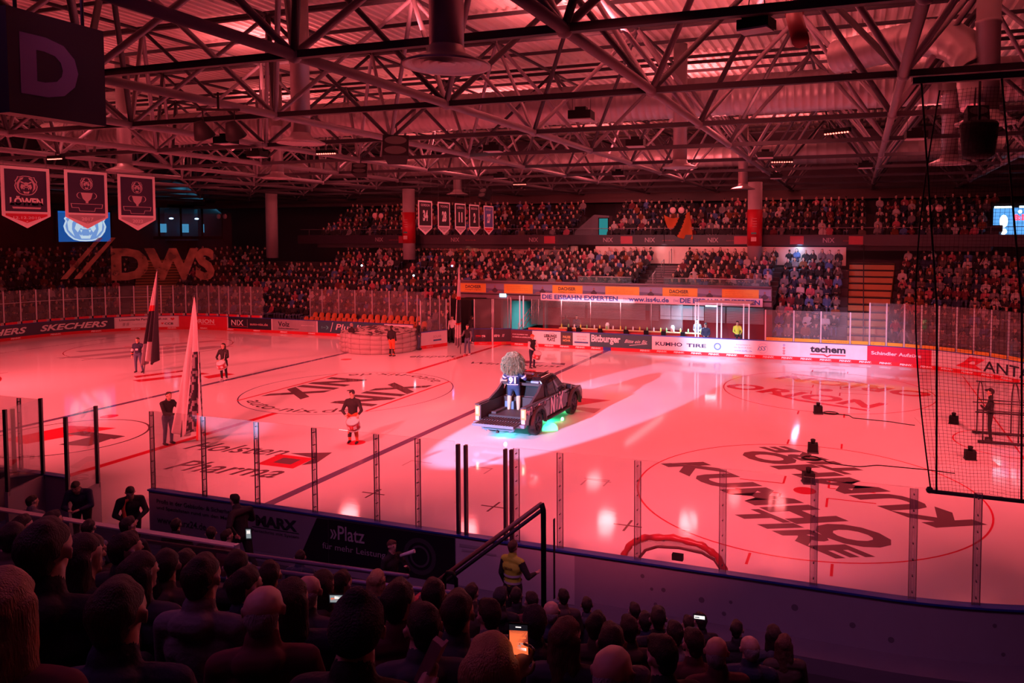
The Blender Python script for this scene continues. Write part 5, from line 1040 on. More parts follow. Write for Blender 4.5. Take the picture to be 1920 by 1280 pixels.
p10, g10 = person(PN, dict(hL=(.1, -.3, 1.2), eL=(.26, -.15, 1.08)), mats7(BLK, tr=BLK, ex=BLK), (25.53, .15), -PI*.55, 'person in a dark cap and checked shirt standing by the pipe frame', hair='cap')
for (x, y, t_, rz, lb) in [(3.35, 17.6, BLK, PI, 'person in black standing at the left end of the player bench'), (4.1, 17.6, NAVY, .2, 'person in a dark jacket behind the player bench'), (12.0, 17.7, GRYC, 0, 'person in a grey top at the right end of the bench'), (12.85, 15.9, NAVY, .3, 'player in blue at the door of the lit cubicle')]:
    person(PN, dict(hL=(.12, -.2, 1.0), hR=(-.12, -.2, 1.0)), mats7(t_, tr=BLK), (x, y), rz, lb, voxel=.03, hair='cap' if x > 12 else 'short')
person(PN, dict(base='sit'), mats7(YELV, tr=BLK), (14.6, 16.6), .4, 'steward in a yellow jacket sitting inside the lit cubicle', voxel=.025, z=.55)
# drums and sticks
def drum(p, c, lb, r=.2, h=.3, rx=.5):
    t = empty('drum', (0, 0, 0), 0, lb, 'drum'); M_ = p.matrix_basis.copy(); t.location = M_ @ Vector(c); t.rotation_euler = (rx, 0, p.rotation_euler.z)
    MB().lathe([(0, -h/2), (r, -h/2), (r, h/2), (0, h/2)], n=24).build('shell', [mat('drum_red', (.6, .03, .05), .35)], t); MB().lathe([(r+.004, h/2-.03), (r+.016, h/2-.03), (r+.016, h/2+.01), (r-.01, h/2+.012)], n=24).lathe([(r-.01, -h/2-.012), (r+.016, -h/2-.01), (r+.016, -h/2+.03), (r+.004, -h/2+.03)], n=24).build('rim', [ALU], t)
    MB().lathe([(0, h/2+.005), (r-.01, h/2+.005)], n=24).build('drumhead', [WHC], t); mb = MB()
    for k in range(8): a_ = 2*PI*k/8; mb.tube(((r+.006)*math.cos(a_), (r+.006)*math.sin(a_), -h/2), ((r+.006)*math.cos(a_), (r+.006)*math.sin(a_), h/2), .006, n=5)
    for k in range(6): a_ = 2*PI*k/6; mb.box(((r+.003)*math.cos(a_), (r+.003)*math.sin(a_), 0), (.01, .10, .12), 1, a_)
    mb.build('tension_rod', [ALU, WHC], t); bpy.context.view_layer.update()
def stick(p, a_, b2, lb): o = MB().tube(a_, b2, .008, .006, n=6).ball(b2, .012, 6).build('drumstick', [WHC]); o.matrix_basis = p.matrix_basis.copy(); tag(o, lb, 'drumstick')
bpy.context.view_layer.update()
for p in (p3, p4, p5, p9): p.matrix_basis
drum(p3, (.10, -.36, .78), 'red and white drum carried by the long haired drummer', rx=.5); drum(p4, (.14, -.42, .72), 'red and white drum carried by the drummer in orange shorts'); drum(p5, (.0, -.4, .72), 'red and white drum behind the pickup')
stick(p3, (.24, -.36, 1.04), (.26, -.30, 1.36), 'raised drumstick of the long haired drummer'); stick(p4, (-.12, -.4, 1.0), (.08, -.45, .92), 'drumstick of the drummer in orange shorts'); stick(p5, (.2, -.3, 1.02), (.3, -.6, .95), 'drumstick of the drummer behind the pickup')
# flags: pole and furled cloth with folds
def flag(base, top, cloth, name, lb, mats, seed, hem, pole_lb=None):
    t = empty('flag', base, 0, lb, 'flag'); B_ = Vector(base); T_ = Vector(top)-B_
    MB().tube((0, 0, 0), T_, .022, .015, n=8).ball(T_, .035, 8).build('flagpole', [mat('pole_dark', (.05, .04, .05), .4)], t)
    wl, wr, zb, dr = cloth; rnd = random.Random(seed); ph = [rnd.uniform(0, 6) for _ in range(6)]
    def fn(u, v):   # v 0 top .. 1 hem ; cloth hangs from the upper pole and widens downwards
        z = T_.z*(1-v)+zb*v; c = T_*(z/T_.z) if z > 0 else Vector((0, 0, z)); wid = (v**.85)
        x = c.x+(wl+(wr-wl)*u)*wid; y = c.y+.16*wid*math.sin(u*15+ph[0]+v*2)+.08*wid*math.sin(u*31+ph[1])
        zz = z+(.12*math.sin(u*9+ph[2])+hem*(u-.3))*v**3
        return (x, y, zz)
    mb = MB(); nu, nv = 44, 50; mb.grid(nu, nv, fn, 0)
    b = len(mb.f)-nu*nv
    for j in range(nv):
        for i in range(nu): mb.m[b+j*nu+i] = dr(i/nu, j/nv)
    o = mb.build('flag_cloth', mats, t); s = o.modifiers.new('s', 'SOLIDIFY'); s.thickness = .008
    return t
FW = mat('flag_white', (.66, .60, .62), .8); FK = mat('flag_black', (.03, .025, .04), .8); FR = mat('flag_red', (.65, .04, .05), .8); FG = mat('flag_grey', (.28, .26, .30), .8)
def d2(u, v):
    if v < .36: return 0
    if u < .30: return 0 if not (.42 < v < .455 or False) else 0
    if .30 <= u < .45 and v < .60: return 1
    if .30 <= u < .45 and v < .63: return 2
    if .9 < u: return 0
    if v > .80 and u > .78: return 2
    q = math.sin(u*38+6*math.sin(v*17))*math.cos(v*31+u*7)
    if u >= .5 and v > .38: return 1 if q > -.12 else 3
    return 0
def d1(u, v):
    if u > .55: return 1 if not (.6 < u < .7 and .2 < v < .8 and math.sin(v*60) > .2) else 3
    if v < .38: return 0
    if v < .43: return 2
    if v < .78: return 1
    return 3 if u < .3 else (2 if u > .48 else 0)
def d3(u, v):
    if v < .40: return 0
    if v < .44: return 2
    if v < .72: return 1 if u > .2 else 0
    if v < .74: return 2
    return 0 if v < .9 else 3
flag((.62, -9.35, .35), (1.17, -9.2, 4.93), (-.24, .98, .12, d2), 'flag', 'very large furled white and black flag with a red tip held near the glass', [FW, FK, FR, FG], 3, -.05)
flag((-12.30, .02, .02), (-11.42, .2, 5.2), (-.12, .80, .55, d1), 'flag', 'furled black, white and red flag held by the person far left', [FW, FK, FR, FG], 5, .1)
flag((-.42, 10.55, .05), (-.50, 10.65, 5.3), (-.34, .10, .42, d3), 'flag', 'tall narrow furled flag, pale with a dark middle, by the ice entrance', [FW, FK, FR, FG], 8, .1)
# ------------------------------------------------ inflatable
t = empty('inflatable_tunnel', (-6.05, 10.75, 0), 0, 'collapsed round quilted inflatable standing on the far ice', 'inflatable')
QW = mat('quilt_fabric', (.40, .34, .33), .6, bump=.3, bscale=8); QD = mat('quilt_dark', (.06, .04, .05), .7)
def qf(u, v):
    a_ = -PI*1.12+2*PI*1.0*u; q = abs(math.sin(u*PI*22))**.5; hq = abs(math.sin(v*PI*4))**.5
    rx, ry = 2.33, 2.15; bul = .10*q*hq+.04*mnoise.noise(Vector((u*30, v*6, 0))); dent = .22*math.exp(-((a_+2.0)/.07)**2)
    r = 1+(bul-.03)/2.3-dent/2.3-.05*(v-.5)**2*2
    return (rx*r*math.cos(a_), ry*r*math.sin(a_), 1.16*v+.05*math.sin(a_*3+1)*v)
mb = MB(); mb.grid(220, 32, qf, 0)
for j in range(32):
    for i in range(220):
        if i % 10 == 0 and False: mb.m[j*220+i] = 1
mb.build('quilted_wall', [QW, QD], t)
mb = MB()
for k in range(22):
    u = (k)/22; mb.path([tuple(Vector(qf(u, v/12))*1.0) for v in range(13)], .012, 5)
for k in range(0, 5):
    v = k/4; mb.path([qf(i/110, min(.999, v)) for i in range(111)], .012, 5)
mb.build('seams', [mat('seam', (.20, .12, .13), .8)], t)
def tf(u, v):
    a_ = 2*PI*u; r = v*1.02; n_ = mnoise.noise(Vector((math.cos(a_)*r*4, math.sin(a_)*r*4, 3.1))); n2 = mnoise.noise(Vector((math.cos(a_)*r*9, math.sin(a_)*r*9, 1)))
    return (2.3*r*math.cos(a_), 2.12*r*math.sin(a_), 1.17+.16*n_*(1-r**6)+.07*n2+.12*(1-r)+.05*math.sin(a_*3+1))
mb = MB(); mb.grid(90, 26, tf, 0)
for j in range(26):
    for i in range(90):
        p = tf(i/90, j/26)
        if mnoise.noise(Vector((p[0]*2.3, p[1]*3.6, 7))) > .08: mb.m[j*90+i] = 1
mb.build('slack_top', [QW, QD], t)
# ------------------------------------------------ mats, speakers, cables on the ice
for i, (x, y, rz, lb) in enumerate([(19.89, 2.28, .2, 'small black box on the ice in front of the far right circle'), (20.0, -3.22, .1, 'small black box standing on the ice between the two right hand circles'), (20.05, -6.3, .3, 'black box on the ice by the dot of the near right circle'), (24.65, 2.18, -.2, 'black box seen through the net, upper one'), (24.6, -2.47, .1, 'black box seen through the net, lower one')]):
    t = empty('effect_machine', (x, y, 0), rz, lb, 'machine', 'black effect boxes on the ice' if False else None)
    MB().box((0, 0, .17), (.3, .28, .26)).build('housing', [BLACK], t); MB().tube((0, 0, .3), (0, -.02, .42), .06, .08, n=12).build('nozzle', [BLACK], t); MB().box((0, 0, .02), (.34, .32, .04)).build('base_plate', [STEELD], t)
def cable(pts_, lb, coil=None):
    P_ = []
    for i in range(len(pts_)-1):
        a_, b2 = pts_[i], pts_[i+1]
        for k in range(6): q = k/6; s = q*q*(3-2*q); P_.append((a_[0]+(b2[0]-a_[0])*q, a_[1]+(b2[1]-a_[1])*s, .015))
    P_.append((*pts_[-1], .015)); mb = MB(); mb.path(P_, .016, 5, 0)
    if coil: 
        for k in range(3): mb.path([(coil[0]+(.3-.03*k)*math.cos(a_), coil[1]+(.22-.02*k)*math.sin(a_), .015+.012*k) for a_ in np.linspace(0, 2*PI, 22, False)], .012, 5, 0, closed=True)
    tag(mb.build('cable', [BLACK]), lb, 'cable')
cable([(20.3, 2.4), (21.0, 2.3), (21.2, 1.9), (22.2, 1.8), (23.3, 1.5)], 'black cable from the far black box to the right with a coil', (20.35, 2.45)); cable([(20.2, -3.9), (20.7, -4.3), (21.3, -4.35), (22.0, -4.0), (23.2, -4.0), (24.0, -4.1)], 'black cable with a coil running right from the middle black box', (20.0, -3.95))
MATW = mat('ice_mat_pale', (.62, .58, .60), .7)
for x, y, lb in [(24.3, 2.3, 'pale flat mat on the ice at the far end of the cable'), (24.4, -2.5, 'pale flat mat on the ice at the lower cable')]: tag(MB().box((x, y, .012), (1.7, 1.2, .02), rz=.15).build('floor_mat', [MATW]), lb, 'mat')
# pipe frame (arched) at right
t = empty('pipe_frame', (25.25, .2, 0), 0, 'dark arched pipe frame standing on the ice at the right edge', 'frame'); PIPE = mat('pipe_dark', (.05, .04, .05), .4, .4)
for k in range(4):
    x = k*1.05; mb = MB(); mb.path([(x, -.5, 0), (x, -.5, 1.1), (x, -.45, 1.5), (x, -.2, 1.85), (x, .15, 1.95), (x, .5, 1.85), (x, .75, 1.5), (x, .8, 1.1), (x, .8, 0)], .022, 6); mb.build('hoop', [PIPE], t)
for y, z, w_ in [(-.5, .06, .05), (.8, .06, .05), (-.5, 1.1, .02), (.8, 1.1, .02), (.15, 1.95, .02), (-.46, 1.45, .02), (.15, .9, .03)]: MB().tube((-.15, y, z), (3.6, y, z), w_, n=8).build('long_rail', [PIPE], t)
# goal frame lying by the near boards
t = empty('goal_frame', (18.0, -13.85, 0), 0, 'red ice hockey goal frame wrapped in clear film, lying against the near boards', 'goal')
RP = mat('goal_red', (.60, .04, .06), .3)
def gp(k, r=1.0): return [(-1.08, .0, .02), (-1.02, 0, .55), (-.85, .0, .85), (-.55, 0, 1.02), (0, .02, 1.08), (.55, 0, 1.02), (.85, 0, .85), (1.02, 0, .55), (1.08, 0, .02)]
mb = MB(); P0 = gp(0); S_ = []
for i in range(len(P0)-1):
    for k in range(6): S_.append(tuple(P0[i][j]+(P0[i+1][j]-P0[i][j])*k/6 for j in range(3)))
S_.append(P0[-1]); mb.path(S_, [.062+.012*math.sin(i*1.9) for i in range(len(S_))], 10); mb.build('goal_pipe', [RP], t)
MB().path([(x*.82, .55, z*.62) for x, y, z in S_], .03, 8).build('rear_pipe', [mat('goal_rear', (.18, .05, .07), .5)], t)
mb = MB(); mb.grid(30, 6, lambda u, v: (lerp(S_[int(u*48)], (S_[int(u*48)][0]*.82, .55, S_[int(u*48)][2]*.62), v)), 0)
mb.build('netting', [glass_mat('goal_net', (.75, .7, .7), .35, .1, (.8, .6, .6))], t); MB().tube((-.28, -.02, 1.06), (-.2, .1, 1.0), .05, .05, n=10).box((.0, .4, .55), (.22, .1, .12)).build('clamp', [BLACK], t)
# ------------------------------------------------ pickup truck (local: y forward, x right)
PAINT = mat('car_black', (.012, .011, .014), .18, 0.2, coat=.6, spec=.7); TRIM = mat('car_trim', (.03, .03, .035), .55); RUB = mat('tyre_rubber', (.025, .024, .026), .85, bump=.4, bscale=40); RIM = mat('rim_dark', (.06, .055, .07), .35, .7)
CGL = mat('car_glass', (.03, .03, .035), .03, spec=1.0, coat=1.0); BUMP = mat('bumper_steel', (.20, .24, .30), .45, .5); LINER = mat('bed_liner', (.045, .04, .048), .6); DECP = mat('decal_pink', (.85, .60, .66), .5); DECG = mat('decal_grey', (.14, .13, .17), .5); CHR = mat('chrome', (.6, .6, .62), .2, .9)
TL = emis('tail_light', (1.0, .10, .07), 7); TLW = emis('tail_core', (1.0, .75, .55), 6); HLM = emis('amber', (1.0, .6, .1), 6)
tk = empty('pickup_truck', (10.03, -2.5, 0), math.radians(-1), 'black pickup truck with lettering on its side, parked on the ice with its tailgate down', 'truck')
YR, YF, TW, WR = -1.62, 1.66, .80, .40
def arch(yc, zc, r, n=12): return [(yc+r*math.cos(PI*k/n), zc+r*math.sin(PI*k/n)) for k in range(n+1)]
# side shell outline (y,z)
side = [(-2.62, .55), (-2.64, 1.12), (-1.0, 1.14), (-.55, 1.15), (1.30, 1.12), (1.9, 1.08), (2.45, .98), (2.62, .80), (2.62, .50)]+[(y, z) for y, z in arch(YF, .42, .50)]+[(1.1, .42), (-1.05, .42)]+[(y, z) for y, z in arch(YR, .42, .50)]+[(-2.3, .48)]
def xs(y, z): # half width of the body
    w_ = .93-.05*max(0, (y-1.4))**1.6*.5-.02*abs(z-.8)
    return w_
mb = MB()
for sg in (-1, 1): mb.prism(side, lambda u, v: (sg*xs(u, v), u, v), lambda u, v: (sg*(xs(u, v)-.07), u, v))
sd = mb.build('body_side', [PAINT], tk)
b_mod = sd.modifiers.new('b', 'BEVEL'); b_mod.width = .02; b_mod.segments = 2; b_mod.limit_method = 'ANGLE'
# bed
mb = MB(); mb.box((0, -1.78, .62), (1.52, 1.72, .04)); mb.box((0, -.90, .88), (1.56, .05, .56)); 
for k in range(15): mb.box((-.70+k*.10, -1.78, .65), (.04, 1.7, .025))
for sg in (-1, 1):
    mb.box((sg*.80, -1.78, .88), (.12, 1.72, .52)); mb.box((sg*.62, YR, .70), (.28, .85, .18)); mb.box((sg*.88, -1.78, 1.15), (.16, 1.75, .035))
mb.build('cargo_bed', [LINER], tk)
t_ = empty('tailgate', (0, -2.66, .62)); t_.parent = tk; mb = MB(); mb.box((0, -.26, -.02), (1.50, .54, .07))
for k in range(14): mb.box((-.65+k*.10, -.26, .025), (.04, .48, .02))
mb.build('gate_skin', [LINER], t_); MB().box((0, -.53, -.02), (1.52, .03, .09)).build('edge', [BUMP], t_)
# hood and front
def loft(stations, m=0, cap=True):  # each station: list of (x,y,z)
    mb = MB(); n = len(stations[0]); V = [p for s in stations for p in s]
    F = [(j*n+i, j*n+(i+1) % n, (j+1)*n+(i+1) % n, (j+1)*n+i) for j in range(len(stations)-1) for i in range(n)]
    if cap: F += [tuple(range(n-1, -1, -1)), tuple((len(stations)-1)*n+i for i in range(n))]
    return mb.add(V, F, m)
def sec(y, w0, w1, z0, z1, crown=.03): return [(-w0, y, z0), (w0, y, z0), (w0, y, (z0+z1)/2), (w1, y, z1-.03), (w1*.6, y, z1+crown*.6), (0, y, z1+crown), (-w1*.6, y, z1+crown*.6), (-w1, y, z1-.03), (-w0, y, (z0+z1)/2)]
o = loft([sec(1.12, .86, .80, .5, 1.14), sec(1.6, .86, .80, .5, 1.12), sec(2.2, .84, .76, .5, 1.05), sec(2.55, .80, .70, .5, .95), sec(2.66, .74, .62, .52, .86)]).build('hood', [PAINT], tk); o.modifiers.new('b', 'BEVEL').width = .02
MB().box((0, 2.66, .52), (1.70, .14, .30)).box((0, 2.72, .42), (1.3, .1, .1)).build('front_bumper', [TRIM], tk); MB().box((0, 2.67, .78), (1.1, .05, .2)).build('grille', [TRIM], tk)
for sg in (-1, 1):
    MB().ball((sg*.72, 2.56, .86), (.16, .12, .08), 12).build('headlight', [CGL], tk); MB().ball((sg*.80, 2.44, .95), (.04, .05, .03), 8).build('indicator', [HLM], tk)
# cab greenhouse
def cab(y, w0, w1, z0, z1): return [(-w0, y, z0), (w0, y, z0), (w1, y, z1-.06), (w1-.08, y, z1), (-w1+.08, y, z1), (-w1, y, z1-.06)]
o = loft([cab(-.90, .86, .84, 1.10, 1.13), cab(-.78, .86, .68, 1.10, 1.72), cab(-.62, .86, .66, 1.10, 1.80), cab(.25, .86, .66, 1.10, 1.82), cab(.52, .86, .66, 1.10, 1.76), cab(1.22, .84, .80, 1.08, 1.13)]).build('cab', [PAINT], tk); o.modifiers.new('b', 'BEVEL').width = .025
MB().box((0, .1, .75), (1.74, 2.3, .75)).build('cabin_floor', [TRIM], tk)
def wpanel(name, pts_, lab=None):
    mb = MB()
    for sg in (-1, 1): pass
    return mb
for sg in (-1, 1):
    for nm, q in (('rear', [(-.55, 1.16), (.02, 1.16), (.02, 1.66), (-.42, 1.68)]), ('front', [(.10, 1.16), (.98, 1.16), (.55, 1.62), (.10, 1.67)])):
        f = lambda y, z, o_=.012: (sg*(.86-.20*(z-1.10)/.66+o_), y, z)
        mb = MB(); mb.prism(q, lambda u, v: f(u, v, .014), lambda u, v: f(u, v, -.01)); w_ = mb.build('side_window', [CGL], tk)
    mb = MB()
    for y in (-.60, .06, 1.05): MB().box((sg*.935, y, .80), (.01, .012, .60)).build('door_seam', [TRIM], tk)
    for y in (.25, -.35): MB().box((sg*.935, y, 1.02), (.03, .14, .03)).build('door_handle', [TRIM], tk)
    MB().box((sg*1.02, .92, 1.22), (.18, .10, .17)).box((sg*.93, .95, 1.18), (.10, .05, .05)).build('wing_mirror', [PAINT], tk)
    MB().bar((sg*.96, -1.0, .40), (sg*.96, 1.08, .40), .12, .05).build('side_step', [TRIM], tk)
    # flares
    for yc in (YR, YF):
        mb = MB(); V = []; n = 16
        for k in range(n+1):
            a_ = -.12+(PI+.24)*k/n; c_, s_ = math.cos(a_), math.sin(a_)
            V += [(sg*.90, yc+.50*c_, .42+.50*s_), (sg*1.02, yc+.49*c_, .42+.49*s_), (sg*1.01, yc+.58*c_, .42+.58*s_), (sg*.90, yc+.62*c_, .42+.61*s_)]
        mb.add(V, [(4*i+j, 4*i+(j+1) % 4, 4*i+4+(j+1) % 4, 4*i+4+j) for i in range(n) for j in range(4)]+[(0, 1, 2, 3), (4*n+3, 4*n+2, 4*n+1, 4*n)]); mb.build('wheel_flare', [TRIM], tk)
    # wheels
    for yc in (YR, YF):
        wt = empty('wheel', (sg*TW, yc, WR)); wt.parent = tk; R = Matrix.Rotation(PI/2*sg, 3, 'Y')
        MB().lathe([(.25, -.13), (.34, -.135), (.385, -.11), (.40, -.07), (.40, .07), (.385, .11), (.34, .135), (.25, .13)], n=40, R=R).build('tyre', [RUB], wt)
        mb = MB(); mb.lathe([(.255, .13), (.24, .10), (.22, .02), (.0, .02)], n=32, R=R); mb.lathe([(0, .105), (.05, .105), (.055, .05)], n=16, R=R)
        for k in range(6):
            a_ = 2*PI*k/6
            for dd in (-.13, .13): mb.bar(R @ Vector((.04*math.cos(a_), .04*math.sin(a_), .08)), R @ Vector((.245*math.cos(a_+dd), .245*math.sin(a_+dd), .115)), .028, .03)
        mb.build('rim', [RIM], wt)
    # sports bar
    mb = MB(); q = [(-2.05, 1.15), (-.95, 1.15), (-.88, 1.62), (-1.05, 1.62), (-1.35, 1.42)]; mb.prism(q, lambda u, v: (sg*.86-sg*.14*(v-1.15), u, v), lambda u, v: (sg*.78-sg*.14*(v-1.15), u, v)); mb.build('roll_bar', [TRIM], tk)
    mb = MB()
    for k in range(4): mb.box((sg*(.855-.03-.025*k), -1.20+.035*k, 1.28+.06*k), (.02, .14, .022))
    mb.build('roll_bar_slots', [mat('slot_pale', (.55, .6, .75), .4)], tk)
    MB().box((sg*.86, -2.645, .93), (.15, .06, .34)).build('tail_light', [TL], tk); MB().box((sg*.86, -2.68, .95), (.075, .01, .22)).build('light_core', [TLW], tk); MB().box((sg*.86, -2.65, .68), (.13, .05, .13)).build('reflector', [mat('refl_white', (.7, .6, .62), .3)], tk)
MB().bar((-.80, -1.0, 1.60), (.80, -1.0, 1.60), .10, .09).build('roll_bar_top', [TRIM], tk)
mb = MB()
for x in (-.45, .45): mb.bar((x, -.6, 1.86), (x, .3, 1.87), .04, .03)
mb.build('roof_rail', [TRIM], tk); MB().box((-.05, -.55, 1.90), (.62, .10, .06)).build('light_bar', [mat('bar_blue', (.25, .4, .6), .3)], tk)
MB().box((.45, -.82, 1.66), (.3, .12, .06)).build('rear_lamp', [mat('bar_blue', (.25, .4, .6), .3)], tk)
mb = MB(); q = [(-.95, .60), (.95, .60), (.95, .50), (.55, .48), (.42, .36), (-.42, .36), (-.55, .48), (-.95, .50)]
mb.prism(q, lambda u, v: (u, -2.78, v), lambda u, v: (u, -2.62, v)); mb.build('rear_bumper', [BUMP], tk); MB().bar((-.6, -2.82, .40), (.6, -2.82, .40), .05, .04).bar((-.42, -2.8, .34), (-.62, -2.8, .46), .05, .05).bar((.42, -2.8, .34), (.62, -2.8, .46), .05, .05).build('bumper_bar', [BUMP], tk)
MB().box((0, -2.84, .33), (.08, .1, .06)).ball((0, -2.88, .38), .03, 8).build('tow_hook', [TRIM], tk)
# lettering and wrap on the side
F3_ = lambda sg, y0, z0, o_: (lambda u, v: (sg*(xs(y0+u, z0+v)+o_), y0+u*1.0, z0+v) if sg > 0 else (sg*(xs(y0-u, z0+v)+o_), y0-u, z0+v))
for sg in (1, -1):
    mb = MB(); y0 = -.58 if sg > 0 else .88; fnn = F3_(sg, y0, .50, .014)
    L = lambda pts_, m_=0: mb.add([fnn(u, v) for u, v in pts_], [tuple(range(len(pts_)))], m_)
    L([(0, .02), (.08, 0), (.11, .55), (.02, .58)]); L([(.02, .58), (.12, .57), (.36, .04), (.28, .0)]); L([(.26, .01), (.35, -.02), (.40, .60), (.31, .62)])
    L([(.52, .06), (.60, .04), (.62, .42), (.55, .44)]); L([(.55, .50), (.63, .49), (.64, .57), (.56, .58)])
    L([(.72, .02), (.81, .0), (1.16, .60), (1.08, .64)]); L([(.76, .64), (.85, .66), (1.12, -.02), (1.04, -.04)])
    mb.build('side_lettering', [DECP], tk)
    mb = MB(); fn2 = F3_(sg, -.64 if sg > 0 else .66, .50, .006); mb.add([fn2(u, v) for u, v in [(0, .05), (.3, .5), (1.3, .55), (1.62, .4), (1.62, .12), (.9, 0)]], [tuple(range(6))]); mb.build('side_graphic', [DECG], tk)
    mb = MB(); fn4 = F3_(sg, -2.55 if sg > 0 else -.8, .78, .008)
    rnd = random.Random(5)
    for k in range(22):
        u0, v0 = rnd.uniform(.05, 1.6), rnd.uniform(.16, .30); r = rnd.uniform(.05, .14); mb.add([fn4(u0+r*math.cos(a_), min(.345, max(-.22, v0-.05+r*.8*math.sin(a_)))) for a_ in np.linspace(rnd.random(), 2*PI+.1, 9)[:-1]], [tuple(range(8))], k % 3); 
    mb.build('rear_wing_graphic', [DECP, DECG, mat('decal_dark', (.05, .02, .04), .5)], tk)
MB().box((0, 0, .62), (1.5, 4.4, .2)).build('chassis', [TRIM], tk)
point('underglow', (10.55, -2.2, .30), 40, (.02, 1.0, .35), .3); point('underglow', (10.4, -.6, .30), 10, (.1, 1.0, .3), .05); point('underglow_cyan', (9.9, -4.6, .30), 14, (.03, .8, 1.0), .05)
tag(MB().box((9.62, -3.58, .82), (.34, .26, .34)).build('storage_box', [mat('box_blue', (.08, .20, .32), .5)]), 'small blue box standing in the truck bed', 'box')
# person standing in the bed: shaggy hood, numbered jersey, shorts
FUR = mat('fur_green_brown', (.22, .26, .16), .9, bump=1.0, bscale=60); FURL = mat('fur_pale', (.42, .48, .30), .9, bump=.8, bscale=60); JN = mat('jersey_navy', (.02, .04, .14), .8); JS = mat('shorts_navy', (.02, .06, .14), .8)
Jm = dict(hip=(0, 0, .84), neck=(0, 0, 1.32), head=(0, 0, 1.52), sL=(.22, 0, 1.26), sR=(-.22, 0, 1.26), eL=(.36, -.12, 1.06), eR=(-.36, -.08, 1.06), hL=(.26, -.32, 1.02), hR=(-.30, -.30, .98), kL=(.15, -.02, .48), kR=(-.15, -.02, .48), aL=(.16, .02, .10), aR=(-.16, .02, .10))
mp_, gm = figure(Jm, bulk=1.42, hair='none', shorts=True, face=False, fingers=True, skirt=False)
mp_ = [p if p[5] != 0 else (*p[:2], p[2]*1.25, p[3]*1.25, p[4], 0) for p in mp_]
mo = bpy.data.objects.new('person', fuse('person', mp_, [FURL, JN, JN, JS, FURL, FUR, FUR], .018)); COL.objects.link(mo); mo.location = (9.80, -3.70, .66); mo.rotation_euler = (0, 0, PI+.15); mo.scale = (1.08, 1.08, 1.08)
tag(mo, 'person in a huge shaggy hood and navy jersey numbered 91, standing in the truck bed', 'person')
hp_ = [((0, -.02, 1.60), (0, .03, 1.70), .29, .27, .95, 0), ((.15, .08, 1.52), (.12, .06, 1.66), .18, .20, 1, 0), ((-.15, .08, 1.52), (-.12, .06, 1.66), .18, .20, 1, 0), ((0, .13, 1.44), (0, .10, 1.56), .14, .2, 1, 0)]
hm = fuse('shaggy_hood', hp_, [FUR], .022, 1, noise=.05); ho = bpy.data.objects.new('shaggy_hood', hm); COL.objects.link(ho); ho.parent = mo
mb = MB(); rnd = random.Random(4)
co = [v.co.copy() for v in hm.vertices]; no = [v.normal.copy() for v in hm.vertices]
for k in range(3600):
    i = rnd.randrange(len(co)); p, n_ = co[i], no[i]; d = (n_*.5+Vector((0, 0, -1))+Vector((rnd.uniform(-.3, .3), rnd.uniform(-.3, .3), 0))).normalized(); L = rnd.uniform(.08, .18); x = d.cross(n_).normalized()*.008
    mb.add([p-x, p+x, p+d*L*.6+n_*.03+x*.5, p+d*L+n_*.02], [(0, 1, 2), (0, 2, 3)])
fo = mb.build('fur_strands', [FUR], ho); fo['kind'] = 'stuff'
mb = MB(); fb = lambda u, v, o_=.0: (.19-.38*u, .150+.02*(1-(2*u-1)**2)+.010+o_, .93+v)
mb.text('91', lambda u, v: fb(.18+.64*u, .0+.22*v), 1, 1, 0, .05)
for z0, z1, m_ in ((-.035, -.015, 0), (.235, .25, 0)): mb.grid(8, 1, lambda u, v: fb(u*1.0, z0+(z1-z0)*v, .0), m_)
mb.build('jersey_number', [WHC], mo)
for sg in (-1, 1): MB().tube((sg*.29, -.05, 1.17), (sg*.32, -.08, 1.12), .096, .094, n=14, caps=False).build('sleeve_stripe', [WHC], mo)
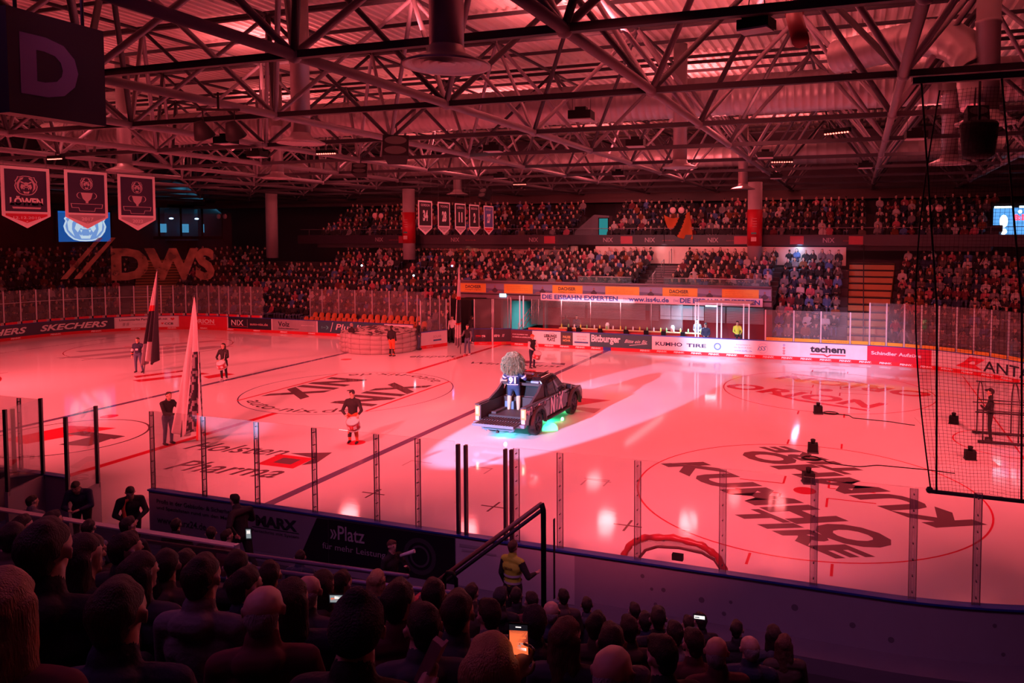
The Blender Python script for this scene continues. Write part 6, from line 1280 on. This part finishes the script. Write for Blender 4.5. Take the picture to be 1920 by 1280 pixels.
# ------------------------------------------------ spectators
# near heads: position of each head and its hair
FG = [(18.66,-25.88,5.72,'short'), (17.27,-24.75,5.09,'long'), (18.87,-26.16,5.73,'blond'), (18.89,-25.8,5.55,'short'), (17.29,-24.42,4.86,'long'), (16.61,-23.67,4.48,'short'), (18.07,-24.7,5.07,'short'), (16.42,-23.82,4.64,'short'), (15.53,-23.41,4.35,'short'), (18.69,-24.93,5.12,'bald'), (18.37,-24.39,4.85,'long'), (17.77,-23.58,4.44,'bald'), (17.78,-23.43,4.37,'long'), (17.04,-22.3,3.8,'short'), (19.61,-25.47,5.45,'beanie'), (16.06,-20.44,2.87,'blond'), (18.92,-24.19,4.84,'short'), (18.47,-23.13,4.31,'short'), (19.22,-24.09,4.78,'short'), (16.76,-19.47,2.38,'short'), (18.7,-22.72,4.01,'short'), (17.06,-19.28,2.29,'cap'), (16.6,-17.84,1.57,'short'), (17.26,-18.77,2.03,'short'), (18.3,-20.58,2.94,'bald'), (19.56,-23.32,4.31,'longr'), (17.16,-17.4,1.43,'short'), (20.03,-25.26,5.28,'curly'), (20.3,-24.65,4.98,'bald'), (19.06,-22.71,4.01,'cap'), (18.19,-17.1,1.25,'short'), (18.9,-19.04,2.17,'short'), (18.62,-17.31,1.37,'short'), (19.39,-21.39,3.35,'short'), (19.82,-23.19,4.25,'short'), (20.21,-23.44,4.37,'short'), (19.96,-23.16,4.23,'short'), (20.3,-22.1,3.7,'bald'), (20.37,-20.78,3.04,'bald'), (20.35,-18.41,1.94,'long'), (20.5,-18.57,1.93,'longr'), (19.06,-17.37,1.33,'short'), (19.28,-17.55,1.5,'short'), (19.8,-17.7,1.55,'short'), (20.04,-21.72,3.51,'short'), (12.66,-22.07,3.68,'short'), (11.94,-21.25,3.35,'short'), (15.22,-23.8,4.55,'short'), (10.93,-20.06,2.68,'short'), (11.88,-20.2,2.89,'short'), (16.84,-23.26,4.34,'short'), (16.71,-22.78,4.04,'short'), (17.67,-24.01,4.65,'short'), (19.22,-24.43,4.87,'short'), (16.36,-23.29,4.29,'short'), (5.76,-17.4,1.56,'short'), (10.35,-17.4,1.51,'short'), (9.53,-17.4,1.56,'short'), (10.72,-17.4,1.51,'short'), (12.24,-17.32,1.31,'short'), (17.43,-17.1,1.21,'short'), (19.19,-21.68,3.49,'short'), (19.66,-20.78,3.04,'short')]
FG[0] = (18.01, -25.44, 5.50, 'short'); FG[12] = (17.25, -22.80, 4.05, 'long'); FG[36] = (19.35, -20.2, 2.85, 'short')
TOPS = [BLK, NAVY, GRYC, mat('cloth_wine', (.10, .02, .03), .85), mat('cloth_brown', (.07, .045, .035), .85), BLK, mat('cloth_slate', (.05, .055, .08), .85)]
TOPN = ['black', 'navy', 'grey', 'wine red', 'brown', 'black', 'slate']
HV = {}
def head_variant(kind, v):
    k = (kind, v)
    if k in HV: return HV[k]
    base = {'short': 'short', 'long': 'long', 'blond': 'long', 'longr': 'long', 'curly': 'long', 'bald': 'bald', 'beanie': 'beanie', 'cap': 'cap'}[kind]
    J = dict(base='sit'); 
    if v % 2: J.update(yaw=-.35, hL=(.06, -.26, .70), hR=(-.08, -.26, .70))
    if v == 2: J.update(yaw=.3, nod=.12)
    P_, g = figure(J, bulk=1.0+.1*(v % 3), hair=base, hood=(v % 2 == 0), fingers=False)
    body = [p for p in P_ if p[5] not in (5, 6) or p[2] < .02]; hp = [p for p in P_ if p[5] in (5, 6) and p[2] >= .02]
    me = fuse('person', body, [SKIN, BLK, BLK, JEAN if v else BLK, SHOE, HAIRD, BLK], .0105)
    if base == 'bald': hp = [(p[0], p[1], p[2]*.98, p[3]*.98, p[4], p[5]) for p in hp]
    hm_ = fuse('hair' if base not in ('beanie', 'cap') else 'headwear', hp, [{'blond': HAIRL, 'curly': HAIRL, 'longr': HAIRB, 'bald': HAIRG}.get(kind, HAIRD)]*5+[{'blond': HAIRL, 'curly': HAIRL, 'longr': HAIRB, 'bald': HAIRG}.get(kind, HAIRD), mat('beanie_knit', (.04, .035, .045), .9, bump=.8, bscale=120)], .010, 1, noise=.006 if base != 'beanie' else .002)
    HV[k] = (me, hm_); return HV[k]
HD = {'short': 'short dark hair', 'long': 'long dark hair', 'blond': 'blond hair', 'longr': 'long reddish hair', 'curly': 'curly fair hair', 'bald': 'thinning hair', 'beanie': 'a dark knitted beanie', 'cap': 'a dark cap'}
order = sorted(range(len(FG)), key=lambda i: FG[i][1]); rowname = ['nearest', 'second', 'third', 'fourth', 'fifth', 'sixth', 'seventh', 'eighth', 'ninth', 'front']
rows_ = {}
for i in order: rows_.setdefault(min(9, int((FG[i][1]+26.3)/.95)), []).append(i)
ordn = ['leftmost', 'second from left', 'third from left', 'fourth from left', 'fifth from left', 'sixth from left', 'seventh from left', 'eighth from left', 'ninth from left', 'tenth from left', 'eleventh from left', 'twelfth from left']
rnd = random.Random(12); fgo = {}
for r_, ids in rows_.items():
    ids.sort(key=lambda i: (FG[i][0]-21.26)/(FG[i][1]+27.9))
    for n_, i in enumerate(ids):
        x, y, z, hk = FG[i]; v = i % 3; me, hm_ = head_variant(hk, v); ti = (i*5) % 7
        o = bpy.data.objects.new('person', me); COL.objects.link(o); tag(o, 'spectator, %s, %s top, %s in %s near row' % (HD[hk], TOPN[ti], ordn[n_], rowname[r_]), 'person')
        for s_ in (1, 2): o.material_slots[s_].link = 'OBJECT'; o.material_slots[s_].material = TOPS[ti]
        h = bpy.data.objects.new(hm_.name.split('.')[0], hm_); COL.objects.link(h); h.parent = o
        o.location = (x, y, z-1.20); o.rotation_euler = (0, 0, PI+.35+rnd.uniform(-.25, .25)); sc = 1.0 if i else 1.12; o.scale = (sc,)*3
        if i == 0: o.location.z -= .14
        fgo[i] = o
# near stand steps
mb = MB(); prof = []; y = -16.6; z = -.2; V = []
for k in range(26): prof += [(y-.4*k, -.12+.2*k), (y-.4*k-.4, -.12+.2*k)]
prof = [(-16.6, -.2)]+prof+[(-27.0, -.2)]
mb.prism(prof, lambda u, v: (-2, u, v), lambda u, v: (36, u, v)); ns = mb.build('near_stand', [mat('near_step', (.03, .025, .035), .9)]); tag(ns, 'dark stepped floor of the near stand under the spectators', 'stand')
# standing people at the near boards
for (x, y, J, lb, top, tr, rz, hr) in [
    (5.35, -16.1, dict(neck=(0, -.16, 1.34), head=(0, -.30, 1.46), nod=.5, hL=(.08, -.42, 1.0), hR=(-.08, -.42, 1.0), eL=(.26, -.22, 1.02), eR=(-.26, -.22, 1.02), sL=(.19, -.14, 1.30), sR=(-.19, -.14, 1.30)), 'person in a dark coat with blue sleeve bending over something by the open gate', NAVY, BLK, .6, 'short'),
    (6.85, -16.15, dict(neck=(0, -.12, 1.36), head=(0, -.24, 1.50), nod=.5, hL=(.1, -.34, .92), hR=(-.1, -.34, .95), eL=(.28, -.16, 1.05), eR=(-.28, -.16, 1.05), sL=(.19, -.10, 1.31), sR=(-.19, -.10, 1.31)), 'person in a dark coat with an orange scarf looking down by the open gate', BLK, BLK, .9, 'short'),
    (9.85, -16.2, dict(neck=(0, -.12, 1.44), head=(0, -.20, 1.60), hL=(.22, .16, 1.06), eL=(.34, .14, 1.24), hR=(-.30, -.36, 1.12), eR=(-.32, -.10, 1.14), kL=(.12, -.22, .55), aL=(.12, -.05, .12), kR=(-.12, .10, .50), aR=(-.12, .36, .20), fR=0), 'person in black hurrying left in front of the grey advert', BLK, BLK, -PI/2-.2, 'short')]:
    person(PN, J, mats7(top, tr=tr), (x, y), rz+0, lb, fingers=True, hair=hr, z=.02, bulk=1.15)
a_ = bpy.context.scene.objects; sc_ = MB().path([(6.98, -16.32, 1.38), (6.98, -16.42, 1.2), (7.02, -16.40, .95), (7.03, -16.38, .75)], .035, 8).build('scarf', [ORC]); tag(sc_, 'orange scarf hanging from the neck of the bending person', 'scarf')
ch, _g = person(PN, dict(hL=(.1, -.32, 1.25), eL=(.25, -.2, 1.1)), mats7(BLK, tr=BLK, hair=HAIRB), (13.6, -16.6), 1.3, 'child in a dark jacket holding a pale roll to the face', scale=.86, z=.0, fingers=True)
tag(MB().tube((13.75, -16.55, 1.24), (14.0, -16.5, 1.34), .03, .035, n=10).build('paper_roll', [WHC]), 'pale paper roll held by the child', 'roll')
st_, _g = person(PN, dict(hR=(-.36, -.22, 1.15), eR=(-.34, -.02, 1.15)), mats7(YELV, sl=BLK, tr=BLK, hair=HAIRB), (15.75, -16.2), PI-.2, 'steward in a yellow reflective vest standing at the near boards, seen from behind', z=-.0, fingers=True, bulk=1.15, scale=.93)
mb = MB()
for z_ in (1.0, 1.13): mb.lathe([(.183, z_), (.186, z_+.045)], n=28)
mb.v = [(v[0], v[1]*.76, v[2]) for v in mb.v]; mb.text('ORDNER', lambda u, v: (.10-.20*u, .137, 1.27+.045*v), 1, 1, 1, .03); mb.build('reflective_band', [SILV, BLK], st_)
# rails and handrails of the near stand
RAILM = mat('rail_violet', (.16, .13, .24), .4, .4); GOLD = mat('rail_wood', (.30, .14, .10), .4)
def rail(pts_, r, m, lb, posts=None, name='handrail'):
    mb = MB(); mb.path(pts_, r, 8)
    if posts:
        for p in posts: mb.tube(p, (p[0], p[1], p[2]-.9), r*.8, n=6)
    tag(mb.build(name, [m]), lb, 'handrail')
rail([(9.0, -18.2, 1.58), (13.8, -18.2, 1.74), (15.0, -18.2, 1.78)], .035, RAILM, 'violet grey pipe rail in front of the near seats')
rail([(13.0, -19.2, 2.04), (14.59, -19.2, 2.1), (16.6, -19.2, 2.21)], .035, RAILM, 'lower pipe rail ending at the dark arch')
rail([(15.79, -18.5, 1.2), (15.79, -18.5, 2.02), (15.84, -18.5, 2.1), (15.93, -18.5, 2.1), (15.98, -18.5, 2.02), (15.98, -18.5, 1.4)], .028, BLACK, 'small black arched rail end')
t = empty('stair_handrail', (16.9, -17.6, 1.9), 0, 'long sloping handrail with reddish top rising to a dark post, centre foreground', 'handrail')
MB().path([(0, 0, 1.0), (-1.85, -.1, -.5)], .035, 8).build('top_rail', [GOLD], t); MB().path([(0, 0, .9), (-1.85, -.1, -.6)], .028, 8).build('lower_rail', [STEELD], t); MB().path([(0, 0, 1.0), (.03, 0, .9), (.03, 0, -.9)], .042, 8).build('post', [BLACK], t)
MB().box((.2, 0, .2), (.012, .05, 1.2)).build('glass_edge', [STEELD], t)
tag(MB().bar((15.2, -17.9, 1.52), (14.6, -18.1, 1.0), .28, .03).build('stair_sign', [mat('stair_red', (.5, .06, .08), .5)]), 'red sloping panel at the foot of the handrail', 'panel')
t = empty('parapet', (9.0, -18.3, 1.5), 0, 'low glazed parapet with pale ledge in front of the left near seats', 'parapet')
MB().bar((-3.4, 0, .27), (2.85, 0, .35), .12, .025).build('ledge', [mat('ledge_pink', (.45, .36, .38), .4)], t); MB().bar((-3.4, .02, .12), (2.85, .02, .2), .015, .26).build('glass_strip', [GLN], t); MB().box((2.85, 0, .2), (.05, .08, .36)).build('end_post', [ALU], t)
# phones
def phone(p, rz, tilt, scr, lb, w_=.074, h=.152, land=False):
    t = empty('smartphone', p, rz, lb, 'phone'); R = Matrix.Rotation(tilt, 3, 'X')
    if land: w_, h = h, w_
    MB().box((0, 0, 0), (w_, .009, h), R=R).build('phone_body', [BLACK], t); mb = MB(); f = lambda u, v, o_=.0055: R @ Vector(((u-.5)*w_*.92, -o_, (v-.5)*h*.94))
    mb.add([f(0, 0), f(1, 0), f(1, 1), f(0, 1)], [(0, 1, 2, 3)], 0)
    for (u0, v0, u1, v1, m_) in scr: mb.add([f(u0, v0, .006), f(u1, v0, .006), f(u1, v1, .006), f(u0, v1, .006)], [(0, 1, 2, 3)], m_)
    mb.build('phone_screen', [emis('scr_black', (.01, .008, .012), 1), emis('scr_red', (1, .16, .05), 1.1), emis('scr_dark', (.35, .04, .03), .8), emis('scr_white', (1, .85, .8), 1.4), emis('scr_dim', (.25, .28, .3), 1)], t)
    return t
phone((20.108, -25.18, 5.356), .22+PI*0, .1, [(0, .16, 1, .84, 1), (0, .52, 1, .84, 2), (.1, .44, .9, .50, 4), (.1, .62, .9, .66, 1), (.2, .72, .7, .75, 1), (.15, .28, .9, .36, 3), (.42, .34, .62, .44, 4), (.44, .06, .58, .10, 3), (.35, .92, .65, .95, 3)], 'smartphone held up in the centre foreground, filming the rink')
phone((17.7, -23.16, 4.19), .3, .1, [(.05, .1, .95, .9, 4), (.1, .3, .9, .6, 1), (.3, .5, .7, .8, 3)], 'smartphone held sideways left of centre', land=True); phone((14.4, -20.64, 3.28), .4, .1, [(.1, .1, .9, .9, 4), (.2, .5, .8, .8, 3)], 'small glowing smartphone in front of the running person'); phone((19.53, -18.92, 2.28), .1, .1, [(.05, .2, .95, .8, 3), (.1, .3, .5, .6, 4)], 'smartphone held up at the right end of the near crowd', land=True)
# raised hands and forearm holding the phone, and a paper clapper
def forearm(elb, hand, own, top=BLK, curl=.85, side=1):
    P_ = [(elb, lerp(elb, hand, .82), .055, .042, 1, 1), (lerp(elb, hand, .80), hand, .03, .028, 1, 0)]+hand_prims(hand, elb, 0, curl, side)
    o = bpy.data.objects.new('raised_arm', fuse('raised_arm', P_, [SKIN, top], .008)); COL.objects.link(o); bpy.context.view_layer.update(); o.parent = own; o.matrix_parent_inverse = own.matrix_world.inverted(); return o
forearm((20.02, -25.32, 5.02), (20.10, -25.20, 5.24), fgo[27])
forearm((19.66, -25.36, 4.92), (19.70, -25.20, 5.09), fgo[14])
tag(MB().box((19.71, -25.15, 5.19), (.045, .03, .20), R=Matrix.Rotation(.45, 3, 'Y')).box((19.735, -25.15, 5.19), (.012, .05, .19), R=Matrix.Rotation(.45, 3, 'Y')).build('paper_clapper', [mat('clapper', (.35, .22, .26), .7)]), 'folded paper clapper held in a hand, bottom centre', 'clapper')
# far crowd
def far_variant(v, vox):
    J = dict(base='sit')
    if v == 1: J.update(hL=(.06, -.25, .75), hR=(-.06, -.25, .75))
    if v == 2: J.update(yaw=.4)
    if v == 3: J.update(hL=(.12, -.15, 1.1), hR=(-.12, -.15, 1.1), eL=(.25, -.2, .8), eR=(-.25, -.2, .8))
    P_, g = figure(J, bulk=1.05, hair=['short', 'long', 'short', 'cap'][v], face=False); return fuse('person', P_, [SKIN, BLK, BLK, JEAN, SHOE, HAIRD, BLK], vox, 1)
FV = [far_variant(v, .035) for v in range(4)]; LV = [far_variant(v, .062) for v in range(4)]
CT = [BLK, NAVY, BLK, GRYC, mat('crowd_wine', (.12, .02, .03), .85), mat('crowd_white', (.42, .40, .42), .85), mat('crowd_tan', (.10, .07, .06), .85), mat('crowd_orange', (.16, .05, .02), .85), BLK, mat('crowd_blue', (.06, .12, .30), .85), NAVY, mat('crowd_pink', (.35, .08, .12), .85), BLK, GRYC]
slots = []
def fill(T, P=bp, occ=.93, gap=.52, extra=0.0, sec='', holes=()):
    s0, s1, off0, z0, n, dr, dz = T
    for i in range(n):
        off = off0+(i+.55)*dr; s = s0+.3
        while s < s1-.3:
            x, y, nx, ny = P(s, off); kf = math.hypot(x-P(s, 0)[0], y-P(s, 0)[1]); inarc = (s < HX0+RC or s > HX1-RC) and abs(nx) < .999
            st = gap*(RC/(RC+off) if inarc else 1.0)
            if rnd.random() < occ and not any(abs(x-cx) < .75 and abs(y-24) < 1.0 for cx in (-12.6, 14.6, -26.2, 31.5)) and not any(h[0] < x < h[1] and h[2] <= i < h[3] for h in holes):
                slots.append((x+rnd.uniform(-.07, .07), y+rnd.uniform(-.08, .08), z0+i*dz+extra+rnd.uniform(-.05, .10), math.atan2(-nx, ny)*1.0, sec))
            s += st
fill(T_A, sec='far left stand behind the glass', holes=[(-27, -20, 8, 11)]); fill(T_E, sec='far left corner stand', occ=.85); fill(T_B1, sec='raised block left of the dark stairs'); fill(T_B2, sec='raised block right of the dark stairs'); fill(T_C, sec='steep block beside the wooden steps', occ=.97)
fill(T_D, sec='far right stand behind the net', occ=.9); fill(T_U, sec='upper stand', occ=.85); fill(T_U2, sec='upper stand', occ=.9)
def pxy(p):
    d = Vector(p)-cam.location; f = Vector((math.sin(-.3327)*math.cos(.0484), math.cos(.3327)*math.cos(.0484), -.0484)); r = Vector((math.cos(.3327), math.sin(.3327), 0)); z = d.dot(f)
    return (1123.28+1406.1*d.dot(r)/z, z) if z > .1 else (-9999, z)
vis = [];
for s_ in slots:
    px, z = pxy(s_[:3])
    if -30 < px < 1950: vis.append((z, s_))
vis.sort(key=lambda t: t[0]); NEARN = 205
colr = {BLK: 'black', NAVY: 'navy', GRYC: 'grey'}
nm_ = ['black', 'navy', 'black', 'grey', 'wine red', 'white', 'tan', 'orange', 'black', 'blue', 'navy', 'pink', 'black', 'grey']
for k, (z, (x, y, zz, rz, sec)) in enumerate(vis[:NEARN]):
    o = bpy.data.objects.new('person', FV[k % 4]); COL.objects.link(o); o.location = (x, y, zz); o.rotation_euler = (0, 0, rz+rnd.uniform(-.3, .3)); c = rnd.randrange(14)
    o.material_slots[1].link = 'OBJECT'; o.material_slots[1].material = CT[c]; o.material_slots[2].link = 'OBJECT'; o.material_slots[2].material = CT[c]
    if k % 3 == 0: o.material_slots[5].link = 'OBJECT'; o.material_slots[5].material = HAIRB
    tag(o, 'seated spectator in a %s top in the %s' % (nm_[c], sec), 'person', 'spectators in %s in the %s' % (nm_[c], sec))
rest_ = vis[NEARN:]; cache = []
for me in LV:
    nv = len(me.vertices); co = np.empty(nv*3); me.vertices.foreach_get('co', co); nl = len(me.loops); li = np.empty(nl, np.int32); me.loops.foreach_get('vertex_index', li)
    ls = np.empty(len(me.polygons), np.int32); me.polygons.foreach_get('loop_start', ls); mi = np.empty(len(me.polygons), np.int32); me.polygons.foreach_get('material_index', mi); cache.append((co.reshape(-1, 3), li, ls, mi))
cm_ = [SKIN, SKINP, JEAN, SHOE, HAIRD, HAIRB, HAIRL]+CT
VV, LI, LS, MI = [], [], [], []; vo = lo = 0
for k, (z, (x, y, zz, rz, sec)) in enumerate(rest_):
    co, li, ls, mi = cache[rnd.randrange(4)]; a_ = rz+rnd.uniform(-.35, .35); c_, s_ = math.cos(a_), math.sin(a_)
    V = np.stack([co[:, 0]*c_-co[:, 1]*s_+x, co[:, 0]*s_+co[:, 1]*c_+y, co[:, 2]+zz], 1); tc = 7+(rnd.randrange(14) if rnd.random() < .6 else 0)
    mp = np.array([rnd.randrange(2), tc, tc, 2, 3, 4+(rnd.random() < .4)+(rnd.random() < .15), tc], np.int32)
    VV.append(V); LI.append(li+vo); LS.append(ls+lo); MI.append(mp[mi]); vo += len(V); lo += len(li)
VV = np.concatenate(VV); LI = np.concatenate(LI); LS = np.concatenate(LS); MI = np.concatenate(MI)
me = bpy.data.meshes.new('crowd'); me.vertices.add(len(VV)); me.vertices.foreach_set('co', VV.ravel()); me.loops.add(len(LI)); me.loops.foreach_set('vertex_index', LI); me.polygons.add(len(LS)); me.polygons.foreach_set('loop_start', LS)
for x in cm_: me.materials.append(x)
me.polygons.foreach_set('material_index', MI); me.polygons.foreach_set('use_smooth', np.ones(len(LS), bool)); me.update(calc_edges=True)
o = bpy.data.objects.new('crowd', me); COL.objects.link(o); tag(o, 'dense crowd of spectators filling the far stands', 'crowd', kind='stuff')
# a few lit phones in the far crowd
for x, y, z, cl, lb in [(-14.9, 21.0, 4.6, (.6, .85, 1), 'bright white blue phone torch in the far left crowd'), (-6.7, 20.5, 4.7, (.3, .3, 1), 'violet blue phone light beside the lit stairs'), (-9.3, 19.5, 4.0, (.8, .8, 1), 'white phone light in the far left crowd, lower one')]:
    tag(MB().ball((x, y, z), .07, 8).build('phone_light', [emis('pl%d' % int(cl[0]*10), cl, 14)]), lb, 'phone')
